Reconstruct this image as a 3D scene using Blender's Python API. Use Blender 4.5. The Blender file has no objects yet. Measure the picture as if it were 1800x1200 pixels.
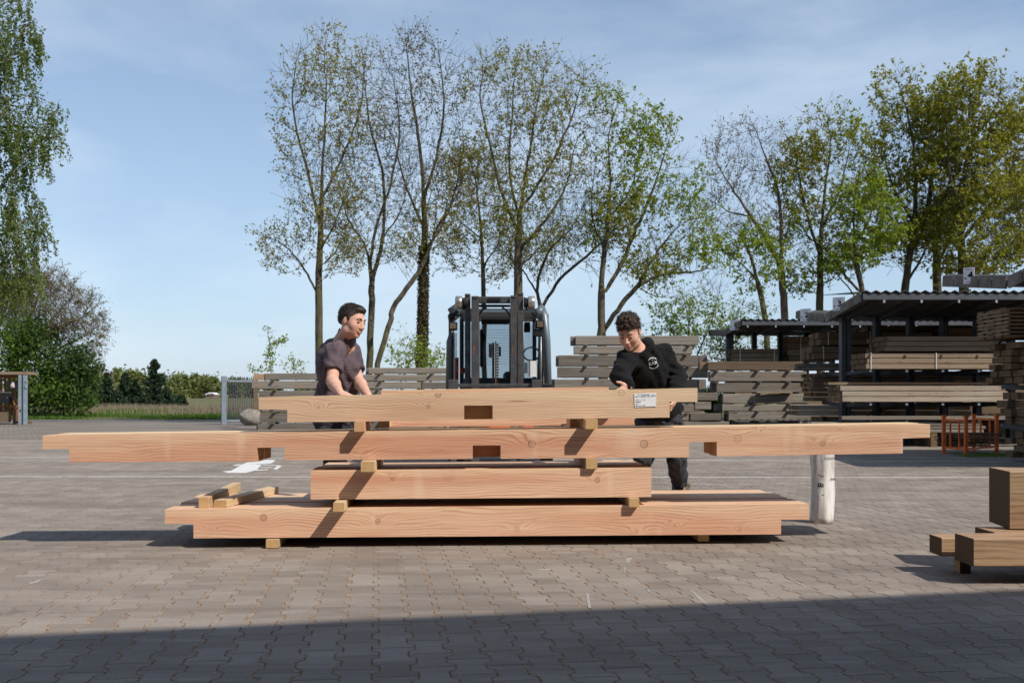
import bpy, bmesh, math, random
import numpy as np
from mathutils import Vector, Matrix
from mathutils.bvhtree import BVHTree

random.seed(7)
RNG = np.random.default_rng(7)
S = bpy.context.scene
COL = S.collection
PI = math.pi

# ------------------------------------------------------------------ camera
F = 1750.0            # focal length in photo pixels (35 mm on a 36 mm wide frame)
HY = 695.0            # horizon row in the 1800 x 1200 photo
CH = 0.98             # eye height
cam_d = bpy.data.cameras.new('camera')
cam_d.lens = 35.0
cam_d.sensor_width = 36.0
cam_d.shift_y = (HY - 600.0) / 1800.0
cam_d.clip_start = 0.05
cam_d.clip_end = 3000
cam_d.dof.use_dof = True
cam_d.dof.focus_distance = 6.9
cam_d.dof.aperture_fstop = 5.6
cam = bpy.data.objects.new('camera', cam_d)
cam.location = (0, 0, CH)
cam.rotation_euler = (PI / 2, 0, 0)
COL.objects.link(cam)
S.camera = cam

# ------------------------------------------------------------------ light
SUN = Vector((0.75, -0.65, 1.0)).normalized()
el = math.asin(SUN.z)
az = math.atan2(SUN.x, SUN.y)
world = bpy.data.worlds.new('World')
S.world = world
world.use_nodes = True
wn = world.node_tree
for n in list(wn.nodes):
    wn.nodes.remove(n)
w_out = wn.nodes.new('ShaderNodeOutputWorld')
w_bg = wn.nodes.new('ShaderNodeBackground')
w_bg.inputs['Strength'].default_value = 0.122
sky = wn.nodes.new('ShaderNodeTexSky')
sky.sky_type = 'NISHITA'
sky.sun_disc = False
sky.sun_elevation = el
sky.sun_rotation = az
sky.altitude = 20
sky.air_density = 1.0
sky.dust_density = 0.6
sky.ozone_density = 1.3
# thin high cloud veils mixed over the sky
w_tc = wn.nodes.new('ShaderNodeTexCoord')
w_map = wn.nodes.new('ShaderNodeMapping')
w_map.inputs['Scale'].default_value = (1.6, 1.6, 5.5)
w_map.inputs['Rotation'].default_value = (0.0, 0.35, 0.4)
w_n1 = wn.nodes.new('ShaderNodeTexNoise')
w_n1.inputs['Scale'].default_value = 1.3
w_n1.inputs['Detail'].default_value = 7
w_n1.inputs['Roughness'].default_value = 0.55
w_n1.inputs['Distortion'].default_value = 0.25
w_r = wn.nodes.new('ShaderNodeValToRGB')
w_r.color_ramp.elements[0].position = 0.44
w_r.color_ramp.elements[0].color = (0.0, 0.0, 0.0, 1)
w_r.color_ramp.elements[1].position = 0.80
w_r.color_ramp.elements[1].color = (0.5, 0.5, 0.5, 1)
w_mix = wn.nodes.new('ShaderNodeMix')
w_mix.data_type = 'RGBA'
w_mix.inputs[7].default_value = (7.2, 7.9, 8.6, 1)
wn.links.new(w_tc.outputs['Generated'], w_map.inputs['Vector'])
wn.links.new(w_map.outputs['Vector'], w_n1.inputs['Vector'])
wn.links.new(w_n1.outputs['Fac'], w_r.inputs['Fac'])
wn.links.new(w_r.outputs['Color'], w_mix.inputs['Factor'])
# high haze, thicker towards the horizon
w_sep = wn.nodes.new('ShaderNodeSeparateXYZ'); wn.links.new(w_tc.outputs['Generated'], w_sep.inputs[0])
w_hr = wn.nodes.new('ShaderNodeValToRGB'); he = w_hr.color_ramp.elements
he.new(0.35)
for k_, (p_, v_) in enumerate(((0.0, 0.68), (0.35, 0.25), (0.9, 0.04))):
    he[k_].position = p_; he[k_].color = (v_, v_, v_, 1)
wn.links.new(w_sep.outputs[2], w_hr.inputs['Fac'])
w_mix0 = wn.nodes.new('ShaderNodeMix'); w_mix0.data_type = 'RGBA'; w_mix0.inputs[7].default_value = (3.9, 5.2, 7.0, 1)
wn.links.new(w_hr.outputs['Color'], w_mix0.inputs['Factor'])
wn.links.new(sky.outputs['Color'], w_mix0.inputs[6])
wn.links.new(w_mix0.outputs[2], w_mix.inputs[6])
wn.links.new(w_mix.outputs[2], w_bg.inputs['Color'])
wn.links.new(w_bg.outputs['Background'], w_out.inputs['Surface'])

sun_d = bpy.data.lights.new('sun', 'SUN')
sun_d.energy = 4.7
sun_d.angle = math.radians(0.5)
sun_d.color = (1.0, 0.93, 0.84)
sun = bpy.data.objects.new('sun', sun_d)
sun.rotation_euler = SUN.to_track_quat('Z', 'Y').to_euler()
sun.location = (0, 0, 30)
COL.objects.link(sun)

S.view_settings.view_transform = 'Standard'
S.view_settings.look = 'None'
S.view_settings.exposure = 0.1
S.view_settings.gamma = 1.0
S.view_settings.use_curve_mapping = False
S.render.resolution_x = 1024
S.render.resolution_y = 682

# ------------------------------------------------------------------ helpers
def W(px, py, D):
    """point at distance D seen at photo pixel (px, py)"""
    return Vector(((px - 900.0) / F * D, D, CH + (HY - py) / F * D))

def X(px, D): return (px - 900.0) / F * D
def Z(py, D): return CH + (HY - py) / F * D

def tag(o, label=None, cat=None, group=None, kind=None):
    if label: o['label'] = label
    if cat: o['category'] = cat
    if group: o['group'] = group
    if kind: o['kind'] = kind
    return o

def wloc(o):
    v = Vector((0, 0, 0))
    while o is not None:
        v = v + Vector(o.location)
        o = o.parent
    return v

def empty(name, loc, label=None, cat=None, group=None):
    o = bpy.data.objects.new(name, None)
    o.empty_display_size = 0.2
    o.location = loc
    COL.objects.link(o)
    return tag(o, label, cat, group)

def link_mesh(name, me, parent=None, loc=None, rotz=0.0):
    o = bpy.data.objects.new(name, me)
    if parent is not None:
        o.parent = parent
    if loc is not None:
        l = Vector(loc)
        if parent is not None: l = l - wloc(parent)
        o.location = l
    o.rotation_euler = (0, 0, rotz)
    COL.objects.link(o)
    return o

def smooth(me, on=True):
    me.polygons.foreach_set('use_smooth', [on] * len(me.polygons))

class MB:
    def __init__(self):
        self.v = []; self.f = []; self.m = []
    def add(self, vs, fs, mi=0):
        b = len(self.v)
        self.v.extend([tuple(p) for p in vs])
        self.f.extend([tuple(b + i for i in f) for f in fs])
        self.m.extend([mi] * len(fs))
    def box(self, lo, hi, mi=0, M=None):
        (x0, y0, z0), (x1, y1, z1) = lo, hi
        vs = [Vector(p) for p in [(x0,y0,z0),(x1,y0,z0),(x1,y1,z0),(x0,y1,z0),(x0,y0,z1),(x1,y0,z1),(x1,y1,z1),(x0,y1,z1)]]
        if M is not None: vs = [M @ p for p in vs]
        self.add(vs, [(3,2,1,0),(4,5,6,7),(0,1,5,4),(1,2,6,5),(2,3,7,6),(3,0,4,7)], mi)
    def bar(self, a, b, w, h, mi=0, up=(0,0,1)):
        a = Vector(a); b = Vector(b); d = (b - a).normalized()
        u = Vector(up)
        s = d.cross(u)
        if s.length < 1e-4: s = d.cross(Vector((1,0,0)))
        s.normalize(); u = s.cross(d)
        s = s * w / 2; u = u * h / 2
        vs = [a-s-u, a+s-u, a+s+u, a-s+u, b-s-u, b+s-u, b+s+u, b-s+u]
        self.add(vs, [(0,1,2,3),(7,6,5,4),(0,4,5,1),(1,5,6,2),(2,6,7,3),(3,7,4,0)], mi)
    def tube(self, pts, r, n=8, mi=0, cap=True):
        pts = [Vector(p) for p in pts]
        rs = r if isinstance(r, (list, tuple)) else [r] * len(pts)
        vs = []
        for i, p in enumerate(pts):
            d = (pts[min(i+1, len(pts)-1)] - pts[max(i-1, 0)]).normalized()
            a = d.cross(Vector((0.13, 0.31, 0.94)))
            if a.length < 1e-3: a = d.cross(Vector((1, 0, 0)))
            a.normalize(); b = d.cross(a)
            for k in range(n):
                t = 2 * PI * k / n
                vs.append(p + (a * math.cos(t) + b * math.sin(t)) * rs[i])
        fs = []
        for i in range(len(pts) - 1):
            for k in range(n):
                fs.append((i*n+k, i*n+(k+1) % n, (i+1)*n+(k+1) % n, (i+1)*n+k))
        if cap:
            fs.append(tuple(range(n-1, -1, -1)))
            fs.append(tuple((len(pts)-1)*n + k for k in range(n)))
        self.add(vs, fs, mi)
    def prism(self, poly, y0, y1, mi=0, mi_side=None):
        """polygon in (x, z) extruded along y"""
        n = len(poly)
        vs = [(p[0], y0, p[1]) for p in poly] + [(p[0], y1, p[1]) for p in poly]
        self.add(vs, [tuple(range(n)), tuple(range(2*n-1, n-1, -1))], mi)
        for k in range(n):
            k2 = (k + 1) % n
            dx = abs(poly[k][0] - poly[k2][0]); dz = abs(poly[k][1] - poly[k2][1])
            m = mi if (mi_side is None or dx > dz) else mi_side
            b = len(self.v)
            self.v.extend([vs[k], vs[k2], vs[n+k2], vs[n+k]])
            self.f.append((b+3, b+2, b+1, b)); self.m.append(m)
    def build(self, name, mats, parent=None, sm=False, base=None, fix=True, loc=None, rotz=0.0, local=False):
        """local=True: vertices are already in the object's own frame, placed at loc"""
        me = bpy.data.meshes.new(name)
        v = np.array(self.v, dtype=float)
        if not local:
            if parent is not None:
                o0 = wloc(parent) if base is None else Vector(base)
            elif base is not None:
                o0 = Vector(base)
            else:
                o0 = Vector(((v[:,0].min()+v[:,0].max())/2, (v[:,1].min()+v[:,1].max())/2, v[:,2].min()))
            v = v - np.array(o0)
            loc = o0
        me.from_pydata([tuple(p) for p in v], [], self.f)
        if not isinstance(mats, (list, tuple)): mats = [mats]
        for m in mats: me.materials.append(m)
        me.polygons.foreach_set('material_index', self.m)
        if fix:
            bm = bmesh.new(); bm.from_mesh(me)
            bmesh.ops.recalc_face_normals(bm, faces=bm.faces)
            bm.to_mesh(me); bm.free()
        if sm: smooth(me)
        me.update()
        return link_mesh(name, me, parent, loc, rotz)

def np_mesh(name, V, Fc, mats, parent=None, base=(0,0,0), sm=False, mi=None):
    """fast mesh from numpy arrays; Fc (n,3) or (n,4)"""
    me = bpy.data.meshes.new(name)
    V = np.asarray(V, dtype=np.float32) - np.array(base, dtype=np.float32)
    Fc = np.asarray(Fc, dtype=np.int32)
    n, k = Fc.shape
    me.vertices.add(len(V)); me.vertices.foreach_set('co', V.ravel())
    me.loops.add(n * k); me.loops.foreach_set('vertex_index', Fc.ravel())
    me.polygons.add(n)
    me.polygons.foreach_set('loop_start', np.arange(0, n*k, k, dtype=np.int32))
    me.polygons.foreach_set('loop_total', np.full(n, k, dtype=np.int32))
    if not isinstance(mats, (list, tuple)): mats = [mats]
    for m in mats: me.materials.append(m)
    if mi is not None: me.polygons.foreach_set('material_index', np.asarray(mi, dtype=np.int32))
    me.polygons.foreach_set('use_smooth', np.full(n, sm, dtype=bool))
    me.update(calc_edges=True)
    o = bpy.data.objects.new(name, me)
    o.location = Vector(base)
    if parent is not None:
        o.parent = parent
        o.location = Vector(base) - wloc(parent)
    COL.objects.link(o)
    return o

# ------------------------------------------------------------------ materials
class NT:
    def __init__(self, name, rough=0.7, spec=0.3):
        self.m = bpy.data.materials.new(name)
        self.m.use_nodes = True
        self.t = self.m.node_tree
        self.b = self.t.nodes['Principled BSDF']
        self.b.inputs['Roughness'].default_value = rough
        self.b.inputs['Specular IOR Level'].default_value = spec
    def n(self, t): return self.t.nodes.new(t)
    def l(self, a, b): self.t.links.new(a, b)
    def val(self, sock, v):
        if hasattr(v, 'links'): self.l(v, sock)
        else: sock.default_value = v
    def math(self, op, a, b=0.0, c=None, clamp=False):
        n = self.n('ShaderNodeMath'); n.operation = op; n.use_clamp = clamp
        self.val(n.inputs[0], a); self.val(n.inputs[1], b)
        if c is not None: self.val(n.inputs[2], c)
        return n.outputs[0]
    def vmath(self, op, a, b):
        n = self.n('ShaderNodeVectorMath'); n.operation = op
        self.val(n.inputs[0], a); self.val(n.inputs[1], b)
        return n.outputs[0]
    def obj(self): return self.n('ShaderNodeTexCoord').outputs['Object']
    def pos(self): return self.n('ShaderNodeNewGeometry').outputs['Position']
    def rand(self): return self.n('ShaderNodeObjectInfo').outputs['Random']
    def island(self): return self.n('ShaderNodeNewGeometry').outputs['Random Per Island']
    def noise(self, vec, scale, detail=4, rough=0.55, dist=0.0):
        n = self.n('ShaderNodeTexNoise')
        self.l(vec, n.inputs['Vector'])
        n.inputs['Scale'].default_value = scale
        n.inputs['Detail'].default_value = detail
        n.inputs['Roughness'].default_value = rough
        n.inputs['Distortion'].default_value = dist
        return n.outputs['Fac']
    def ramp(self, f, stops, interp='LINEAR'):
        n = self.n('ShaderNodeValToRGB'); self.l(f, n.inputs['Fac'])
        e = n.color_ramp.elements
        n.color_ramp.interpolation = interp
        while len(e) < len(stops): e.new(0.5)
        for k, (p, c) in enumerate(stops):
            e[k].position = p
            e[k].color = (c[0], c[1], c[2], 1) if isinstance(c, (tuple, list)) else (c, c, c, 1)
        return n.outputs['Color']
    def mix(self, fac, a, b, mode='MIX'):
        n = self.n('ShaderNodeMix'); n.data_type = 'RGBA'; n.blend_type = mode
        self.val(n.inputs['Factor'], fac)
        for s, v in ((n.inputs[6], a), (n.inputs[7], b)):
            if hasattr(v, 'links'): self.l(v, s)
            else: s.default_value = (v[0], v[1], v[2], 1)
        return n.outputs[2]
    def col(self, c):
        if hasattr(c, 'links'): self.l(c, self.b.inputs['Base Color'])
        else: self.b.inputs['Base Color'].default_value = (c[0], c[1], c[2], 1)
    def bump(self, h, strength=0.3, dist=0.01):
        n = self.n('ShaderNodeBump')
        n.inputs['Strength'].default_value = strength
        n.inputs['Distance'].default_value = dist
        self.l(h, n.inputs['Height'])
        self.l(n.outputs['Normal'], self.b.inputs['Normal'])
    def scaled(self, vec, s):
        return self.vmath('MULTIPLY', vec, s)
    def sep(self, v):
        n = self.n('ShaderNodeSeparateXYZ'); self.l(v, n.inputs[0]); return n.outputs
    def comb(self, x, y, z):
        n = self.n('ShaderNodeCombineXYZ')
        self.val(n.inputs[0], x); self.val(n.inputs[1], y); self.val(n.inputs[2], z)
        return n.outputs[0]

def objshift(m):
    """object coordinates shifted by a per-object random amount"""
    r = m.rand()
    off = m.comb(m.math('MULTIPLY', r, 37.0), m.math('MULTIPLY', r, 11.3), m.math('MULTIPLY', r, 23.7))
    return m.vmath('ADD', m.obj(), off)

def fresh_wood(name, warm=(0.60, 0.305, 0.19), pale=(0.72, 0.48, 0.32), line=(0.34, 0.12, 0.062), freq=58.0, knots=True):
    m = NT(name, 0.62, 0.25)
    P = objshift(m)
    x, y, z = m.sep(P)
    ox, oy, oz = m.sep(m.obj())
    q = m.noise(m.scaled(P, (0.75, 2.2, 2.6)), 1.0, 3, 0.5)
    g = m.math('ADD', m.math('MULTIPLY', z, freq), m.math('MULTIPLY', y, freq * 0.35))
    g = m.math('ADD', g, m.math('MULTIPLY', q, freq * 0.20))
    g = m.math('ADD', g, m.math('MULTIPLY', m.noise(m.scaled(P, (6.0, 20.0, 20.0)), 1.0, 2), 0.9))
    core = None
    if knots:
        for k in range(7):
            at = m.n('ShaderNodeAttribute'); at.attribute_type = 'OBJECT'; at.attribute_name = 'k%d' % k
            kx, kz, kr = m.sep(at.outputs['Vector'])
            has = m.math('GREATER_THAN', kr, 0.001)
            dx = m.math('SUBTRACT', ox, kx); dz = m.math('SUBTRACT', oz, kz)
            rr = m.math('ABSOLUTE', kr)
            dx2 = m.math('MULTIPLY', dx, dx); dz2 = m.math('MULTIPLY', dz, dz)
            d = m.math('SQRT', m.math('ADD', dx2, dz2))
            dn = m.math('DIVIDE', d, m.math('ADD', rr, 0.0001))
            # swirl reaches further along the grain
            e = m.math('DIVIDE', m.math('ADD', m.math('MULTIPLY', dx2, 0.22), dz2), m.math('MULTIPLY', m.math('ADD', rr, 0.0001), m.math('MULTIPLY', m.math('ADD', rr, 0.0001), 4.5)))
            sw = m.math('MULTIPLY', m.math('EXPONENT', m.math('MULTIPLY', e, -1.0)), has)
            g = m.math('ADD', g, m.math('MULTIPLY', sw, 2.6))
            ring = m.ramp(dn, [(0.0, 0.55), (0.35, 0.30), (0.72, 0.45), (0.86, 1.0), (1.0, 0.0)])
            c1 = m.math('MULTIPLY', m.math('MULTIPLY', ring, has), (0.95, 0.9, 0.4, 0.75, 0.3, 0.55, 0.35)[k])
            core = c1 if core is None else m.math('MAXIMUM', core, c1)
    fr = m.math('FRACT', g)
    ln = m.ramp(fr, [(0.0, 0.0), (0.50, 0.08), (0.84, 1.0), (0.90, 0.75), (1.0, 0.0)])
    var = m.noise(m.scaled(P, (1.6, 7.0, 9.0)), 1.0, 4)
    lnamt = m.math('MULTIPLY', m.sep(ln)[0], m.ramp(var, [(0.30, 0.10), (0.62, 1.0)]))
    big = m.noise(m.scaled(P, (0.55, 4.0, 5.5)), 1.0, 3)
    warm2 = m.mix(m.math('MULTIPLY', m.rand(), 0.8), warm, tuple(a*0.5 + b*0.5 for a, b in zip(warm, pale)))
    base = m.mix(m.ramp(big, [(0.34, 0.0), (0.58, 1.0)]), warm2, pale)
    sap = m.math('ADD', oz, m.math('MULTIPLY', m.noise(m.scaled(P, (0.8, 2.0, 3.0)), 1.0, 3), 0.11))
    if knots: base = m.mix(m.ramp(sap, [(0.195, 0.0), (0.225, 0.75)]), base, tuple(min(1.0, v*f) for v, f in zip(pale, (1.06, 1.14, 1.12))))
    fib = m.noise(m.scaled(P, (4.0, 150.0, 150.0)), 1.0, 3, 0.6)
    base = m.mix(m.ramp(fib, [(0.30, 0.42), (0.60, 0.0)]), base, m.mix(0.6, base, line))
    band = m.noise(m.scaled(P, (0.7, 22.0, 26.0)), 1.0, 3, 0.6)
    base = m.mix(m.ramp(band, [(0.50, 0.0), (0.72, 0.45)]), base, m.mix(0.6, base, line))
    c = m.mix(m.math('MULTIPLY', lnamt, 0.64), base, line)
    if core is not None: c = m.mix(m.math('MULTIPLY', core, 0.85), c, (0.15, 0.06, 0.028))
    # fine drying cracks along the grain, handling dirt, paler planed bands
    crk = m.noise(m.scaled(P, (1.1, 30.0, 46.0)), 1.0, 2, 0.4)
    c = m.mix(m.ramp(crk, [(0.205, 0.8), (0.235, 0.0)]), c, (0.16, 0.07, 0.035))
    dirt = m.noise(m.scaled(P, (3.0, 6.0, 9.0)), 1.0, 5, 0.7)
    c = m.mix(m.ramp(dirt, [(0.60, 0.0), (0.78, 0.45)]), c, (0.27, 0.17, 0.11))
    plb = m.noise(m.scaled(P, (4.5, 0.6, 1.2)), 1.0, 2, 0.5)
    c = m.mix(m.ramp(plb, [(0.66, 0.0), (0.72, 0.28)]), c, (0.78, 0.60, 0.46))
    tone = m.math('MULTIPLY_ADD', m.rand(), 0.18, 0.92)
    c = m.mix(1.0, c, m.comb(tone, tone, tone), 'MULTIPLY')
    m.col(c)
    h = m.math('ADD', m.math('MULTIPLY', fib, 0.6), m.math('MULTIPLY', lnamt, -0.4))
    m.bump(h, 0.30, 0.002)
    return m.m

def end_grain(name, c0, c1):
    m = NT(name, 0.75, 0.2)
    P = m.obj()
    x, y, z = m.sep(P)
    yy = m.math('ADD', y, m.math('MULTIPLY', m.rand(), 0.12)); zz = m.math('ADD', z, 0.05)
    r = m.math('SQRT', m.math('ADD', m.math('MULTIPLY', yy, yy), m.math('MULTIPLY', zz, zz)))
    g = m.math('FRACT', m.math('ADD', m.math('MULTIPLY', r, 95.0), m.math('MULTIPLY', m.noise(P, 6.0), 2.0)))
    c = m.mix(m.ramp(g, [(0.0, 0.0), (0.6, 0.15), (0.9, 1.0), (1.0, 0.0)]), c0, c1)
    c = m.mix(m.ramp(m.noise(P, 30.0, 5, 0.7), [(0.45, 0.0), (0.75, 0.5)]), c, c1)
    m.col(c)
    m.bump(m.noise(P, 180.0, 3), 0.3, 0.002)
    return m.m

def old_wood(name, a=(0.125, 0.11, 0.092), b=(0.25, 0.225, 0.19), dark=(0.05, 0.04, 0.034), tint=(0.22, 0.15, 0.10), tf=0.35, spread=0.5):
    m = NT(name, 0.85, 0.15)
    P = objshift(m)
    st = m.noise(m.scaled(P, (0.9, 26.0, 26.0)), 1.0, 5, 0.65)
    c = m.mix(m.ramp(st, [(0.30, 0.0), (0.68, 1.0)]), a, b)
    bl = m.noise(m.scaled(P, (1.5, 3.0, 3.0)), 1.0, 4, 0.6)
    c = m.mix(m.math('MULTIPLY', m.ramp(bl, [(0.42, 0.0), (0.68, 1.0)]), tf), c, tint)
    cr = m.noise(m.scaled(P, (1.3, 60.0, 60.0)), 1.0, 3, 0.5)
    c = m.mix(m.ramp(cr, [(0.22, 0.9), (0.36, 0.0)]), c, dark)
    sp = m.noise(m.scaled(P, (5.0, 12.0, 12.0)), 1.0, 5, 0.7)
    c = m.mix(m.ramp(sp, [(0.58, 0.0), (0.74, 0.6)]), c, dark)
    tone = m.math('MULTIPLY_ADD', m.rand(), spread, 1.0 - spread * 0.55)
    c = m.mix(1.0, c, m.comb(tone, tone, tone), 'MULTIPLY')
    m.col(c)
    m.bump(m.math('ADD', st, m.math('MULTIPLY', cr, 0.8)), 0.5, 0.006)
    return m.m

def plain(name, c, rough=0.6, spec=0.3, metal=0.0, var=0.15, scale=12.0, bump=0.0, dirt=None):
    m = NT(name, rough, spec)
    m.b.inputs['Metallic'].default_value = metal
    P = m.obj()
    nz = m.noise(P, scale, 5, 0.6)
    lo = tuple(v * (1 - var) for v in c); hi = tuple(min(1, v * (1 + var)) for v in c)
    cc = m.mix(m.ramp(nz, [(0.3, 0.0), (0.7, 1.0)]), lo, hi)
    if dirt:
        d = m.noise(P, scale * 0.6, 6, 0.72)
        cc = m.mix(m.ramp(d, [(0.54, 0.0), (0.70, 1.0)]), cc, dirt)
    m.col(cc)
    if bump: m.bump(m.noise(P, scale * 4, 4), bump, 0.005)
    return m.m

def leaf_mat(name, c1, c2, trans=0.45, dry=None):
    m = NT(name, 0.55, 0.25)
    r = m.island()
    c = m.mix(r, c1, c2)
    if dry: c = m.mix(m.ramp(m.noise(m.pos(), 0.6, 3), [(0.45, 0.0), (0.6, 1.0)]), c, dry)
    m.col(c)
    tr = m.n('ShaderNodeBsdfTranslucent')
    bright = m.mix(1.0, c, (1.25, 1.35, 0.7), 'MULTIPLY')
    m.l(bright, tr.inputs['Color'])
    mx = m.n('ShaderNodeMixShader'); mx.inputs[0].default_value = trans
    m.l(m.b.outputs[0], mx.inputs[1]); m.l(tr.outputs[0], mx.inputs[2])
    m.l(mx.outputs[0], m.t.nodes['Material Output'].inputs['Surface'])
    return m.m

M = {}
M['fresh'] = fresh_wood('fresh_douglas_wood')
M['freshyellow'] = fresh_wood('fresh_yellow_wood', warm=(0.63, 0.42, 0.23), pale=(0.74, 0.56, 0.34), line=(0.42, 0.22, 0.10), freq=40)
M['freshdull'] = fresh_wood('fresh_dull_wood', warm=(0.57, 0.36, 0.235), pale=(0.67, 0.485, 0.33), line=(0.33, 0.16, 0.085), freq=62)
M['freshend'] = end_grain('fresh_end_grain', (0.58, 0.36, 0.20), (0.33, 0.17, 0.08))
M['batten'] = fresh_wood('batten_wood', warm=(0.52, 0.36, 0.20), pale=(0.66, 0.51, 0.32), line=(0.36, 0.22, 0.11), freq=60)
M['battenend'] = end_grain('batten_end_grain', (0.55, 0.37, 0.18), (0.36, 0.19, 0.08))
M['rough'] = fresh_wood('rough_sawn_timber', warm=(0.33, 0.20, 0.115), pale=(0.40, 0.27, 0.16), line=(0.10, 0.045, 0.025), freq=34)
M['roughend'] = end_grain('rough_timber_shaded_end', (0.10, 0.065, 0.036), (0.05, 0.03, 0.018))  # end colour darkened to carry the shade on the unlit left faces
M['old'] = old_wood('weathered_grey_wood')
M['oldend'] = plain('weathered_wood_end', (0.10, 0.085, 0.07), 0.9, 0.1, var=0.4, scale=30, bump=0.3)
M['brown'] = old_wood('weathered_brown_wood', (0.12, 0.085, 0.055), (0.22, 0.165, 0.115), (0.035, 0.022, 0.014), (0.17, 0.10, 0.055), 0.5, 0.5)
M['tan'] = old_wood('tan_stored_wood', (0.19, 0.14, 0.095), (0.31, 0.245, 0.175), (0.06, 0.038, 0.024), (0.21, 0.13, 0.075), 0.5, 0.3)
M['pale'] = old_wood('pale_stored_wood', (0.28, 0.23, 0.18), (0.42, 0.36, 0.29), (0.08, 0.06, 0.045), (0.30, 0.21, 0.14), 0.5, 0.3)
M['brownend'] = plain('brown_wood_end', (0.15, 0.10, 0.06), 0.9, 0.1, var=0.4, scale=30)
M['steel'] = plain('dark_rack_steel', (0.05, 0.055, 0.064), 0.55, 0.4, 0.3, 0.25, 5)
M['steelblue'] = plain('blue_grey_steel', (0.085, 0.09, 0.10), 0.5, 0.4, 0.3, 0.2, 5)
M['galv'] = plain('galvanised_steel', (0.36, 0.42, 0.47), 0.45, 0.5, 0.6, 0.2, 9)
M['roofsheet'] = plain('corrugated_roof_sheet', (0.10, 0.095, 0.09), 0.8, 0.2, 0.0, 0.3, 3)
M['fascia'] = plain('weathered_fascia', (0.15, 0.14, 0.125), 0.8, 0.2, 0.0, 0.35, 4, dirt=(0.10, 0.085, 0.06))
M['white'] = plain('white_sheet', (0.72, 0.73, 0.74), 0.5, 0.3, 0, 0.06)
M['ink'] = plain('black_print', (0.02, 0.02, 0.022), 0.7, 0.1, 0, 0.1)
M['blueink'] = plain('blue_grey_print', (0.08, 0.13, 0.26), 0.7, 0.1, 0, 0.1)
M['strap'] = plain('white_strap', (0.60, 0.58, 0.52), 0.5, 0.3, 0, 0.1)
M['orange'] = plain('orange_rack_paint', (0.80, 0.17, 0.035), 0.5, 0.35, 0, 0.2, 14, dirt=(0.28, 0.08, 0.035))
M['lining'] = plain('hall_wall_cladding', (0.12, 0.115, 0.11), 0.8, 0.2, 0, 0.2, 2)

def bark_mat(name, a, b, moss=None):
    m = NT(name, 0.9, 0.1)
    P = m.pos()
    n1 = m.noise(m.scaled(P, (9, 9, 2.2)), 1.0, 5, 0.65)
    c = m.mix(m.ramp(n1, [(0.35, 0.0), (0.65, 1.0)]), a, b)
    if moss:
        c = m.mix(m.ramp(m.noise(P, 0.9, 4, 0.6), [(0.48, 0.0), (0.66, 0.7)]), c, moss)
    m.col(c); m.bump(n1, 0.6, 0.03)
    return m.m
M['bark'] = bark_mat('tree_bark', (0.045, 0.038, 0.028), (0.13, 0.11, 0.075), (0.085, 0.085, 0.03))
M['barkbrown'] = bark_mat('brown_bark', (0.09, 0.068, 0.052), (0.20, 0.155, 0.115))
M['birchbark'] = bark_mat('birch_bark', (0.12, 0.11, 0.10), (0.52, 0.50, 0.46))
M['leaf_bud'] = leaf_mat('budding_leaves', (0.20, 0.18, 0.045), (0.31, 0.275, 0.07), 0.42)
M['leaf_olive'] = leaf_mat('olive_spring_leaves', (0.175, 0.17, 0.026), (0.30, 0.285, 0.045), 0.5)
M['leaf_lime'] = leaf_mat('bright_spring_leaves', (0.16, 0.215, 0.024), (0.28, 0.34, 0.042), 0.5)
M['leaf_green'] = leaf_mat('fresh_green_leaves', (0.060, 0.120, 0.019), (0.138, 0.216, 0.036), 0.45)
M['leaf_dark'] = leaf_mat('dark_green_leaves', (0.022, 0.050, 0.012), (0.055, 0.10, 0.022), 0.35)
M['leaf_birch'] = leaf_mat('birch_leaves', (0.074, 0.121, 0.024), (0.162, 0.209, 0.047), 0.42)
M['leaf_brown'] = leaf_mat('brownish_buds', (0.121, 0.094, 0.050), (0.176, 0.149, 0.066), 0.3)
M['needles'] = leaf_mat('conifer_needles', (0.010, 0.024, 0.012), (0.028, 0.052, 0.020), 0.15)
M['ivy'] = leaf_mat('ivy_leaves', (0.05, 0.045, 0.02), (0.12, 0.09, 0.04), 0.3)
M['fargreen'] = leaf_mat('distant_leaves', (0.13, 0.16, 0.05), (0.20, 0.21, 0.08), 0.4)
M['farbrown'] = leaf_mat('distant_bare_crown', (0.15, 0.125, 0.09), (0.20, 0.17, 0.11), 0.3)
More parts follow.
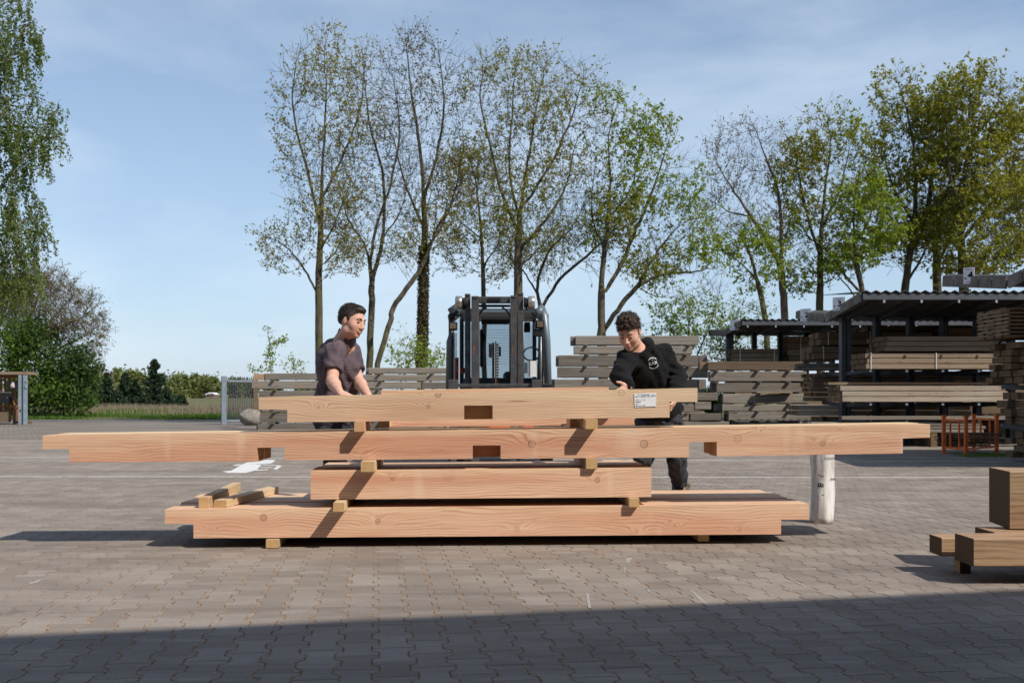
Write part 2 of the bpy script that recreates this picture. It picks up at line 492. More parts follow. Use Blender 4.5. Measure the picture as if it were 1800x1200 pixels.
# ------------------------------------------------------------------ ground
def paver_mat():
    m = NT('concrete_paver', 0.85, 0.25)
    P = m.pos()
    r = m.math('FRACT', m.math('ADD', m.island(), m.rand()))
    c = m.mix(r, (0.238, 0.199, 0.164), (0.318, 0.274, 0.232))
    sc = m.noise(m.scaled(P, (1.0, 2.0, 1.0)), 0.9, 5, 0.6)
    c = m.mix(m.ramp(sc, [(0.36, 0.55), (0.52, 0.0)]), c, (0.17, 0.145, 0.125))
    s2 = m.noise(m.scaled(P, (1.5, 6.0, 1.0)), 1.2, 5, 0.65)
    c = m.mix(m.ramp(s2, [(0.55, 0.0), (0.75, 0.45)]), c, (0.42, 0.39, 0.355))
    ty = m.noise(m.scaled(P, (0.22, 1.6, 1.0)), 1.3, 6, 0.68, 0.6)
    c = m.mix(m.ramp(ty, [(0.50, 0.0), (0.62, 0.45), (0.66, 0.1), (0.75, 0.4)]), c, (0.115, 0.098, 0.083))
    oil = m.noise(P, 1.9, 4, 0.5)
    c = m.mix(m.ramp(oil, [(0.70, 0.0), (0.76, 0.5)]), c, (0.07, 0.06, 0.052))
    gr = m.noise(P, 170.0, 3, 0.7)
    c = m.mix(m.ramp(gr, [(0.35, 0.55), (0.55, 0.0)]), c, (0.085, 0.075, 0.065))
    c = m.mix(m.ramp(gr, [(0.6, 0.0), (0.78, 0.5)]), c, (0.42, 0.39, 0.35))
    scr = m.noise(m.scaled(P, (2.2, 40.0, 1.0)), 1.0, 4, 0.6)
    c = m.mix(m.ramp(scr, [(0.60, 0.0), (0.75, 0.35)]), c, (0.105, 0.09, 0.08))
    m.col(c); m.bump(gr, 0.35, 0.003)
    return m.m
M['paver'] = paver_mat()

def sand_mat():
    m = NT('joint_sand', 0.95, 0.05)
    P = m.pos()
    n = m.noise(P, 60.0, 5, 0.75)
    big = m.noise(P, 1.7, 4, 0.6)
    c = m.mix(m.ramp(n, [(0.40, 0.0), (0.62, 1.0)]), (0.13, 0.085, 0.05), (0.46, 0.27, 0.14))
    c = m.mix(m.ramp(big, [(0.40, 0.0), (0.62, 1.0)]), m.mix(0.5, c, (0.10, 0.075, 0.055)), c)
    m.col(c); m.bump(n, 0.6, 0.004)
    return m.m
M['sand'] = sand_mat()

TH = math.radians(7.8)
PU = Vector((-math.sin(TH), math.cos(TH), 0))
PV = Vector((math.cos(TH), math.sin(TH), 0))
PITCH = 0.1375
g = 0.0028
# bone shaped paver outline (x, y), narrow waist, wide ends
hw, nw, hl, ya, yb = 0.0825 - 0.0036, 0.055 - 0.0036, 0.1 - 0.0011, 0.062, 0.036
bone = [(-hw, -hl), (hw, -hl), (hw, -ya), (nw, -yb), (nw, yb), (hw, ya), (hw, hl), (-hw, hl), (-hw, ya), (-nw, yb), (-nw, -yb), (-hw, -ya)]
def ring(s, z):
    return [(x - math.copysign(s, x), y - math.copysign(s, y) * (1 if abs(y) > 0.09 else 0), z) for x, y in bone]
NB = len(bone)
pv_v = ring(0.0014, 0.0) + ring(0.0, -0.0016) + ring(0.0, -0.03)
pv_f = [tuple(range(NB))]
for lv in range(2):
    for k in range(NB):
        k2 = (k + 1) % NB
        pv_f.append((lv*NB + k, lv*NB + NB + k, lv*NB + NB + k2, lv*NB + k2))
paver_me = bpy.data.meshes.new('paver')
paver_me.from_pydata(pv_v, [], pv_f)
paver_me.materials.append(M['paver'])

def flat(name, pts, z, mat, parent=None):
    me = bpy.data.meshes.new(name)
    me.from_pydata([(p[0], p[1], z) for p in pts], [], [tuple(range(len(pts)))])
    me.materials.append(mat)
    if me.polygons[0].normal.z < 0: me.flip_normals()
    return link_mesh(name, me, parent, (0, 0, 0))

yard = flat('yard_paving', [(-22, -16), (34, -16), (34, 22.3), (-22, 22.3)], -0.0022, M['sand'])
tag(yard, 'grey interlocking concrete block paving of the timber yard with sandy joints', None, None, 'structure')

cells = []
for j in range(10, 125):
    for i in range(-110, 110):
        a = (i + 0.5) * PITCH
        b = j * 0.2 + (0.1 if i % 2 else 0.0)
        p = PV * a + PU * b
        if p.y < 2.55 or p.y > 22.2: continue
        if abs(p.x) > p.y * 0.52 + 1.1: continue
        cells.append((p.x, p.y))
vis = [c for c in cells if c[1] > 3.28 and abs(c[0]) < c[1] * 0.5143 + 0.06]
vis.sort(key=lambda c: c[0]**2 + c[1]**2)
near = set(vis[:298])
rot = Matrix.Rotation(TH, 3, 'Z')
for c in vis[:298]:
    o = bpy.data.objects.new('paver', paver_me)
    o.parent = yard
    o.location = (c[0], c[1], random.uniform(-0.0006, 0.0006))
    o.rotation_euler = (random.gauss(0, 0.0016), random.gauss(0, 0.0016), TH)
    COL.objects.link(o)
rest = [c for c in cells if c not in near]
Vp = np.array(pv_v); R3 = np.array(rot)
Vr = Vp @ R3.T
NR = len(rest)
cen = np.array([(c[0], c[1], 0) for c in rest])
cen[:, 2] = RNG.uniform(-0.0006, 0.0006, NR)
tilt = RNG.normal(0, 0.0016, (NR, 2))
allv = np.repeat(Vr[None], NR, 0)
allv[:, :, 2] += allv[:, :, 0] * tilt[:, 0:1] + allv[:, :, 1] * tilt[:, 1:2]
allv += cen[:, None, :]
me = bpy.data.meshes.new('paver_field')
quads = np.array(pv_f[1:], dtype=np.int32)
nV = len(pv_v)
offs = (np.arange(NR) * nV)[:, None]
tops = (np.arange(NB)[None] + offs)
qs = (quads.ravel()[None] + offs)
loops = np.concatenate([tops.ravel(), qs.ravel()])
me.vertices.add(NR * nV); me.vertices.foreach_set('co', allv.astype(np.float32).ravel())
me.loops.add(len(loops)); me.loops.foreach_set('vertex_index', loops.astype(np.int32))
npoly = NR + NR * len(quads)
starts = np.concatenate([np.arange(NR) * NB, NR * NB + np.arange(NR * len(quads)) * 4])
tot = np.concatenate([np.full(NR, NB), np.full(NR * len(quads), 4)])
me.polygons.add(npoly)
me.polygons.foreach_set('loop_start', starts.astype(np.int32))
me.polygons.foreach_set('loop_total', tot.astype(np.int32))
me.polygons.foreach_set('use_smooth', np.zeros(npoly, dtype=bool))
me.materials.append(M['paver'])
me.update(calc_edges=True)
pf = link_mesh('paver_field', me, yard)
tag(pf, kind='stuff')

# the yard beyond the nearer pavers, road, field, far ground
def yard_far_mat():
    m = NT('far_yard_surface', 0.9, 0.2)
    P = m.pos()
    n = m.noise(m.scaled(P, (0.35, 1.2, 1)), 1.0, 5, 0.6)
    c = m.mix(m.ramp(n, [(0.35, 0.0), (0.65, 1.0)]), (0.175, 0.152, 0.128), (0.27, 0.238, 0.205))
    mp = m.n('ShaderNodeMapping'); mp.inputs['Rotation'].default_value = (0, 0, -TH)
    m.l(P, mp.inputs['Vector'])
    br = m.n('ShaderNodeTexBrick')
    br.inputs['Scale'].default_value = 1.0
    br.inputs['Brick Width'].default_value = 0.1375; br.inputs['Row Height'].default_value = 0.2
    br.inputs['Mortar Size'].default_value = 0.008
    br.inputs['Color1'].default_value = (1, 1, 1, 1); br.inputs['Color2'].default_value = (0.86, 0.86, 0.86, 1)
    br.inputs['Mortar'].default_value = (0.55, 0.48, 0.4, 1)
    m.l(mp.outputs['Vector'], br.inputs['Vector'])
    c = m.mix(1.0, c, br.outputs['Color'], 'MULTIPLY')
    g2 = m.noise(P, 60.0, 4, 0.7)
    c = m.mix(m.ramp(g2, [(0.4, 0.35), (0.55, 0.0)]), c, (0.09, 0.08, 0.07))
    m.col(c)
    return m.m
M['yardfar'] = yard_far_mat()
M['road'] = plain('old_asphalt', (0.125, 0.118, 0.112), 0.9, 0.2, 0, 0.22, 0.8, 0.2, dirt=(0.17, 0.15, 0.125))
yf = flat('yard_ground', [(-60, 22.3), (60, 22.3), (60, 37.2), (-60, 37.2)], -0.0075, M['yardfar'])
tag(yf, 'grey yard surface running back to the gate opening', None, None, 'structure')
rd = flat('road', [(-160, 37.2), (90, 37.2), (90, 41.2), (-160, 41.2)], -0.012, M['road'])
tag(rd, 'narrow grey asphalt lane passing behind the yard gate', None, None, 'structure')

def field_mat():
    m = NT('field_soil_and_grass', 0.95, 0.1)
    P = m.pos()
    n = m.noise(m.scaled(P, (0.18, 0.5, 1)), 1.0, 6, 0.65)
    c = m.ramp(n, [(0.30, (0.07, 0.10, 0.028)), (0.45, (0.12, 0.15, 0.045)), (0.56, (0.19, 0.155, 0.105)), (0.72, (0.24, 0.20, 0.15))])
    f = m.noise(P, 6.0, 5, 0.7)
    c = m.mix(m.math('MULTIPLY', f, 0.6), c, (0.06, 0.06, 0.03))
    m.col(c); m.bump(f, 0.8, 0.1)
    return m.m
M['field'] = field_mat()
# gently undulating strip of rough ground, then the plain to the horizon
nx, ny = 120, 40
xs = np.linspace(-80, 60, nx); ys = 41.2 + (np.linspace(0, 1, ny) ** 1.6) * 150
gx, gy = np.meshgrid(xs, ys)
gz = 0.10 * np.sin(gx * 0.31 + 1.3) * np.sin(gy * 0.23) + 0.14 * np.sin(gx * 0.11 + gy * 0.09) + 0.05 * np.sin(gx * 1.3) * np.sin(gy * 0.9)
gz = gz * np.clip((gy - 41.2) / 4, 0, 1) * np.clip((191 - gy) / 60, 0, 1)
Vf = np.stack([gx, gy, gz - 0.01], -1).reshape(-1, 3)
idx = np.arange(nx * ny).reshape(ny, nx)
Ff = np.stack([idx[:-1, :-1], idx[:-1, 1:], idx[1:, 1:], idx[1:, :-1]], -1).reshape(-1, 4)
fo = np_mesh('field', Vf, Ff, M['field'], base=(0, 0, 0), sm=True)
tag(fo, 'rough fallow field of weeds and bare soil beyond the lane', None, None, 'structure')
far = flat('ground', [(-2500, -600), (2500, -600), (2500, 2500), (-2500, 2500)], -0.25, M['field'])
tag(far, 'flat green plain reaching the horizon', None, None, 'structure')
kerb = MB(); kerb.box((X(1585, 21.6), 21.3, -0.01), (34, 21.75, 0.05))
ko = kerb.build('kerb', M['fascia']); tag(ko, 'low concrete edging strip in front of the timber racks', None, None, 'structure')

# ------------------------------------------------------------------ painted markings
def paint_mat():
    m = NT('worn_white_paint', 0.8, 0.2)
    P = m.pos()
    n = m.noise(P, 14.0, 5, 0.75)
    c = m.mix(m.ramp(n, [(0.30, 0.0), (0.55, 1.0)]), (0.25, 0.23, 0.205), (0.50, 0.485, 0.46))
    m.col(c); return m.m
M['paint'] = paint_mat()
def paint_poly(mb, pts, z=0.004, t=0.003):
    mb.prism([(0, 0)], 0, 0) if False else None
    n = len(pts); vs = [(p[0], p[1], z) for p in pts] + [(p[0], p[1], z - t) for p in pts]
    fs = [tuple(range(n)), tuple(range(2*n-1, n-1, -1))] + [(k, (k+1) % n, n+(k+1) % n, n+k) for k in range(n)]
    mb.add(vs, fs)
def G(px, py):
    D = F * CH / (py - HY); return (X(px, D), D)
for (ya_, yb_, lab) in ((803, 812, 'farther of the two long worn white lines across the paving'),
                        (837.5, 839.5, 'nearer of the two long worn white lines across the paving')):
    mb = MB()
    A = G(-120, ya_); B = G(1920, yb_)
    for k in range(40):
        t0, t1 = k / 40, (k + 1) / 40
        bow = lambda t: 0.0
        p0 = (A[0] + (B[0]-A[0])*t0, A[1] + (B[1]-A[1])*t0); p1 = (A[0] + (B[0]-A[0])*t1, A[1] + (B[1]-A[1])*t1)
        w = 0.042 + random.uniform(-0.006, 0.006)
        paint_poly(mb, [(p0[0], p0[1]-w), (p1[0], p1[1]-w), (p1[0], p1[1]+w), (p0[0], p0[1]+w)])
    o = mb.build('painted_line', M['paint']); tag(o, lab, 'ground marking', 'white lines on the yard', 'structure')
mb = MB()
def gp(pts):
    return [G(380 + x / 10.0, 780 + y / 10.0) for x, y in pts]
paint_poly(mb, gp([(100,487),(270,470),(380,410),(480,350),(800,362),(720,450),(640,478),(520,508),(200,508)]))
paint_poly(mb, gp([(285,372),(420,362),(452,372),(350,388)]), 0.0047)
paint_poly(mb, gp([(490,352),(540,328),(740,316),(870,284),(1045,285),(975,342),(800,352)]), 0.0054)
paint_poly(mb, gp([(800,360),(1090,378),(1080,388),(830,376)]), 0.0061)
paint_poly(mb, gp([(1090,378),(1150,394),(1065,452),(1000,446)]), 0.0047)
paint_poly(mb, gp([(780,412),(1000,414),(990,421),(770,420)]), 0.0054)
paint_poly(mb, gp([(690,462),(920,450),(915,458),(680,474)]), 0.0061)
o = mb.build('painted_symbol', M['paint'])
M['paint2'] = plain('white_road_paint', (0.62, 0.62, 0.61), 0.7, 0.2, 0, 0.1)
o.data.materials[0] = M['paint2']
tag(o, 'white vehicle pictogram painted on the paving left of the timber pile', 'ground marking', None, 'structure')
# chalk marks
mb = MB()
for pl in ([(1101,980),(1106,979),(1112,981),(1104,989),(1100,988)], [(1096,997),(1100,996),(1098,1003),(1102,1007),(1097,1006)],
           [(944,1000),(968,999),(967,1002),(945,1002)], [(1117,1021),(1127,1026),(1124,1027),(1115,1022)],
           [(1135,1033),(1143,1038),(1145,1043),(1139,1039)], [(1212,1036),(1218,1038),(1246,1062),(1236,1060)],
           [(1030,1042),(1035,1043),(1039,1068),(1034,1068)], [(1376,1010),(1380,1011),(1418,1030),(1414,1031)], [(50,1024),(72,1018),(70,1021),(52,1027)],
           [(1258,1013),(1266,1014),(1262,1016)]):
    paint_poly(mb, [G(*p) for p in pl], 0.0013, 0.0006)
def chalk():
    m = NT('chalk', 0.9, 0.1)
    n = m.noise(m.pos(), 90.0, 4, 0.7)
    m.col(m.mix(m.ramp(n, [(0.42, 0.0), (0.6, 1.0)]), (0.25, 0.225, 0.20), (0.42, 0.40, 0.37)))
    return m.m
o = mb.build('chalk_scribbles', chalk())
tag(o, 'scattered faint white chalk scribbles on the sunlit paving in front of the pile', 'ground marking', None, 'structure')

# sawdust chips and twigs on the paving
nch = 9000
cy = 3.3 + (RNG.random(nch) ** 1.4) * 9; cx = RNG.uniform(-1, 1, nch) * (cy * 0.55 + 0.3)
# most of them lie along the joints
ai = cx * math.cos(TH) + cy * math.sin(TH); bi = -cx * math.sin(TH) + cy * math.cos(TH)
snap = RNG.random(nch) < 0.8
ai = np.where(snap, np.round(ai / PITCH) * PITCH + RNG.choice([-0.013, 0.013], nch) + RNG.normal(0, 0.004, nch), ai)
cx = ai * math.cos(TH) - bi * math.sin(TH); cy = ai * math.sin(TH) + bi * math.cos(TH)
L = RNG.uniform(0.002, 0.009, nch); Wd = RNG.uniform(0.0008, 0.0022, nch); an = RNG.uniform(0, PI, nch)
an = np.where(snap, PI / 2 + TH + RNG.normal(0, 0.4, nch), an)
dx, dy = np.cos(an), np.sin(an)
zz = 0.0022 + RNG.random(nch) * 0.002
q = []
for sx, sy in ((-1,-1),(1,-1),(1,1),(-1,1)):
    q.append(np.stack([cx + dx*L*sx - dy*Wd*sy, cy + dy*L*sx + dx*Wd*sy, zz + 0.001*sx], -1))
Vc = np.stack(q, 1).reshape(-1, 3)
ch = np_mesh('wood_chips', Vc, np.arange(nch*4).reshape(-1, 4), leaf_mat('sawdust', (0.22, 0.12, 0.06), (0.50, 0.31, 0.17), 0.05))
tag(ch, 'small wood chips and sawdust caught in the paving joints', 'sawdust', None, 'stuff')

# ------------------------------------------------------------------ hall behind the camera (casts the shade in the foreground)
hall = empty('hall', (0, -6, 0), 'large flat roofed timber hall in whose open doorway the camera stands', 'building')
def edge(x): return -1.96 + 0.21 * x
H = 7.7
mb = MB()
for x0, x1 in ((-14, 19),):
    vs = [(x0, edge(x0), H), (x1, edge(x1), H), (x1 + 3, edge(x1) - 14, H), (x0 + 3, edge(x0) - 14, H)]
    vs += [(a, b, c + 0.3) for a, b, c in vs]
    mb.add(vs, [(0,1,2,3),(7,6,5,4),(0,4,5,1),(1,5,6,2),(2,6,7,3),(3,7,4,0)])
mb.build('roof', M['lining'], hall)
def wallseg(name, a, b, z0=0.0, z1=H - 0.003, t=0.2):
    mb = MB(); mb.bar((a[0], a[1], (z0+z1)/2), (b[0], b[1], (z0+z1)/2), t, z1 - z0); mb.build(name, M['lining'], hall)
wallseg('wall', (-11.2, edge(-14) - 13.6), (21.6, edge(19) - 13.6))
wallseg('wall', (-13.8, edge(-14) - 0.3), (-11.2, edge(-14) - 13.3))
wallseg('wall', (19.0, edge(19) - 0.3), (21.6, edge(19) - 13.3))
for x in (-13.5, -7.5, 10.0, 18.6):
    mb = MB(); mb.box((x-0.12, edge(x)-0.55, 0), (x+0.12, edge(x)-0.3, H - 0.003)); mb.build('column', M['steelblue'], hall)
# ------------------------------------------------------------------ timber
def timber_me(name, L, Wd, Ht, mats, ch=0.004):
    """beam along local x, origin at the middle of its underside"""
    c = min(ch, Wd * 0.2, Ht * 0.2)
    hw = Wd / 2
    prof = [(-hw + c, 0), (hw - c, 0), (hw, c), (hw, Ht - c), (hw - c, Ht), (-hw + c, Ht), (-hw, Ht - c), (-hw, c)]
    n = 8
    vs = [(-L/2, y, z) for y, z in prof] + [(L/2, y, z) for y, z in prof]
    fs = [tuple(range(n-1, -1, -1)), tuple(range(n, 2*n))] + [(k, (k+1) % n, n+(k+1) % n, n+k) for k in range(n)]
    me = bpy.data.meshes.new(name)
    me.from_pydata(vs, [], fs)
    for m in mats: me.materials.append(m)
    me.polygons.foreach_set('material_index', [1, 1] + [0] * n)
    me.update()
    bm = bmesh.new(); bm.from_mesh(me); bmesh.ops.recalc_face_normals(bm, faces=bm.faces); bm.to_mesh(me); bm.free()
    return me

def timber(name, loc, L, Wd, Ht, mats, rotz=0.0, parent=None, label=None, cat=None, group=None, ch=0.004):
    o = link_mesh(name, timber_me(name, L, Wd, Ht, mats, ch), parent, loc, rotz)
    return tag(o, label, cat, group)

FR = [M['fresh'], M['freshend']]
FY = [M['freshyellow'], M['freshend']]
FD = [M['freshdull'], M['freshend']]
BT = [M['batten'], M['battenend']]

# ---- the pile in front: face plane slightly turned, right end farther off
YAW = 0.05
D0 = 6.48
def facepoint(px, py, back=0.0):
    # point on the pile's front plane (or a plane parallel to it, "back" metres behind)
    t = (px - 900.0) / F
    D = (D0 + back) / (1 - YAW * t)
    return Vector((t * D, D, CH + (HY - py) / F * D))
ang = math.atan(YAW)

def cut_beam(outline_px, width, mats, back=0.0, pocket=None, dz=0.0, **tags):
    """outline in photo pixels on the front face plane, extruded by width; pocket = px box cut open at the underside"""
    P = [facepoint(x, y, back) for x, y in outline_px]
    ox = (min(p.x for p in P) + max(p.x for p in P)) / 2
    oz = min(p.z for p in P)
    oy = D0 + back + YAW * ox
    base = Vector((ox, oy, oz))
    Rm = Matrix.Rotation(-ang, 3, 'Z')
    poly = [((Rm @ (p - base)).x, (p - base).z) for p in P]
    mb = MB()
    if pocket:
        x0, x1, zt, pd = pocket
        lx0 = (Rm @ (facepoint(x0, zt, back) - base)).x; lx1 = (Rm @ (facepoint(x1, zt, back) - base)).x
        lz = (facepoint((x0+x1)/2, zt, back) - base).z
        # insert the recess into the lower edge of the front slab
        k = max(range(len(poly)), key=lambda i: (poly[(i+1) % len(poly)][0] - poly[i][0]) if (poly[i][1] < 0.5*lz and poly[(i+1) % len(poly)][1] < 0.5*lz) else -9)
        a, b = poly[k], poly[(k+1) % len(poly)]
        def zon(x): return a[1] + (b[1]-a[1]) * (x-a[0]) / (b[0]-a[0])
        ins = [(lx0, zon(lx0)), (lx0, lz), (lx1, lz), (lx1, zon(lx1))]
        front = poly[:k+1] + ins + poly[k+1:]
        mb.prism(front, 0.0, pd, 0, 1)
        mb.prism(poly, pd, width, 0, 1)
    else:
        mb.prism(poly, 0.0, width, 0, 1)
    o = mb.build('timber_beam', mats, None, loc=base, rotz=ang, local=True, fix=True)
    for ki, (kx, ky, kr) in enumerate(tags.get('knots', ())):
        kp = facepoint(kx, ky, back)
        o['k%d' % ki] = [float((Rm @ (kp - base)).x), float((kp - base).z), kr / 270.0]
    bv = o.modifiers.new('bevel', 'BEVEL'); bv.width = 0.0025; bv.segments = 1; bv.limit_method = 'ANGLE'; bv.angle_limit = 1.0
    return tag(o, tags.get('label'), 'timber beam', 'fresh douglas beams in the pile')

# outlines run anticlockwise seen from the front: bottom left -> bottom right -> ...
def stepped(l, r, tl, tr, bl, br, ln=None, rn=None, lny=None, rny=None):
    pts = []
    if ln: pts += [(l, lny), (ln, lny), (ln, bl)]
    else: pts += [(l, bl)]
    if rn: pts += [(rn, br), (rn, rny), (r, rny)]
    else: pts += [(r, br)]
    pts += [(r, tr), (l, tl)]
    return pts

# layer 1
WB = 0.198
names1 = ['front', 'second', 'third', 'fourth', 'rearmost']
for k in range(5):
    ol = stepped(290, 1422, 895, 885.5, 945.5, 938.5, 340, 1373, 920, 913)
    ol = [(x, y) for x, y in ol]
    o = cut_beam(ol, WB, FR if k % 2 == 0 else FD, 0.0, knots=[(463,909,6.5),(664,916,5),(909,930,5),(1186,923,2.6),(370,931,2.2),(1120,934,3.5),(1300,932,4)] if k == 0 else [], label=('%s beam of the bottom layer of the fresh timber pile, %s' % (names1[k], 'round knots on its face and stepped ends' if k == 0 else 'lying behind the one before it, stepped ends')))
    d = Vector((-math.sin(ang), math.cos(ang), 0)) * (k * (WB + 0.006))
    o.location = Vector(o.location) + d + Vector((math.cos(ang), math.sin(ang), 0)) * (0, 0.01, -0.012, 0.004, -0.03)[k]
    if k == 1: o.location.z -= 0.004
# layer 2
for k in range(4):
    ol = stepped(546, 1145, 827, 822, 877.5, 873)
    o = cut_beam(ol, WB, FR if k != 2 else FD, 0.0, knots=[(1050,844,5),(690,841,4)] if k == 0 else [], label='%s of the four short beams in the second layer from the ground%s' % (['frontmost', 'second from the front', 'third from the front', 'rearmost'][k], ', reddish square ended' ))
    d = Vector((-math.sin(ang), math.cos(ang), 0)) * (k * (WB + 0.005))
    o.location = Vector(o.location) + d + Vector((math.cos(ang), math.sin(ang), 0)) * (0, -0.008, 0.01, 0.006)[k]
# layer 3: two very long beams with lap notches cut in the underside
def layer3(back, mats, label, pocket):
    ol = [(75, 789), (122, 788.6), (122, 812), (452, 810.6), (452, 786.4), (500, 786), (500, 808.6), (1211, 803.4), (1211, 776.6), (1260, 776.2), (1260, 801.6), (1587, 796.6), (1587, 770.2), (1635, 768.8), (1635, 745), (1200, 751.5), (620, 757.8), (75, 765)]
    return cut_beam(ol, WB, mats, 0.0, pocket=pocket, label=label, knots=[(935,780,7.5),(1132,780,8),(1297,771,8),(1446,779,6),(1478,753,3.6),(1338,757,2.2),(640,803,7)] if pocket else [(270, 780, 8)])
o = layer3(0, FR, 'very long front beam of the third layer with two lap notches, overhanging both ends of the pile', (831, 880, 782.5, 0.192))
o = layer3(0, FY, 'very long rear beam of the third layer directly behind the notched front one', None)
o.location = Vector(o.location) + Vector((-math.sin(ang), math.cos(ang), 0)) * (WB + 0.006) + Vector((0.012, 0, 0.002))
# layer 4
ol = stepped(455, 1226, 697.5, 681.5, 742, 733.5, 505, 1177, 719.5, 706)
o = cut_beam(ol, WB, [M['freshdull'], M['freshend']], 0.0, pocket=(816, 866, 712.3, 0.192), knots=[(770,693,6),(753,714,4),(1092,690,7),(560,715,3)], label='topmost front beam with a white paper label near its right end and a notch in the middle')
top_beam = o
bk = 0.52
ol = [(684, 750.5), (1115, 746.5), (1115, 709), (1070, 708), (1070, 679.5), (670, 685.5), (670, 716), (684, 716)]
o = cut_beam(ol, 0.19, FR, bk, label='tall beam standing behind the labelled top beam, its pale upper edge showing above it')

# paper label on the top beam
lab = empty('paper_label', facepoint(1133.5, 702.5) - Vector((0, 0.006, 0)), 'white printed paper sheet stapled to the top beam by its right end', 'label')
A = facepoint(1114.5, 692); B = facepoint(1153.5, 690); Cc = facepoint(1153, 714); Dd = facepoint(1115.5, 715.5)
nrm = Vector((math.sin(ang), -math.cos(ang), 0))
mb = MB()
q0 = [p + nrm * 0.003 for p in (A, B, Cc, Dd)]; q1 = [p + nrm * 0.0042 for p in (A, B, Cc, Dd)]
mb.add(q1 + q0, [(0,1,2,3),(7,6,5,4),(0,4,5,1),(1,5,6,2),(2,6,7,3),(3,7,4,0)])
mb.build('sheet', M['white'], lab)
def text_mesh(name, s, size, origin, ux, uz, mat, parent, align='LEFT', bold=0.0, extrude=0.0):
    cu = bpy.data.curves.new(name, 'FONT'); cu.body = s; cu.size = size; cu.align_x = align
    cu.offset = bold; cu.extrude = extrude
    to = bpy.data.objects.new(name, cu); COL.objects.link(to)
    dg = bpy.context.evaluated_depsgraph_get(); dg.update()
    me = bpy.data.meshes.new_from_object(to.evaluated_get(dg))
    bpy.data.objects.remove(to)
    ux = Vector(ux).normalized(); uz = Vector(uz).normalized()
    pl = wloc(parent) if parent else Vector((0, 0, 0))
    for v in me.vertices:
        p = Vector(origin) + ux * v.co.x + uz * v.co.y + ux.cross(uz) * v.co.z
        v.co = p - (Vector(origin))
    me.materials.clear(); me.materials.append(mat)
    me.name = name
    o = link_mesh(name, me, parent, origin)
    return o
uxl = Vector((math.cos(ang), math.sin(ang), 0)); uzl = Vector((0, 0, 1))
def LP(px, py): return facepoint(px, py) + nrm * 0.0048
# the print is too small to read in the photograph: rows of word-like ink strokes
prng = random.Random(5)
for (x0, x1, y, h_, mk) in ((1121, 1141, 694.2, 0.0060, 'blueink'), (1116.5, 1145, 697.2, 0.0060, 'blueink'), (1117, 1134, 702.9, 0.0042, 'blueink'), (1117, 1126, 706.3, 0.0060, 'ink'), (1117.3, 1123.5, 709.6, 0.0040, 'blueink'), (1117.5, 1133.5, 713.0, 0.0065, 'ink')):
    mbp = MB(); x = x0
    while x < x1:
        w_ = prng.uniform(0.35, 0.8)
        p_ = LP(x, y - (x - x0) * 0.035)
        hh = h_ * prng.uniform(0.55, 1.0)
        mbp.bar(p_, p_ + uxl * (w_ / 270), 0.0004, hh)
        x += w_ + (0.25 if prng.random() < 0.8 else 1.6)
    po = mbp.build('print', M[mk], lab); po['kind'] = 'stuff'
text_mesh('print', 'BAX', 0.015, LP(1145.3, 696.5), uxl, uzl, M['ink'], lab, bold=0.0)

# ---- dunnage blocks between the layers
nd = Vector((-math.sin(ang), math.cos(ang), 0))
def dunnage(px, y_top, y_bot, w, length, protr, label, mats=BT, back=0.0, group='dunnage blocks between the beam layers'):
    pc = facepoint(px, y_bot, back)
    z0 = pc.z; z1 = facepoint(px, y_top, back).z
    start = pc - nd * protr
    c = start + nd * (length / 2)
    return timber('dunnage_block', (c.x, c.y, z0), length, w, z1 - z0, mats, ang + PI / 2, None, label, 'wood block', group, 0.002)
# heights follow the beams above and below
dunnage(480, 946.5, 961.5, 0.080, 1.02, 0.03, 'left wood block under the bottom layer, resting on the paving')
dunnage(1241, 940.5, 953.5, 0.070, 1.00, -0.06, 'right shaded wood block under the bottom layer, resting on the paving')
dunnage(601, 878.0, 893.5, 0.068, 1.0, 0.17, 'left wood block between the bottom layer and the second layer')
dunnage(1113, 874.0, 889.4, 0.066, 1.0, 0.045, 'right wood block between the bottom layer and the second layer')
dunnage(650, 808.2, 825.8, 0.085, 0.72, 0.15, 'left wood block between the second and third layers')
dunnage(1039, 805.0, 823.0, 0.072, 0.72, 0.035, 'right wood block between the second and third layers')
dunnage(634, 740.8, 757.4, 0.062, 0.45, 0.10, 'left wood block under the topmost beam', FR)
dunnage(1036, 736.0, 752.6, 0.078, 0.45, 0.12, 'right wood block under the topmost beam', BT)
dunnage(668, 739.5, 754.2, 0.075, 0.22, -0.30, 'short pale block behind the left one under the topmost beam', BT)
dunnage(1016, 737.0, 753.0, 0.05, 0.25, -0.24, 'short brown block behind the right one under the topmost beam', [M['freshdull'], M['battenend']])
# thin offcut on the left block on the ground
mbx = MB(); 
pc = facepoint(479, 947, -0.03)

# two loose battens lying on the bottom layer
zt = facepoint(360, 894.5).z + 0.002
def loose(p0, D0_, p1, D1_, w, h, label, rollup=0.0, z=zt):
    a = Vector((X(p0, D0_), D0_, z)); b = Vector((X(p1, D1_), D1_, z + rollup))
    d = b - a; c = (a + b) / 2
    o = timber('batten', (c.x, c.y, z), Vector((d.x, d.y)).length, w, h, BT, math.atan2(d.y, d.x), None, label, 'batten', 'loose battens on the pile', 0.003)
    return o
loose(358, 6.44, 416, 7.55, 0.062, 0.068, 'left loose batten with a dark knot in its end, lying on the bottom layer')
loose(387, 6.46, 480, 7.42, 0.085, 0.048, 'right loose batten, flatter one, lying on the left end of the bottom layer')

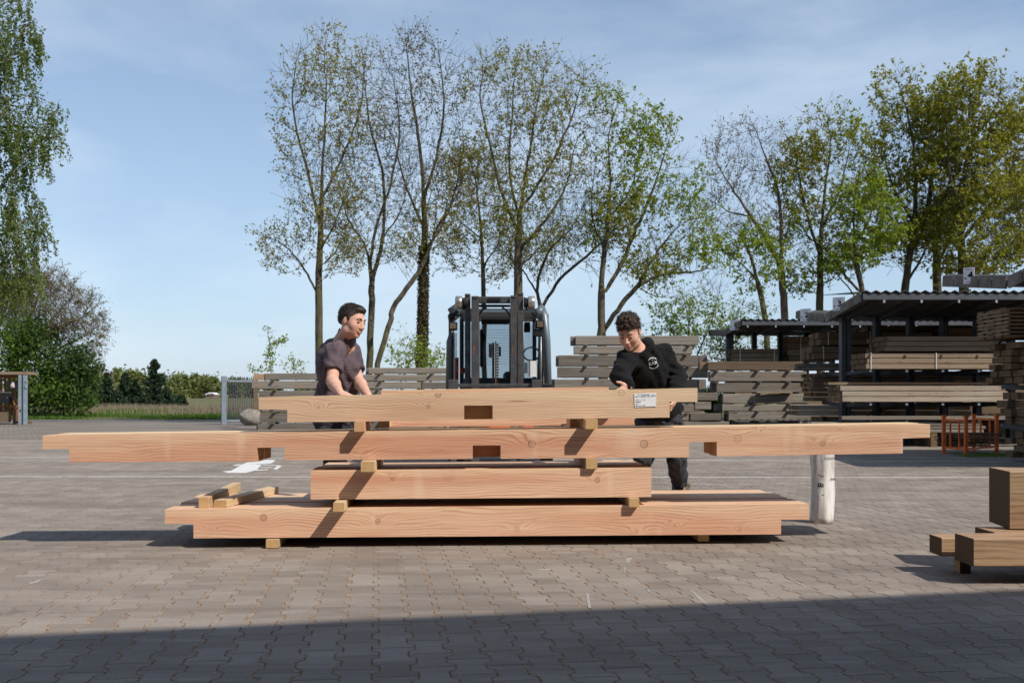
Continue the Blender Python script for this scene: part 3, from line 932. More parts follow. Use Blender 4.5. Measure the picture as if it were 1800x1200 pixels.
# ---- roll wrapped in white plastic behind the right end of the pile
roll = empty('plastic_wrapped_roll', (X(1444.5, 7.68), 7.68, 0), 'white plastic wrapped roll with black print standing behind the right end of the pile', 'roll')
def film():
    m = NT('white_printed_film', 0.32, 0.5)
    P = m.obj()
    n = m.noise(m.scaled(P, (14, 14, 3)), 1.0, 4, 0.6)
    m.col(m.mix(m.ramp(n, [(0.4, 0.0), (0.62, 1.0)]), (0.50, 0.46, 0.42), (0.74, 0.73, 0.72)))
    m.bump(m.noise(m.scaled(P, (10, 10, 2.5)), 1.0, 4), 0.6, 0.02)
    m.b.inputs['Transmission Weight'].default_value = 0.0
    return m.m
M['film'] = film()
vs = []; nseg = 36; nz_ = 14
for iz in range(nz_ + 1):
    z = 0.66 * iz / nz_
    for k in range(nseg):
        t = 2 * PI * k / nseg
        r = 0.088 + 0.0035 * math.sin(3*t + z*9) + 0.002 * math.sin(7*t - z*13) + (0.002 if iz % 5 == 0 else 0)
        if iz == 0: r *= 0.97
        vs.append((roll.location.x + r*math.cos(t) + 0.006*math.sin(z*4), roll.location.y + r*math.sin(t), z))
fs = [(i*nseg+k, i*nseg+(k+1) % nseg, (i+1)*nseg+(k+1) % nseg, (i+1)*nseg+k) for i in range(nz_) for k in range(nseg)]
fs += [tuple(range(nseg-1, -1, -1)), tuple(nz_*nseg+k for k in range(nseg))]
mb = MB(); mb.add(vs, fs)
ro = mb.build('film_wrap', M['film'], roll, sm=True)
def wrap_text(s, size, th0, z0, vertical=False, R=0.0945, mirror=False, bold=0.0):
    cu = bpy.data.curves.new('print', 'FONT'); cu.body = s; cu.size = size; cu.offset = bold
    to = bpy.data.objects.new('print', cu); COL.objects.link(to)
    dg = bpy.context.evaluated_depsgraph_get(); dg.update()
    me = bpy.data.meshes.new_from_object(to.evaluated_get(dg)); bpy.data.objects.remove(to)
    for v in me.vertices:
        u, w = v.co.x, v.co.y
        if vertical: u, w = -w if not mirror else w, u
        t = th0 + u / R
        z = z0 + w
        v.co = (R*math.cos(t) + 0.006*math.sin(z*4), R*math.sin(t), z)
    me.materials.clear(); me.materials.append(M['ink'])
    o = bpy.data.objects.new('print', me); o.parent = roll; COL.objects.link(o)
wrap_text('DOUGLASH', 0.024, math.radians(-100), 0.494)
wrap_text('/', 0.062, math.radians(-128), 0.21, True, mirror=True, bold=0.001)
wrap_text('B', 0.062, math.radians(-128), 0.28, True, mirror=True, bold=0.001)
wrap_text('\\', 0.062, math.radians(-128), 0.36, True, mirror=True, bold=0.001)
wrap_text('TN 0000', 0.022, math.radians(-68), 0.335, bold=0.0005)

# ---- rough timbers at the lower right
RT = [M['rough'], M['roughend']]
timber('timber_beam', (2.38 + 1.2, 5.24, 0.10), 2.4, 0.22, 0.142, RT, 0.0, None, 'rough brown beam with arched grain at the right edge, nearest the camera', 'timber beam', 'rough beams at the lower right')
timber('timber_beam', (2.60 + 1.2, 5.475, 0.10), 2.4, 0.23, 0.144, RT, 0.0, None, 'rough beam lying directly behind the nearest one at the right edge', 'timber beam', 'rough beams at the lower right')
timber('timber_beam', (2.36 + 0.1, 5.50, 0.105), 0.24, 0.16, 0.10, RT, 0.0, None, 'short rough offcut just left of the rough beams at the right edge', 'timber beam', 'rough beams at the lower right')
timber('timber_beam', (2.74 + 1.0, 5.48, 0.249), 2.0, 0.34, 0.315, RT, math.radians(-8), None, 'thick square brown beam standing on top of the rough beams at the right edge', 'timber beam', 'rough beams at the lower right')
timber('dunnage_block', (3.6, 5.4, 0.0), 0.75, 0.09, 0.098, BT, PI/2, None, 'wood block carrying the rough beams at the right edge', 'wood block')
timber('dunnage_block', (2.50, 5.53, 0.0), 0.08, 0.06, 0.103, RT, PI/2, None, 'small wood block under the short rough offcut at the right', 'wood block')
# ------------------------------------------------------------------ old timber stacks in the background
OW = [M['old'], M['oldend']]
PW = [M['pale'], M['brownend']]
BW = [M['brown'], M['brownend']]
TW = [M['tan'], M['brownend']]
ORD = ['topmost', 'second from the top', 'third from the top', 'fourth from the top', 'fifth from the top', 'sixth from the top', 'seventh from the top', 'eighth from the top', 'ninth from the top']
def pxbeam(x0, x1, y0, y1, D, depth, mats, label, cat, group, name='old_timber_beam', dx=0.0):
    xa, xb = X(x0, D), X(x1, D)
    z0, z1 = Z(y1, D), Z(y0, D)
    return timber(name, ((xa + xb)/2 + dx, D + depth/2, z0), xb - xa, depth, z1 - z0, mats, random.gauss(0, 0.0015), None, label, cat, group, 0.012)

def old_stack(rows, D, where, group, spx, mats=OW, deep=2, depth=0.24):
    short = where.replace('the tall weathered', 'tall').replace('the weathered', '')
    for i, r in enumerate(rows):
        x0, x1, y0, y1 = r[:4]; y0 += random.uniform(-0.4, 0.6); y1 += random.uniform(-0.2, 0.7); mm = r[4] if len(r) > 4 else mats
        o = ORD[min(i, 8)]
        pxbeam(x0, x1, y0, y1, D, depth, mm, '%s front beam of %s' % (o, where), 'timber beam', group)
        for k in range(1, deep):
            xa, xb = X(x0, D), X(x1, D)
            sh = (-0.12 if i % 2 == 0 else 0.10) - (0.05 if i == 0 else 0)
            timber('old_timber_beam', ((xa+xb)/2 + sh, D + depth*1.5 + 0.02, Z(y1, D)), (xb-xa)*random.uniform(0.94, 1.0), depth, Z(y0, D)-Z(y1, D), mm, 0, None,
                   '%s rear beam of %s' % (o, where), 'timber beam', group, 0.012)
        # spacers under this beam, standing out a little in front
        if i + 1 < len(rows):
            gap = Z(y1, D) - Z(rows[i+1][2], D)
            if gap > 0.012:
                for si, sx in enumerate(spx):
                    if x0 + 6 < sx < x1 - 6 and rows[i+1][0] < sx < rows[i+1][1]:
                        timber('spacer_block', (X(sx + random.uniform(-4, 4), D), D + depth - 0.02, Z(rows[i+1][2], D) + 0.001), depth*2 + 0.16, 0.09, gap - 0.002, OW, PI/2, None,
                               '%s spacer under the %s beam, %s' % (('left', 'right') [si] if len(spx) == 2 else ('left', 'middle', 'right')[si], o, short), 'wood block', 'spacers in the weathered stacks', 0.004)

# stack C behind the man in the black hoodie
old_stack([(1012,1228,590,606), (1009,1217,608,622), (982,1243,624.5,643), (980,1243,645,663), (975,1228,666,683), (970,1236,686,702), (984,1226,705,720), (976,1238,723,738), (990,1230,740,757)],
          27.2, 'the tall weathered stack behind the hooded man', 'beams of the tall stack behind the hooded man', (1032, 1208))
# shorter ends right of stack C
for i, (x0, x1, y0, y1) in enumerate([(1229,1241,666,684), (1202,1262,690,704), (1222,1250,706,720), (1200,1232,711,724), (1214,1268,727,739), (1198,1282,741,752)]):
    pxbeam(x0, x1, y0, y1, 25.9 + 0.02*i, 0.3, OW, 'short grey offcut number %s between the two tall stacks' % ['one, highest', 'two, longest of the upper ones', 'three, smallest', 'four', 'five', 'six, lowest'][i], 'timber offcut', 'offcuts between the stacks', 'timber_offcut')
# stack B left of the racks
old_stack([(1245,1412,635,650.5,BW), (1248,1417,652.5,669.5), (1260,1407,673,689), (1271,1422,692,708), (1270,1446,710.5,722), (1281,1440,723.5,740), (1300,1460,741.5,756)],
          24.3, 'the weathered stack left of the racks', 'beams of the stack left of the racks', (1262, 1330, 1384), deep=2)
timber('plank', (X(1362, 24.1), 24.2, Z(690.8, 24.1)), 0.9, 0.16, 0.03, TW, 0.1, None, 'thin tan plank sticking out between beams of the stack left of the racks', 'plank')
timber('plank', (X(1240, 24.05), 24.1, Z(726.5, 24.05)), 1.55, 0.12, 0.02, TW, -0.05, None, 'long thin pale lath lying across the foot of the stack left of the racks', 'plank')
# stack D behind the man in the polo shirt
old_stack([(648,788,646,656.5), (632,786,658,669), (628,740,671,683), (634,790,685,697), (622,780,699,711), (630,786,713,724), (628,792,727,741), (620,780,744,757)],
          28.6, 'the weathered stack left of the forklift', 'beams of the stack left of the forklift', (668, 760))
pxbeam(743, 790, 671, 683, 28.6, 0.24, OW, 'short beam end filling the right of the third row in the stack left of the forklift', 'timber beam', 'beams of the stack left of the forklift')
old_stack([(466,606,655.5,667), (443,608,668.5,682.5), (455,600,686,697), (450,610,699,711), (460,602,713,724), (457,608,726,741), (453,600,745,757)],
          28.0, 'the weathered stack beside the boulder', 'beams of the stack right of the boulder', (482, 575))
timber('timber_offcut', (X(454, 28.0), 28.15, Z(667.5, 28.0)), 0.32, 0.3, 0.17, [M['rough'], M['roughend']], 0.2, None, 'orange brown offcut on the left corner of the stack by the gate', 'timber offcut')
timber('fence_board', (X(449.5, 27.9), 27.9, Z(719, 27.9)), 0.09, 0.05, 0.62, BW, 0, None, 'upright brown board at the left end of the stack by the gate', 'board')
# stack seen right of the forklift, behind
old_stack([(968,1004,684,696), (962,1010,698,712), (966,1006,715,730), (960,1012,733,752)], 28.9, 'the weathered stack right of the forklift', 'beams of the low stack by the forklift', (985,))

# ------------------------------------------------------------------ strapped bundles and racks
def bundle(x0, x1, zb, rows, rh, D, ncol, cw, mats, label, straps=(), gap=0.012, jit=0.03, group='timber bundles on the racks', sticker=False):
    """x0,x1 metres"""
    root = empty('timber_bundle', ((x0+x1)/2, D + ncol*cw/2, zb), label, 'timber bundle', group)
    L = x1 - x0
    cache = [timber_me('beam', L * f, cw - 0.008, rh - gap, mats, 0.006) for f in (1.0, 0.985, 0.97)]
    for r in range(rows):
        for c in range(ncol):
            me = random.choice(cache)
            o = link_mesh('beam', me, root, ((x0+x1)/2 + random.uniform(-jit, jit), D + cw*(c+0.5), zb + r*rh + (0.0 if not sticker else 0.0)), 0)
        if sticker and r:
            for c in range(3):
                sx = x0 + 0.03 + (L - 0.06) * c / 2
                mb = MB(); mb.box((sx-0.02, D-0.01, zb + r*rh - gap + 0.001), (sx+0.02, D + ncol*cw, zb + r*rh - 0.001)); mb.build('sticker', M['tan'], root)
    for s in straps:
        sx = x0 + L * s
        mb = MB()
        zt_ = zb + rows*rh - gap + 0.004
        mb.box((sx-0.009, D-0.012, zb-0.005), (sx+0.009, D-0.004, zt_+0.004))
        mb.box((sx-0.009, D-0.004, zt_), (sx+0.009, D+ncol*cw, zt_+0.004))
        mb.build('strap', M['strap'], root)
    return root

def roofed_rack(Dj, x0, x1, zj, ze, colx, label, signs, arm_levels, wing=2.1, rear=True):
    root = empty('roofed_timber_rack', (x0 + 1, Dj, 0), label, 'timber rack', 'roofed cantilever timber racks')
    for side in ((-1, 1) if rear else (-1,)):
        # corrugated sheet
        n = int((x1 - x0) / 0.045)
        xs = np.linspace(x0, x1, n)
        cor = 0.022 * np.sin(np.arange(n) * PI / 2)
        ya = Dj + side * 0.02; yb = Dj + side * wing
        V = []
        for t in (0.0, 0.004 if False else 0.012):
            V.append(np.stack([xs, np.full(n, ya), zj + cor + 0.05 + t], -1)); V.append(np.stack([xs, np.full(n, yb + side*0.06), ze + cor + 0.05 + t], -1))
        V = np.concatenate(V)
        i = np.arange(n - 1)
        Fq = np.concatenate([np.stack([i, i+1, n+i+1, n+i], -1), np.stack([2*n+i, 3*n+i, 3*n+i+1, 2*n+i+1], -1), np.stack([n+i, n+i+1, 3*n+i+1, 3*n+i], -1)])
        np_mesh('roof', V, Fq, M['roofsheet'], root, base=(x0+1, Dj, 0))
        # fascia along the outer edge and the visible end
        mb = MB(); mb.box((x0, yb - 0.03, ze - 0.09), (x1, yb + 0.03, ze + 0.02)); mb.build('fascia', M['steelblue'] if side < 0 else M['fascia'], root)
        # end boards, one per half metre
        nb = 5
        for k in range(nb):
            t0, t1 = k / nb + 0.006, (k + 1) / nb - 0.006
            a = Vector((x0 - 0.03, ya + (yb - ya) * t0, zj + (ze - zj) * t0 - 0.035)); b = Vector((x0 - 0.03, ya + (yb - ya) * t1, zj + (ze - zj) * t1 - 0.035))
            mb = MB(); mb.bar(a, b, 0.03, 0.17); mb.build('end_board', M['fascia'], root)
        for cx in colx:
            mb = MB(); mb.bar((cx, Dj, zj - 0.06), (cx, yb - side*0.05, ze - 0.07), 0.06, 0.10); mb.build('rafter', M['steel'], root)
            if side < 0:
                mb = MB(); mb.box((cx-0.018, yb-0.055, ze-0.15), (cx+0.018, yb-0.033, ze-0.10)); mb.build('bolt', M['galv'], root)
    for k, cx in enumerate(colx):
        mb = MB()
        w = 0.055
        mb.box((cx-w-0.045, Dj-0.09, 0), (cx-0.012, Dj+0.09, zj)); mb.box((cx+0.012, Dj-0.09, 0), (cx+w+0.045, Dj+0.09, zj)) if k == 0 else mb.box((cx+0.012, Dj-0.06, 0), (cx+0.03, Dj+0.06, zj))
        mb.build('column', M['steelblue'] if k == 0 else M['steel'], root)
        for zl in arm_levels:
            for side in ((-1, 1) if rear else (-1,)):
                mb = MB(); mb.bar((cx, Dj + side*0.1, zl-0.075), (cx, Dj + side*1.45, zl-0.035), 0.05, 0.07)
                arm = mb.build('arm', M['steel'], root)
                mb = MB(); mb.box((cx-0.022, Dj+side*1.455-0.012, zl-0.065), (cx+0.022, Dj+side*1.455+0.012, zl-0.005)); mb.build('arm_tip', M['galv'], root)
    # cross brace between the first columns
    if len(colx) > 1:
        mb = MB(); mb.bar((colx[0], Dj, 0.15), (colx[1], Dj, 0.75), 0.02, 0.03); mb.build('brace', M['steel'], root)
        mb = MB(); mb.bar((colx[0], Dj+0.04, 0.75), (colx[1], Dj+0.04, 0.15), 0.02, 0.03); mb.build('brace', M['steel'], root)
    for (txt, y, z, w, h, ang_) in signs:
        c = Vector((x0 - 0.06, y, z))
        s_ = MB(); s_.box((-0.006, -w/2, -h/2), (0.006, w/2, h/2))
        Rz = Matrix.Rotation(ang_, 4, 'Z')
        s_.v = [tuple(Rz @ Vector(p) + c) for p in s_.v]
        sp = s_.build('sign', M['white'], root)
        ux = Rz @ Vector((0, -1, 0)); nrm_ = Rz @ Vector((-1, 0, 0))
        pre, num = txt
        text_mesh('lettering', pre, h*0.24, c + nrm_*0.009 + ux*(-w*0.40) + Vector((0,0,-h*0.22)), ux, (0,0,1), M['ink'], root, bold=0.002)
        text_mesh('lettering', num, h*0.62, c + nrm_*0.009 + ux*(-w*0.10) + Vector((0,0,-h*0.20)), ux, (0,0,1), M['ink'], root, bold=0.006)
        mb = MB()
        for zz_ in (-h*0.40, h*0.38):
            a = c + nrm_*0.0075 + Vector((0,0,zz_)) - ux*w*0.3; b = c + nrm_*0.0075 + Vector((0,0,zz_)) + ux*w*0.3
            mb.bar(a, b, 0.004, 0.008)
        mb.build('sign_line', M['blueink'], root)
    return root

turn = math.radians(50)
mid = roofed_rack(20.5, 6.48, 16.5, 2.60, 2.84, [6.86 + 0.69*k for k in range(12)], 'middle roofed timber rack with signs 2 and 3 on its left end',
                  [(('s.', '3'), 19.55, 2.78, 0.25, 0.26, turn), (('s.', '2'), 21.75, 2.74, 0.25, 0.27, turn)], (0.62-0.09, 0.86, 1.50))
farr = roofed_rack(28.0, 5.98, 14.5, 2.76, 2.90, [6.12 + 0.73*k for k in range(9)], 'farthest roofed timber rack with sign 1 on its left end',
                   [(('s.', '1'), 26.5, 2.86, 0.26, 0.28, turn)], (0.9, 1.88))
nearr = roofed_rack(14.0, 7.0, 13.5, 2.60, 2.86, [7.62 + 0.69*k for k in range(7)], 'nearest roofed timber rack at the right edge with sign 4',
                    [(('s.', '4'), 15.12, 2.80, 0.155, 0.245, turn)], (0.55, 1.15, 1.80))

GB = 'timber bundles on the racks'
Df = 19.0
def pb(x0, x1, y0, y1, D, rows, ncol, cw, mats, label, straps=(), **k):
    zb = Z(y1, D); zt_ = Z(y0, D)
    return bundle(X(x0, D), X(x1, D), zb, rows, (zt_-zb)/rows, D, ncol, cw, mats, label, straps, **k)
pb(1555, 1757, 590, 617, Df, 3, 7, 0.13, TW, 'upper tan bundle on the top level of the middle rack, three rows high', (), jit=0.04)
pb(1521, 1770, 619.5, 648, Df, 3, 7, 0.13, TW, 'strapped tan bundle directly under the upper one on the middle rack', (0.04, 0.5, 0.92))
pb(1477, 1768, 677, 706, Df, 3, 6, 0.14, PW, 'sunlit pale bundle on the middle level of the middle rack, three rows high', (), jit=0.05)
timber('plank', (X(1595, 19.3), 19.4, Z(676.2, 19.3)), 3.1, 0.3, 0.05, BW, 0.0, None, 'brown plank lying on top of the sunlit pale bundle of the middle rack', 'plank')
pb(1402, 1712, 711, 730, 20.75, 2, 4, 0.2, PW, 'strapped bundle on the low rear level behind the columns of the middle rack', (0.25, 0.62, 0.8), gap=0.02)
timber('timber_beam', (X(1631, 18.95), 19.05, Z(737.5, 18.95)), X(1782, 18.95)-X(1480, 18.95), 0.2, 0.068, OW, 0.0, None, 'single long grey beam on the low arms of the middle rack', 'timber beam')
pb(1430, 1730, 741, 760, Df, 3, 5, 0.16, OW, 'low grey bundle under the long single beam at the foot of the middle rack', (), jit=0.12)
for k, sx in enumerate((1470, 1560, 1642, 1700)):
    timber('support_block', (X(sx, Df), Df + 0.4, 0.0), 0.8, 0.12, Z(760.5, Df) - 0.0, BW, PI/2, None, '%s support block under the low grey bundle' % ('leftmost', 'second', 'third', 'rightmost')[k], 'wood block', 'support blocks under the racks')
# rear side of the middle rack
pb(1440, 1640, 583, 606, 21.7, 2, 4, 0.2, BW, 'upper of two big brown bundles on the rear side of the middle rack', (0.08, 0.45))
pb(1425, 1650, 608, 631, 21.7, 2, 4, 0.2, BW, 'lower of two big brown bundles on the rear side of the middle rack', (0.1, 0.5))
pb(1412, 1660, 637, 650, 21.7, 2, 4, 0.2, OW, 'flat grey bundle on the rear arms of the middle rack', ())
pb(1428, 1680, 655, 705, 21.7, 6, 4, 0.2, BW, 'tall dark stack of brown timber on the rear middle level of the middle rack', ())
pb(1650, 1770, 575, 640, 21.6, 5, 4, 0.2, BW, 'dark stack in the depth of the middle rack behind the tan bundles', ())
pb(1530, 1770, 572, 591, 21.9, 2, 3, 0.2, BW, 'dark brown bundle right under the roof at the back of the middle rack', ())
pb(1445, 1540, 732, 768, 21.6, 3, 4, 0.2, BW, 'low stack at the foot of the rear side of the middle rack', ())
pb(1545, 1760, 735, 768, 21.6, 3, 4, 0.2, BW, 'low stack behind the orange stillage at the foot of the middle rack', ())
pb(1500, 1790, 651, 677, 22.0, 3, 3, 0.2, BW, 'added dark brown timber stack filling the bright gap between rear arms of the middle rack', ())  # added so the bright gap between the arms reads dark
pb(1560, 1900, 655, 764, 24.2, 9, 2, 0.3, BW, 'added tall dark timber stack filling the bright gap behind the middle rack at the right', (), jit=0.1)  # this and the next stack are added to close bright gaps behind the rack
pb(1400, 1545, 668, 764, 24.4, 8, 2, 0.3, BW, 'added tall dark timber stack filling the gap behind the left end of the middle rack', (), jit=0.1)
# far rack
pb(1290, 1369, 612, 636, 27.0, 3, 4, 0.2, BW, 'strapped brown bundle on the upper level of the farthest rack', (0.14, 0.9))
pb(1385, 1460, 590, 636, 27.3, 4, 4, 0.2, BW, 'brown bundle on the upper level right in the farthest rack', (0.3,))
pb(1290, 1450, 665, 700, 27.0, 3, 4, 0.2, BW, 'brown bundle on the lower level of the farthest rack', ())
# near rack at the right edge
bundle(7.0, 9.6, 1.81, 8, 0.055, 14.1, 5, 0.18, BW, 'stickered board stack high in the nearest rack at the right edge', (), gap=0.022, jit=0.03, sticker=True)
bundle(7.25, 10.0, 1.16, 6, 0.10, 14.15, 5, 0.2, BW, 'dark timber stack on the middle level of the nearest rack at the right edge', (), jit=0.1)
bundle(7.4, 10.0, 0.56, 4, 0.12, 14.15, 5, 0.2, BW, 'dark timber stack on the lower level of the nearest rack at the right edge', (), jit=0.12)
bundle(7.5, 10.2, 0.06, 4, 0.10, 14.0, 5, 0.2, BW, 'ground level stack in the nearest rack at the right edge', (), jit=0.12)
bundle(7.6, 10.2, 0.5, 4, 0.12, 12.7, 5, 0.2, BW, 'front stack on the lower arms of the nearest rack', (), jit=0.1)

# ------------------------------------------------------------------ orange stillage with laths
st = empty('stillage', (X(1706, 16.9), 17.15, 0), 'orange steel stillage holding laths in front of the middle rack', 'stillage')
Ds = 16.75; De = 17.45
xl, xr = X(1658, Ds), X(1698, Ds)
def post(x, y, h=0.62, w=0.05):
    mb = MB(); mb.box((x-w/2, y-w/2, 0.0), (x+w/2, y+w/2, h)); mb.box((x-w*0.75, y-w*0.75, h), (x+w*0.75, y+w*0.75, h+0.03)); mb.build('post', M['orange'], st)
xs_ = (7.29, 7.66, 8.0, 8.20)
P4 = [(X(1659, 16.8), 16.8), (X(1698, 16.4), 16.4), (X(1712, 17.6), 17.6), (X(1752, 17.1), 17.1)]
for p in P4: post(*p)
def rail(a, b, z, w=0.035, nm='rail'):
    mb = MB(); mb.bar((a[0], a[1], z), (b[0], b[1], z), w, w); mb.build(nm, M['orange'], st)
for a, b in ((0, 1), (2, 3), (0, 2), (1, 3)):
    rail(P4[a], P4[b], 0.10)
    if (a, b) in ((0, 1), (2, 3)):
        rail(P4[a], P4[b], 0.57)
        for t in (0.3, 0.7):
            x = P4[a][0] + (P4[b][0]-P4[a][0])*t; y = P4[a][1] + (P4[b][1]-P4[a][1])*t
            mb = MB(); mb.box((x-0.012, y-0.012, 0.1), (x+0.012, y+0.012, 0.57)); mb.build('bar', M['orange'], st)
for k in range(26):
    a = Vector((X(1662, 17.0) + random.uniform(-0.1, 0.1), 16.75 + random.uniform(0, 0.5), 0.135 + 0.008*k))
    L_ = random.uniform(0.7, 1.0)
    b = a + Vector((L_, random.uniform(-0.12, 0.30), random.uniform(-0.03, 0.01) - 0.002*k*0.5))
    d = b - a
    timber('lath', ((a.x+b.x)/2, (a.y+b.y)/2, 0.125 + 0.0085*k), L_, random.uniform(0.03, 0.05), 0.014, BW if k % 3 else TW, math.atan2(d.y, d.x), None,
           'thin wooden lath in the loose bundle lying in the orange stillage', 'lath', 'laths in the orange stillage', 0.002)
# weeds by the right edge
def blades(name, xy, hgt, wid, mat, lean=0.25, z0=0.0, zf=None):
    n = len(xy)
    h = RNG.uniform(0.5, 1.0, n) * hgt
    a = RNG.uniform(0, 2*PI, n); ln = RNG.normal(0, lean, n) * h
    la = RNG.uniform(0, 2*PI, n)
    z = np.full(n, z0) if zf is None else zf(xy)
    w = wid * RNG.uniform(0.5, 1.2, n)
    dx, dy = np.cos(a)*w, np.sin(a)*w
    tx, ty = xy[:,0] + np.cos(la)*ln, xy[:,1] + np.sin(la)*ln
    mx, my = xy[:,0] + np.cos(la)*ln*0.3, xy[:,1] + np.sin(la)*ln*0.3
    V = np.stack([np.stack([xy[:,0]-dx, xy[:,1]-dy, z], -1), np.stack([xy[:,0]+dx, xy[:,1]+dy, z], -1),
                  np.stack([mx+dx*0.7, my+dy*0.7, z+h*0.55], -1), np.stack([tx, ty, z+h], -1), np.stack([mx-dx*0.7, my-dy*0.7, z+h*0.55], -1)], 1).reshape(-1, 3)
    i = np.arange(n)*5
    Fc = np.concatenate([np.stack([i, i+1, i+2], -1), np.stack([i, i+2, i+4], -1), np.stack([i+4, i+2, i+3], -1)])
    return np_mesh(name, V, Fc, mat)
n = 2200
xy = np.stack([RNG.uniform(7.2, 10.5, n), RNG.normal(16.1, 0.22, n)], -1)
xy[:, 1] += 0.12*np.sin(xy[:, 0]*5)
tag(blades('grass', xy, 0.06, 0.006, M['leaf_green']), 'low weeds growing along the paving edge at the right', 'grass', None, 'stuff')
n = 500
xy = np.stack([RNG.normal(7.05, 0.12, n), RNG.normal(33.4, 0.3, n)], -1)

# ------------------------------------------------------------------ gate, shed, boulder at the left
gate = empty('gate', (X(394, 34), 34, 0), 'open grey metal bar gate with a tall square post left of the boulder', 'gate')
mb = MB(); mb.box((X(390.5, 34), 33.93, 0), (X(398, 34), 34.07, Z(661, 34))); mb.build('gate_post', M['galv'], gate)
mb = MB(); mb.box((X(389.4, 34), 33.95, 0), (X(390.3, 34), 34.09, Z(661, 34))); mb.build('post_edge', M['ink'], gate)
ga, gb = (X(401, 34.2), 34.2), (X(447, 34.4), 34.4)
for z in (0.12, 1.48):
    mb = MB(); mb.bar((ga[0], ga[1], z), (gb[0], gb[1], z), 0.04, 0.06); mb.build('gate_rail', M['galv'], gate)
for k in range(15):
    t = (k + 0.3) / 15
    x = ga[0] + (gb[0]-ga[0])*t; y = ga[1] + (gb[1]-ga[1])*t
    mb = MB(); mb.box((x-0.011, y-0.011, 0.08), (x+0.011, y+0.011, 1.60 + 0.03*(k % 2))); mb.build('gate_bar', M['steelblue'], gate)
mb = MB(); mb.tube([(ga[0]-0.15, 34.1, 0.12), (ga[0]+0.02, 34.2, 0.12)], 0.02, 6); mb.build('hinge', M['galv'], gate)

# boulder
bm = bmesh.new(); bmesh.ops.create_icosphere(bm, subdivisions=4, radius=1.0)
from mathutils import noise as mnoise
for v in bm.verts:
    p = v.co.copy()
    f = 1 + 0.16*mnoise.noise(p*1.3) + 0.05*mnoise.noise(p*4)
    v.co = Vector((p.x*0.40*f, p.y*0.32*f, p.z*0.29*f))
    v.co.z = max(v.co.z, -0.24)
me = bpy.data.meshes.new('boulder'); bm.to_mesh(me); bm.free(); smooth(me)
me.materials.append(plain('granite', (0.22, 0.20, 0.175), 0.9, 0.2, 0, 0.35, 14, 0.6, dirt=(0.10, 0.085, 0.07)))
o = link_mesh('boulder', me, None, (X(442, 33.2), 33.2, 0.24)); tag(o, 'rounded grey granite boulder at the foot of the gate', 'boulder')

# wooden enclosure with letter boxes at the left edge
sh = empty('wooden_shelter', (X(20, 34), 34.5, 0), 'orange brown wooden board shelter with letter boxes at the left edge', 'shed')
xL, xR = X(-70, 34), X(34, 34)
nb = 13
M['stain'] = old_wood('stained_board', (0.20, 0.095, 0.04), (0.34, 0.17, 0.07), (0.06, 0.03, 0.015), (0.14, 0.06, 0.03), 0.5, 0.4)
for k in range(nb):
    x0 = xL + (xR-xL)*k/nb; x1 = xL + (xR-xL)*(k+1)/nb
    d = 0.02 if k % 2 else 0.0
    link_mesh('board', timber_me('board', Z(664, 34) - 0.1, x1-x0-0.008, 0.025, [M['stain'], M['brownend']], 0.003), sh, ((x0+x1)/2, 34.4 + d, 0.0)).location.z = 0.0
    o = bpy.context.scene.collection.objects[-1]
    o.rotation_euler = (0, -PI/2, 0); o.rotation_euler = Matrix(((0,0,1),(0,1,0),(-1,0,0))).to_euler()
    o.rotation_euler = (PI/2, -PI/2, PI/2)
    o.location = Vector(((x0+x1)/2, 34.4 + d, 0.1 + (Z(664,34)-0.1)/2)) - wloc(sh)
mb = MB(); mb.box((xL, 34.0, Z(658, 34)), (X(47, 34), 34.75, Z(653, 34))); mb.build('top_board', M['tan'], sh)
mb = MB(); mb.box((xL, 34.28, Z(664, 34)+0.003), (X(42, 34), 34.36, Z(658.3, 34))); mb.build('lintel', M['stain'], sh)
mb = MB(); mb.box((xL, 34.3, Z(716, 34)), (X(33, 34), 34.36, Z(712, 34))); mb.build('cross_board', M['stain'], sh)
mb = MB(); mb.box((X(20, 34), 34.3, 0.04), (X(30, 34), 34.37, Z(713, 34)-0.09)); mb.build('panel', M['stain'], sh)
mb = MB(); mb.box((X(15, 34), 34.3, 0.0), (X(36, 34), 34.8, 0.1)); mb.build('plinth', M['brownend'], sh)
mb = MB(); mb.box((X(10.5, 34), 34.1, Z(685, 34)), (X(33, 34), 34.27, Z(671, 34))); lb = mb.build('letter_box', M['ink'], sh)
mb = MB(); mb.box((X(17, 34), 34.085, Z(680.5, 34)), (X(23, 34), 34.098, Z(674.5, 34))); mb.build('sticker', M['white'], lb)
mb = MB(); mb.box((X(18.4, 34), 34.07, Z(678.8, 34)), (X(21.6, 34), 34.083, Z(676.6, 34))); mb.build('sticker_mark', M['orange'], lb)
mb = MB(); mb.box((X(18.5, 34), 34.085, Z(673.6, 34)), (X(22.5, 34), 34.098, Z(671.8, 34))); mb.build('sticker', M['white'], lb)
mb = MB(); mb.box((X(-14, 34), 34.05, Z(709, 34)), (X(16, 34), 34.27, Z(690.5, 34))); lb = mb.build('letter_box', M['ink'], sh)
mb = MB(); mb.box((X(-14, 34), 34.03, Z(690.3, 34)), (X(16.3, 34), 34.27, Z(689, 34))); mb.build('lid', M['fascia'], lb)
mb = MB(); mb.box((X(11, 34), 34.035, Z(699.5, 34)), (X(12, 34), 34.048, Z(698.3, 34))); mb.build('lock', M['galv'], lb)
mb = MB(); mb.box((X(-20, 34), 33.9, Z(742, 34)), (X(13, 34), 34.24, Z(724, 34))); mb.build('planter', M['brown'], sh)
gp_ = empty('fence_post', (X(40, 33.6), 33.6, 0), 'tall galvanised steel gate post in front of the wooden shelter at the left edge', 'post')
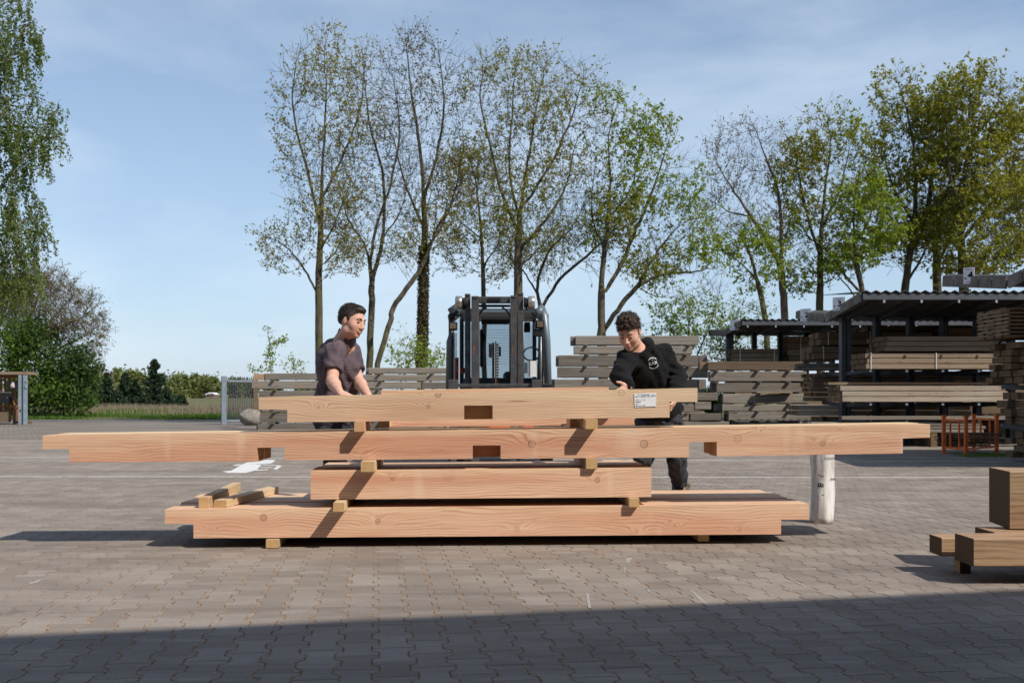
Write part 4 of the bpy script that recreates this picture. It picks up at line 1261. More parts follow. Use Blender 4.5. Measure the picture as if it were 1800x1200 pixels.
for x0, x1, mt in ((33.5, 38.2, 'galv'), (38.4, 41.8, 'steelblue'), (42, 46, 'galv')):
    mb = MB(); mb.box((X(x0, 33.6), 33.55 if mt == 'galv' else 33.6, 0), (X(x1, 33.6), 33.7, Z(659, 33.6))); mb.build('flange', M[mt], gp_)
mb = MB(); mb.box((X(46.2, 33.6), 33.5, Z(681, 33.6)), (X(49, 33.6), 33.6, Z(674, 33.6))); mb.build('latch', M['galv'], gp_)
mb = MB(); mb.box((X(46.2, 33.6), 33.5, Z(671, 33.6)), (X(49, 33.6), 33.6, Z(668, 33.6))); mb.build('latch', M['galv'], gp_)
mb = MB(); mb.box((X(36.5, 33.6), 33.53, Z(723, 33.6)), (X(38, 33.6), 33.549, Z(719.5, 33.6))); mb.build('slot', M['ink'], gp_)

# ------------------------------------------------------------------ distant farm buildings
def house(name, px0, px1, D, eave, ridge, wallm, roofm, label):
    root = empty(name, (X((px0+px1)/2, D), D, 0), label, 'house')
    x0, x1 = X(px0, D), X(px1, D)
    mb = MB(); mb.box((x0+0.4, D, -0.1), (x1-0.4, D+8, eave)); wl = mb.build('wall', wallm, root)
    for k in range(3):
        wx = x0 + (x1-x0)*(0.25 + 0.22*k)
        mb = MB(); mb.box((wx, D-0.06, 0.9), (wx+1.1, D-0.01, 1.9)); mb.build('window', M['ink'], root)
    mb = MB()
    zr = ridge; ym = D + 4; hip = (x1-x0)*0.12
    mb.add([(x0, D-0.5, eave+0.004), (x1, D-0.5, eave+0.004), (x1, D+8.5, eave+0.004), (x0, D+8.5, eave+0.004), (x0+hip, ym, zr), (x1-hip, ym, zr)], [(0,1,5,4), (1,2,5), (2,3,4,5), (3,0,4), (3,2,1,0)])
    mb.build('roof', roofm, root)
M['slate'] = plain('slate_roof', (0.09, 0.105, 0.13), 0.7, 0.3, 0, 0.15, 1)
M['brickfar'] = plain('far_brick', (0.20, 0.14, 0.11), 0.9, 0.1, 0, 0.2, 1)
house('farmhouse', 300, 350, 520, 2.2, 4.2, M['brickfar'], M['slate'], 'low distant house with a dark blue slate roof behind the tall conifer')
house('farm_shed', 360, 377, 430, 1.4, 2.3, M['brickfar'], M['white'], 'small distant shed with a white roof left of the gate post')
house('farm_shed', 402, 418, 480, 1.2, 2.0, M['white'], M['white'], 'small distant white roofed shed seen through the bars of the gate')
# ------------------------------------------------------------------ trees
def grow(init, attr, step=0.32, kill=0.5, infl=5.0, iters=140, up=0.25, cap=6000):
    """space colonisation. init: list of polylines (first starts at the root)"""
    pos = []; par = []
    for pl in init:
        pts = [np.array(p, float) for p in pl]
        if pos:
            A = np.array(pos); prev = int(np.argmin(((A - pts[0])**2).sum(1)))
        else:
            pos.append(pts[0]); par.append(-1); prev = 0
        for a, b in zip(pts[:-1], pts[1:]):
            L = np.linalg.norm(b - a); k = max(1, int(L / step))
            for j in range(1, k + 1):
                p = a + (b - a) * j / k + RNG.normal(0, 0.012, 3)
                pos.append(p); par.append(prev); prev = len(pos) - 1
    pos = [np.array(p) for p in pos]
    P = np.zeros((cap + 400, 3)); n = len(pos); P[:n] = pos
    par = list(par)
    A = attr.copy()
    d2 = np.full(len(A), 1e9); ni = np.zeros(len(A), int)
    def upd(lo, hi):
        nonlocal d2, ni
        D = ((A[:, None, :] - P[None, lo:hi, :])**2).sum(-1)
        j = D.argmin(1); m = D[np.arange(len(A)), j]
        b = m < d2
        d2 = np.where(b, m, d2); ni = np.where(b, j + lo, ni)
    for s in range(0, n, 400): upd(s, min(n, s + 400))
    for it in range(iters):
        keep = d2 > kill * kill
        A = A[keep]; d2 = d2[keep]; ni = ni[keep]
        if len(A) == 0 or n > cap: break
        act = d2 < infl * infl
        if not act.any(): break
        v = A[act] - P[ni[act]]
        v /= np.linalg.norm(v, axis=1)[:, None] + 1e-9
        u, inv = np.unique(ni[act], return_inverse=True)
        dirs = np.zeros((len(u), 3)); np.add.at(dirs, inv, v)
        dirs /= np.linalg.norm(dirs, axis=1)[:, None] + 1e-9
        dirs += RNG.normal(0, 0.16, dirs.shape); dirs[:, 2] += up
        dirs /= np.linalg.norm(dirs, axis=1)[:, None] + 1e-9
        new = P[u] + dirs * step
        k = len(u)
        P[n:n+k] = new; par.extend(u.tolist())
        upd(n, n + k); n += k
    return P[:n].copy(), np.array(par)

def radii(par, tip=0.006, e=2.12, rmax=None):
    n = len(par); r = np.zeros(n); acc = np.zeros(n)
    for i in range(n - 1, -1, -1):
        r[i] = max(tip, acc[i] ** (1 / e)) if acc[i] > 0 else tip
        if par[i] >= 0: acc[par[i]] += r[i] ** e
    # growing order guarantees children come later
    if rmax: 
        r = tip * (r / tip) ** (math.log(rmax / tip) / math.log(r[0] / tip))
    return r

def tubes(P, par, r, nthick=8, nthin=3, thr=0.035):
    d = np.zeros_like(P)
    ok = par >= 0
    d[ok] = P[ok] - P[par[ok]]
    d[~ok] = (0, 0, 1)
    d /= np.linalg.norm(d, axis=1)[:, None] + 1e-9
    ref = np.array([0.31, 0.9, 0.12]); a = np.cross(d, ref); a /= np.linalg.norm(a, axis=1)[:, None] + 1e-9
    b = np.cross(d, a)
    Vs = []; Fs = []; off = 0
    for sides, sel in ((nthick, ok & (r >= thr)), (nthin, ok & (r < thr))):
        i = np.nonzero(sel)[0]
        if len(i) == 0: continue
        p = par[i]
        t = np.arange(sides) * 2 * PI / sides
        c, s = np.cos(t), np.sin(t)
        r0 = np.minimum(r[p], r[i] * 1.25)
        R0 = P[p][:, None] + (a[p][:, None] * c[None, :, None] + b[p][:, None] * s[None, :, None]) * r0[:, None, None]
        R1 = P[i][:, None] + (a[i][:, None] * c[None, :, None] + b[i][:, None] * s[None, :, None]) * r[i][:, None, None]
        V = np.concatenate([R0, R1], 1).reshape(-1, 3)
        base = off + np.arange(len(i)) * 2 * sides
        k = np.arange(sides); k2 = (k + 1) % sides
        Fq = np.stack([base[:, None] + k, base[:, None] + k2, base[:, None] + sides + k2, base[:, None] + sides + k], -1).reshape(-1, 4)
        Vs.append(V); Fs.append(Fq); off += len(V)
    return np.concatenate(Vs), np.concatenate(Fs)

def sticks(A, B, ra, rb):
    """thin 3 sided prisms"""
    d = B - A; d /= np.linalg.norm(d, axis=1)[:, None] + 1e-9
    a = np.cross(d, np.array([0.3, 0.8, 0.2])); a /= np.linalg.norm(a, axis=1)[:, None] + 1e-9; b = np.cross(d, a)
    t = np.arange(3) * 2 * PI / 3; c, s = np.cos(t), np.sin(t)
    R0 = A[:, None] + (a[:, None]*c[None, :, None] + b[:, None]*s[None, :, None]) * ra
    R1 = B[:, None] + (a[:, None]*c[None, :, None] + b[:, None]*s[None, :, None]) * rb
    V = np.concatenate([R0, R1], 1).reshape(-1, 3)
    base = np.arange(len(A)) * 6; k = np.arange(3); k2 = (k+1) % 3
    Fq = np.stack([base[:, None]+k, base[:, None]+k2, base[:, None]+3+k2, base[:, None]+3+k], -1).reshape(-1, 4)
    return V, Fq

def leaves(C, size, spread, per, droop=0.0):
    n = len(C) * per
    c = np.repeat(C, per, 0) + RNG.normal(0, spread, (n, 3))
    a = RNG.normal(0, 1, (n, 3)); a[:, 2] -= droop; a /= np.linalg.norm(a, axis=1)[:, None]
    b = np.cross(a, RNG.normal(0, 1, (n, 3))); b /= np.linalg.norm(b, axis=1)[:, None]
    s = size * RNG.uniform(0.6, 1.3, n)[:, None]
    nn = np.cross(a, b) * s * 0.18
    V = np.stack([c - a*s, c + b*s*0.55 + nn, c + a*s, c - b*s*0.55 + nn], 1).reshape(-1, 3)
    return V, np.arange(n * 4).reshape(-1, 4)

def catmull(w, k=5):
    if len(w) < 3: return w
    q = np.concatenate([[2*w[0]-w[1]], w, [2*w[-1]-w[-2]]]); out = []
    for i in range(1, len(q)-2):
        for t in np.arange(k)/k:
            out.append(0.5*((2*q[i]) + (q[i+1]-q[i-1])*t + (2*q[i-1]-5*q[i]+4*q[i+1]-q[i+2])*t*t + (3*q[i]-q[i-1]-3*q[i+1]+q[i+2])*t**3))
    out.append(w[-1]); return np.array(out)

def ell(specs, n):
    """specs: (cx,cy,rx,ry,weight) photo px, sampled inside ellipsoids at tree distance"""
    w = np.array([s[2]*s[3]*max(s[2],30)*(s[4] if len(s) > 4 else 1) for s in specs]); w = w / w.sum()
    out = []
    for s, ww in zip(specs, w):
        k = int(n * ww) + 8
        u = RNG.normal(0, 1, (k, 3)); u /= np.linalg.norm(u, axis=1)[:, None]
        u *= (RNG.random(k) ** (1/2.4))[:, None]
        out.append(np.stack([s[0] + u[:, 0]*s[2], s[1] + u[:, 1]*s[3], u[:, 1-1]*0 + u[:, 2] * max(s[2], 25) * 0.9], -1))
    return np.concatenate(out)

def to_world(p, D):
    # (px, py, depth offset px) -> metres at distance D; depth offset stays real depth
    sc = D / F
    return np.stack([(p[:, 0]-900)*sc, D + p[:, 2]*sc, CH + (HY-p[:, 1])*sc], -1)

def tree(name, D, lines, crown, natt, leafm, label, group=None, lsize=0.060, lper=5, ldens=0.85, twigs=2, twl=0.6, rmax=0.16, bark='bark', step=0.26, kill=0.36, up=0.38, extra=None, cat='tree', lspread=0.055, cap=6500, tipr=0.0075, minz=0.0, leaf2=None):
    init = []
    for li, pl in enumerate(lines):
        pts = [(p[0], p[1], p[2] if len(p) > 2 else 0.0) for p in pl]
        w = catmull(to_world(np.array(pts, float), D))
        if li == 0: w[0, 2] = -0.05
        init.append([tuple(q) for q in w])
    A = to_world(ell(crown, int(natt * 2.6)), D)
    A = A[A[:, 2] > 0.6]
    P, par = grow(init, A, step=step, kill=kill, up=up, cap=cap)
    r = radii(par, tip=tipr, rmax=rmax)
    hz = np.clip((P[:, 2] - P[0, 2]) / (P[:, 2].max() - P[0, 2]), 0, 1)
    r = np.maximum(tipr, r * (1 - 0.35 * hz))
    base = tuple(P[0])
    root = empty(name, base, label, cat, group)
    V, Fq = tubes(P, par, r)
    thin = np.nonzero((r < 0.028))[0]
    tip = np.nonzero((r < 0.02) & (P[:, 2] > minz))[0]
    tv = []
    ends = P[tip]
    if twigs:
        src = np.repeat(thin, twigs)
        dirp = P[src] - P[np.maximum(par[src], 0)]
        dirp /= np.linalg.norm(dirp, axis=1)[:, None] + 1e-9
        dr = dirp * 0.9 + RNG.normal(0, 0.5, (len(src), 3)); dr[:, 2] += up * 1.6
        dr /= np.linalg.norm(dr, axis=1)[:, None]
        E = P[src] + dr * (twl * RNG.uniform(0.4, 1.2, len(src)))[:, None]
        V2, F2 = sticks(P[src], E, tipr * 0.75, tipr * 0.4)
        Fq = np.concatenate([Fq, F2 + len(V)]); V = np.concatenate([V, V2])
        ends = np.concatenate([ends, E, (E + P[src]) / 2])
    np_mesh('trunk', V, Fq, M[bark], root, base=base, sm=True)
    if leafm and lper:
        e_ = ends; fq = 1.15
        cl = np.sin(e_[:, 0]*fq*1.7 + 1.3*np.sin(e_[:, 2]*fq)) + np.sin(e_[:, 1]*fq*1.9 + e_[:, 2]*fq*1.3) + np.sin(e_[:, 2]*fq*2.3 - e_[:, 0]*fq)
        m = RNG.random(len(ends)) < ldens * np.clip(0.95 + 0.6*cl, 0.12, 2.5)
        LV, LF = leaves(ends[m], lsize, lspread, lper)
        if leaf2:
            # the crown keeps one mesh, with a second leaf colour in patches
            cc = LV.reshape(-1, 4, 3).mean(1)
            pm = (np.sin(cc[:, 0]*0.9 + cc[:, 2]*0.7) + RNG.normal(0, 0.7, len(cc))) > 0.4
            np_mesh('crown', LV, LF, [M[leafm], M[leaf2]], root, base=base, mi=pm.astype(int))
        else:
            np_mesh('crown', LV, LF, M[leafm], root, base=base)
    return root, P, r

GT = 'tall spring trees behind the yard'
tree('tree', 34, [[(562,750),(561,650),(560,520),(563,420),(567,300),(573,180),(570,90)], [(560,525),(545,490),(520,452),(490,425),(455,412)], [(564,400),(540,300),(515,190),(520,110)], [(566,350),(600,280),(630,190,15),(640,110,10)], [(563,440),(590,400,-20),(620,330,-25)], [(562,470),(585,440,20),(600,400,40)]],
     [(568,150,62,105), (520,200,45,120), (620,180,45,110), (570,330,75,110), (505,440,55,52,1.1), (600,440,50,60)], 1900, 'leaf_bud',
     'leftmost tall tree with a straight trunk and sparse budding crown', GT, lsize=0.050, lper=3, ldens=0.90, rmax=0.145)
tree('tree', 34.6, [[(648,750),(650,640),(653,540),(652,480),(640,430),(612,385),(598,340)], [(653,500),(668,440),(676,380),(672,300),(650,220),(640,130)], [(670,420),(700,370,20),(720,300,20)], [(648,470),(665,400,-20),(690,330,-30),(705,230,-20),(690,130,0)]],
     [(655,180,50,110), (690,240,45,120), (620,300,45,80), (655,400,85,80)], 1500, 'leaf_bud',
     'tall tree with a forked crooked trunk just right of the polo shirted man', GT, lsize=0.042, lper=3, ldens=0.45, rmax=0.13)
tree('tree', 33.6, [[(652,748),(664,640),(684,575),(692,540),(720,500),(744,462),(770,400),(805,340)], [(744,462),(760,420,15),(765,360,20)]],
     [(800,330,45,55), (765,400,40,50), (720,450,35,40)], 420, 'leaf_bud',
     'slender tree leaning strongly to the right between the forked tree and the ivy clad one', GT, lsize=0.050, lper=3, ldens=0.90, rmax=0.11)
r4, P4_, rr4 = tree('tree', 34.2, [[(739,750),(740,640),(743,520),(746,420),(744,330),(735,240),(722,150),(715,80)], [(745,350),(770,260,10),(780,170,10),(770,90)], [(744,400),(715,330,-10),(695,250,-10)], [(746,440),(775,400),(800,330,10),(815,250,20)]],
     [(730,140,62,95), (785,170,50,90), (695,200,45,100), (745,300,80,110), (800,330,45,80)], 1900, 'leaf_brown',
     'tall tree with ivy wrapped round its lower trunk left of the forklift', GT, lsize=0.045, lper=2, ldens=0.55, rmax=0.15)
# ivy on its trunk
n = 3800
ya = RNG.uniform(435, 645, n); th = RNG.uniform(0, 2*PI, n)
c = to_world(np.stack([741.5 + (650-ya)*0.018, ya, np.zeros(n)], -1), 34.2)
rad = 0.15 + RNG.random(n)**2 * 0.06 * (0.4 + (ya-435)/300)
c[:, 0] += np.cos(th)*rad; c[:, 1] += np.sin(th)*rad
LV, LF = leaves(c, 0.05, 0.02, 1, 0.3)
np_mesh('ivy', LV, LF, M['ivy'], r4, base=tuple(wloc(r4)))
tree('tree', 37.5, [[(853,745),(851,640),(850,520),(846,420),(838,330),(820,260)], [(848,470),(875,430),(890,380)], [(846,420),(810,390),(785,370)]],
     [(840,330,60,80), (815,430,55,60), (870,450,50,60)], 800, 'leaf_bud', 'thin tree rising directly behind the left side of the forklift mast', GT, lsize=0.048, lper=5, ldens=0.95, rmax=0.11)
tree('tree', 34.0, [[(914,750),(913,640),(911,520),(912,420),(918,350),(930,270),(945,180),(960,110)], [(912,410),(885,350,-10),(865,270,-10),(845,180,0),(850,110)], [(913,385),(895,300,20),(900,200,20),(905,120)], [(914,370),(960,300,10),(1000,220,10),(1025,140)], [(912,440),(950,400,-20),(990,340,-20),(1010,260,-10)], [(912,470),(930,450,30),(960,420,40)]],
     [(880,170,75,85), (960,180,85,88), (1030,190,48,75), (900,300,85,90), (990,310,70,90), (930,400,100,60), (830,300,35,90)], 2700, 'leaf_olive',
     'broad many limbed tree rising behind the forklift with olive young leaves', GT, lsize=0.050, lper=3, ldens=0.90, rmax=0.18, leaf2='leaf_bud')
tree('tree', 35.5, [[(948,748),(950,640),(952,560),(945,500),(960,450),(985,420),(1010,400)], [(950,545),(985,490,10),(1030,450,10),(1075,410,0)], [(952,530),(925,480,20),(900,455,20)]],
     [(1010,400,65,55), (960,460,60,50), (1070,400,50,50), (900,440,50,40)], 900, 'leaf_bud', 'low spreading tree just right of the forklift with arching limbs', GT, lsize=0.042, lper=3, ldens=0.63, rmax=0.13)
tree('tree', 33.4, [[(1060,750),(1060,640),(1057,560),(1058,480),(1067,400),(1072,320),(1070,240),(1085,180)], [(1058,585),(1085,545),(1120,505),(1165,482),(1215,478),(1260,470)], [(1060,520),(1090,470,10),(1120,400,15),(1150,330,10),(1175,250)], [(1062,440),(1040,380,-15),(1045,290,-15)], [(1072,380),(1110,330,20),(1130,250,20)], [(1120,505),(1150,450,-20),(1190,400,-20)], [(1120,505),(1160,520,20),(1210,520,25)]],
     [(1080,240,55,75), (1140,260,60,72), (1180,340,60,75), (1100,360,80,80), (1200,430,70,60), (1150,460,80,50), (1060,440,50,60), (1240,470,45,40)], 2700, 'leaf_lime',
     'leaning oak in bright lime green leaf behind the man in the black hoodie', GT, lsize=0.060, lper=5, ldens=0.50, rmax=0.18, leaf2='leaf_olive')
# right group
tree('tree', 38, [[(1382,735),(1380,600),(1377,520),(1368,460),(1340,410),(1300,350),(1262,290)], [(1372,480),(1374,400),(1365,330),(1340,260),(1325,220)], [(1368,460),(1390,400,15),(1410,330,10)], [(1320,380),(1290,370,20),(1255,350,20)]],
     [(1300,290,70,75), (1350,290,55,75), (1270,380,50,60), (1345,400,60,60), (1395,330,35,70)], 1600, 'leaf_brown',
     'nearly bare grey brown tree leaning left at the left side of the right hand group', GT, lsize=0.042, lper=3, ldens=0.45, rmax=0.16, bark='barkbrown')
tree('tree', 37, [[(1352,740),(1350,640),(1345,560),(1328,480),(1310,430),(1285,400)], [(1330,490),(1300,460),(1270,440)]],
     [(1300,420,45,50), (1330,470,50,50)], 450, 'leaf_lime', 'thin leaning tree just left of the bare grey one with green lower twigs', GT, lsize=0.068, lper=6, ldens=0.66, rmax=0.13)
tree('tree', 38, [[(1443,735),(1442,600),(1441,500),(1443,420),(1450,340),(1460,260),(1455,210)], [(1442,450),(1415,380,-10),(1400,300,-10),(1395,240)], [(1520,520),(1490,490),(1455,440),(1425,420),(1400,380)], [(1446,400),(1480,330,10),(1495,250)]],
     [(1450,260,70,75), (1400,320,50,80), (1490,310,50,90), (1440,420,75,70), (1420,480,50,50)], 2000, 'leaf_olive',
     'upright tree with olive young leaves right of the nearly bare one', GT, lsize=0.062, lper=6, ldens=0.50, rmax=0.16, leaf2='leaf_lime')
tree('tree', 36.5, [[(1530,735),(1528,620),(1520,540),(1508,470),(1500,390),(1510,310)], [(1524,560),(1495,510),(1460,470)], [(1504,430),(1530,380),(1545,320)]],
     [(1505,360,50,70), (1540,400,50,60), (1490,450,55,50)], 1000, 'leaf_lime', 'lower crooked tree in front of the olive leaved one, above the sign 3 rack', GT, lsize=0.068, lper=6, ldens=0.66, rmax=0.13)
tree('tree', 38.5, [[(1590,735),(1588,620),(1590,520),(1602,430),(1610,340),(1605,250),(1590,180),(1575,140)], [(1606,390),(1570,330),(1550,260)], [(1610,330),(1640,270),(1650,220)], [(1592,500),(1630,440,10),(1650,370,10)]],
     [(1575,170,45,50,1.2), (1585,260,55,70), (1550,300,40,60), (1640,250,40,60), (1600,400,70,90)], 2100, 'leaf_olive',
     'tall full tree behind the middle rack roof with a narrow raised top', GT, lsize=0.068, lper=6, ldens=0.66, rmax=0.17, leaf2='leaf_olive')
tree('tree', 39, [[(1642,735),(1640,620),(1648,520),(1645,440),(1632,380),(1640,300),(1660,220)], [(1646,470),(1680,400,10),(1690,320,10)]],
     [(1650,230,55,70), (1640,360,60,80), (1690,330,40,80)], 1300, 'leaf_olive', 'tree with a bent double trunk between the two tallest right hand trees', GT, lsize=0.068, lper=6, ldens=0.66, rmax=0.19, leaf2='leaf_lime')
tree('tree', 36.8, [[(1700,735),(1698,620),(1695,530),(1690,440),(1692,360),(1700,270),(1705,180)], [(1692,420),(1735,370),(1770,320),(1790,250)], [(1692,380),(1665,310,-10),(1660,230,-10)], [(1696,490),(1740,440,20),(1790,400,20)], [(1700,260),(1745,200),(1760,160)]],
     [(1705,190,75,70,1.2), (1660,220,45,60), (1765,210,55,65), (1700,320,85,90), (1775,340,60,80), (1720,440,90,60)], 3000, 'leaf_olive',
     'broadest and fullest of the right hand trees behind the sign 4 roof', GT, lsize=0.068, lper=6, ldens=0.66, rmax=0.2)
tree('tree', 40, [[(1840,735),(1838,600),(1830,480),(1825,380),(1810,280),(1800,200)], [(1830,470),(1790,410),(1760,380)]],
     [(1810,250,60,90), (1830,370,80,90), (1770,400,50,60)], 1500, 'leaf_olive', 'tree cut by the right edge of the picture above the racks', GT, lsize=0.068, lper=6, ldens=0.66, rmax=0.19, leaf2='leaf_bud')
# understorey
GS = 'shrubs behind the timber stacks'
tree('shrub', 30.5, [[(1215,745),(1213,640),(1210,560),(1200,520)], [(1213,650),(1245,580),(1260,530)], [(1214,660),(1185,590),(1170,550)]],
     [(1215,570,62,60), (1180,560,40,40), (1260,600,45,60), (1240,530,50,40)], 1100, 'leaf_green', 'leafy green young birch between the two tall timber stacks', GS, lsize=0.048, lper=5, ldens=0.95, rmax=0.06, up=0.1, step=0.25, kill=0.35, cat='shrub', leaf2='leaf_lime')
tree('shrub', 31, [[(1275,742),(1276,660),(1280,600),(1290,560)]], [(1285,600,40,60), (1310,560,40,40), (1330,600,40,50)], 600, 'leaf_green', 'green shrub seen under the roof of the farthest rack', GS, lsize=0.042, lper=3, ldens=0.63, rmax=0.05, up=0.1, step=0.25, kill=0.35, cat='shrub')
tree('shrub', 30, [[(706,745),(705,680),(700,640),(690,615)], [(705,670),(725,630),(735,605)]], [(700,625,38,22), (735,630,35,26), (715,600,20,22)], 260, 'leaf_lime',
     'low lime green shrub behind the stack left of the forklift', GS, lsize=0.050, lper=3, ldens=0.90, rmax=0.03, up=0.1, step=0.2, kill=0.3, cat='shrub', tipr=0.004)
tree('shrub', 31.5, [[(762,745),(760,680),(755,640)]], [(765,635,28,16)], 90, 'leaf_lime', 'small pale green shrub at the foot of the ivy clad tree', GS, lsize=0.050, lper=3, ldens=0.90, rmax=0.03, up=0.1, step=0.2, kill=0.3, cat='shrub', tipr=0.004)
tree('sapling', 29.5, [[(476,745),(475,680),(476,640),(473,600),(470,575)], [(476,650),(455,652),(436,645)], [(474,605),(490,600),(496,597)], [(472,590),(460,590)]], [(473,585,12,12), (487,602,12,8), (474,620,9,20), (450,648,16,8), (476,640,8,12)], 150, 'leaf_lime',
     'single thin sapling with bright leaves poking above the stack by the gate', GS, lsize=0.042, lper=3, ldens=0.81, rmax=0.014, up=0.0, step=0.15, kill=0.2, cat='sapling', tipr=0.004, twl=0.12, lspread=0.05)
tree('sapling', 30.5, [[(520,745),(520,680),(516,650),(512,630)], [(520,670),(535,640)]], [(520,645,28,18)], 80, 'leaf_lime', 'wispy sapling right of the taller one above the stack by the gate', GS, lsize=0.04, lper=2, ldens=0.4, rmax=0.012, up=0.1, step=0.15, kill=0.25, cat='sapling', tipr=0.003, twl=0.2)
n = 9000
xy = np.stack([X(RNG.uniform(960, 1260, n), 30.5), RNG.normal(30.6, 0.4, n)], -1)
tag(blades('undergrowth', xy, 1.35, 0.05, M['leaf_green'], 0.35), 'green undergrowth behind the tall timber stack', 'undergrowth', None, 'stuff')

# birch with hanging branches at the left edge
Db = 20.0
init = [[(-60,745),(-55,600),(-50,400),(-48,200),(-40,20),(-35,-120)], [(-50,400),(-20,350,10),(20,290,15),(60,240,10),(100,195)], [(-48,200),(-20,150),(20,90),(50,40)], [(-50,300),(-10,240,-20),(30,190,-20),(60,165)], [(-50,450),(-10,420),(40,390),(80,370)], [(-45,60),(0,10),(40,-20)],
        [(-52,520),(-20,500,-10),(20,470,-10),(50,450)], [(-50,350),(-70,300,40),(-90,250,60)]]
W_ = []
for li, pl in enumerate(init):
    w = to_world(np.array([(p[0], p[1], p[2] if len(p) > 2 else 0) for p in pl], float), Db)
    if li == 0: w[0, 2] = -0.05
    W_.append([tuple(q) for q in w])
A = to_world(ell([(20,60,58,90), (-60,100,60,160), (80,200,48,42), (20,230,75,70), (10,380,75,80), (-60,350,70,180), (20,460,60,60)], 6500), Db)
P, par = grow(W_, A, step=0.17, kill=0.22, up=0.1, cap=9000)
r = radii(par, tip=0.004, rmax=0.13)
base = tuple(P[0])
birch = empty('birch_tree', base, 'weeping birch with hanging leafy strands at the left edge', 'tree')
V, Fq = tubes(P, par, r, thr=0.02)
np_mesh('trunk', V, Fq, M['birchbark'], birch, base=base, sm=True)
tips = np.nonzero(r < 0.012)[0]
tips = tips[RNG.random(len(tips)) < 0.85]
seg = 7
st_ = P[tips]; L = RNG.uniform(0.3, 1.15, len(tips))
cur = st_.copy(); hd = RNG.normal(0, 0.5, (len(tips), 3)); hd[:, 2] = 0
SV, SF, LC = [], [], []
off = 0
for k in range(seg):
    nxt = cur + np.stack([hd[:, 0]*L/seg*(1-k/seg)*0.5, hd[:, 1]*L/seg*(1-k/seg)*0.5, -L/seg], -1)
    v, f = sticks(cur, nxt, 0.0022, 0.0018)
    SV.append(v); SF.append(f + off); off += len(v)
    for t in (0.0, 0.35, 0.7): LC.append(cur + (nxt - cur)*t)
    cur = nxt
np_mesh('hanging_twigs', np.concatenate(SV), np.concatenate(SF), M['barkbrown'], birch, base=base)
LC = np.concatenate(LC); LC = LC[RNG.random(len(LC)) < 0.85]
LV, LF = leaves(LC, 0.033, 0.03, 3, 0.5)
np_mesh('crown', LV, LF, M['leaf_birch'], birch, base=base)

# brownish bare tree and green bush at the left
tree('tree', 44, [[(22,740),(20,690),(25,640),(40,590),(60,540),(75,500)], [(22,670),(55,620),(100,580),(140,560)], [(24,650),(10,600),(-20,550)], [(30,620),(70,570,20),(110,530,20)], [(60,640),(110,610),(150,590)]],
     [(70,530,70,62), (120,560,58,62,1.2), (20,560,60,70), (130,600,50,45)], 1900, 'leaf_brown', 'dense twiggy tree with a brown nearly leafless rounded crown at the left', None, lsize=0.04, lper=3, ldens=0.8, twigs=9, rmax=0.22, up=0.1, bark='barkbrown', step=0.34, kill=0.36)
tree('bush', 43, [[(110,738),(108,700),(100,660)], [(108,700),(130,650)], [(108,710),(70,660)]], [(95,640,52,30), (60,655,50,45), (132,630,22,14), (120,680,34,34), (60,600,40,30), (150,655,14,10), (90,700,60,24)], 900, 'leaf_dark', 'big dark green bush under the brown twiggy tree', None, lsize=0.085, lper=14, ldens=1.0, rmax=0.10, up=0.05, cat='bush', leaf2='leaf_green', lspread=0.28)
tree('bush', 42.6, [[(52,738),(52,722)]], [(54,712,10,12)], 60, 'leaf_lime', 'small yellow green bush beside the galvanised post', None, lsize=0.060, lper=12, ldens=0.85, rmax=0.03, up=0.0, cat='bush', step=0.15, kill=0.2)

# distant trees
def fartree(px, py_top, py_bot, wpx, D, lm, label, nl=1500, size=0.3, trunk=True, name='tree', zb=0.0, cat='tree'):
    xc = X(px, D); zt_ = Z(py_top, D); w = wpx / F * D / 2
    z0 = Z(py_bot, D) if py_bot else 0
    root = empty(name, (xc, D, zb), label, cat, 'distant trees on the horizon')
    nbr = 26
    A_ = []; B_ = []
    hub = np.array([xc, D, z0 + (zt_-z0)*0.25])
    cs = RNG.normal(0, 1, (nbr, 3)); cs /= np.linalg.norm(cs, axis=1)[:, None]
    cl = hub + cs * np.array([w*0.72, w*0.72, (zt_-z0)*0.40]) + np.array([0, 0, (zt_-z0)*0.30])
    mb = MB()
    mb.tube([(xc, D, -0.2), (xc, D, hub[2])], [w*0.07, w*0.05], 5)
    tv, tf = sticks(np.repeat(hub[None], nbr, 0), cl, w*0.03, w*0.012)
    mb.add([tuple(q) for q in tv], [tuple(q) for q in tf])
    mb.build('trunk', M['bark'], root, fix=False)
    k = nl // nbr
    c = np.repeat(cl, k, 0) + RNG.normal(0, 1, (k*nbr, 3)) * np.array([w*0.22, w*0.22, (zt_-z0)*0.10])
    LV, LF = leaves(c, size, 0.05, 1)
    np_mesh('crown', LV, LF, M[lm], root, base=tuple(wloc(root)))
data = [(150,662,700,60,110,'fargreen','pale green distant tree right of the big dark bush'), (172,655,700,44,112,'farbrown','brownish distant tree behind the leftmost conifer'),
        (205,660,700,56,125,'fargreen','rounded yellow green distant tree between the first two conifers'), (235,662,700,48,120,'fargreen','rounded distant tree right of the second conifer'),
        (255,672,700,34,130,'farbrown','small brown distant tree left of the tallest conifer'), (300,664,702,44,140,'fargreen','rounded green distant tree right of the tallest conifer'),
        (318,668,702,32,145,'fargreen','small green distant tree over the slate roofed house'), (337,667,700,26,150,'fargreen','slim distant tree above the house roof'),
        (356,671,702,26,155,'fargreen','low distant tree left of the white roofed shed'), (374,669,702,30,150,'fargreen','distant tree just left of the gate post'),
        (412,672,702,34,160,'fargreen','distant tree seen through the gate bars'), (440,675,702,30,165,'fargreen','distant tree at the right end of the gate'), (130,672,704,40,100,'farbrown','brown scrubby distant tree behind the bush'),
        (480,678,702,40,190,'fargreen','far tree hidden behind the stack by the gate'), (540,680,702,44,190,'fargreen','far tree behind the left stack')]
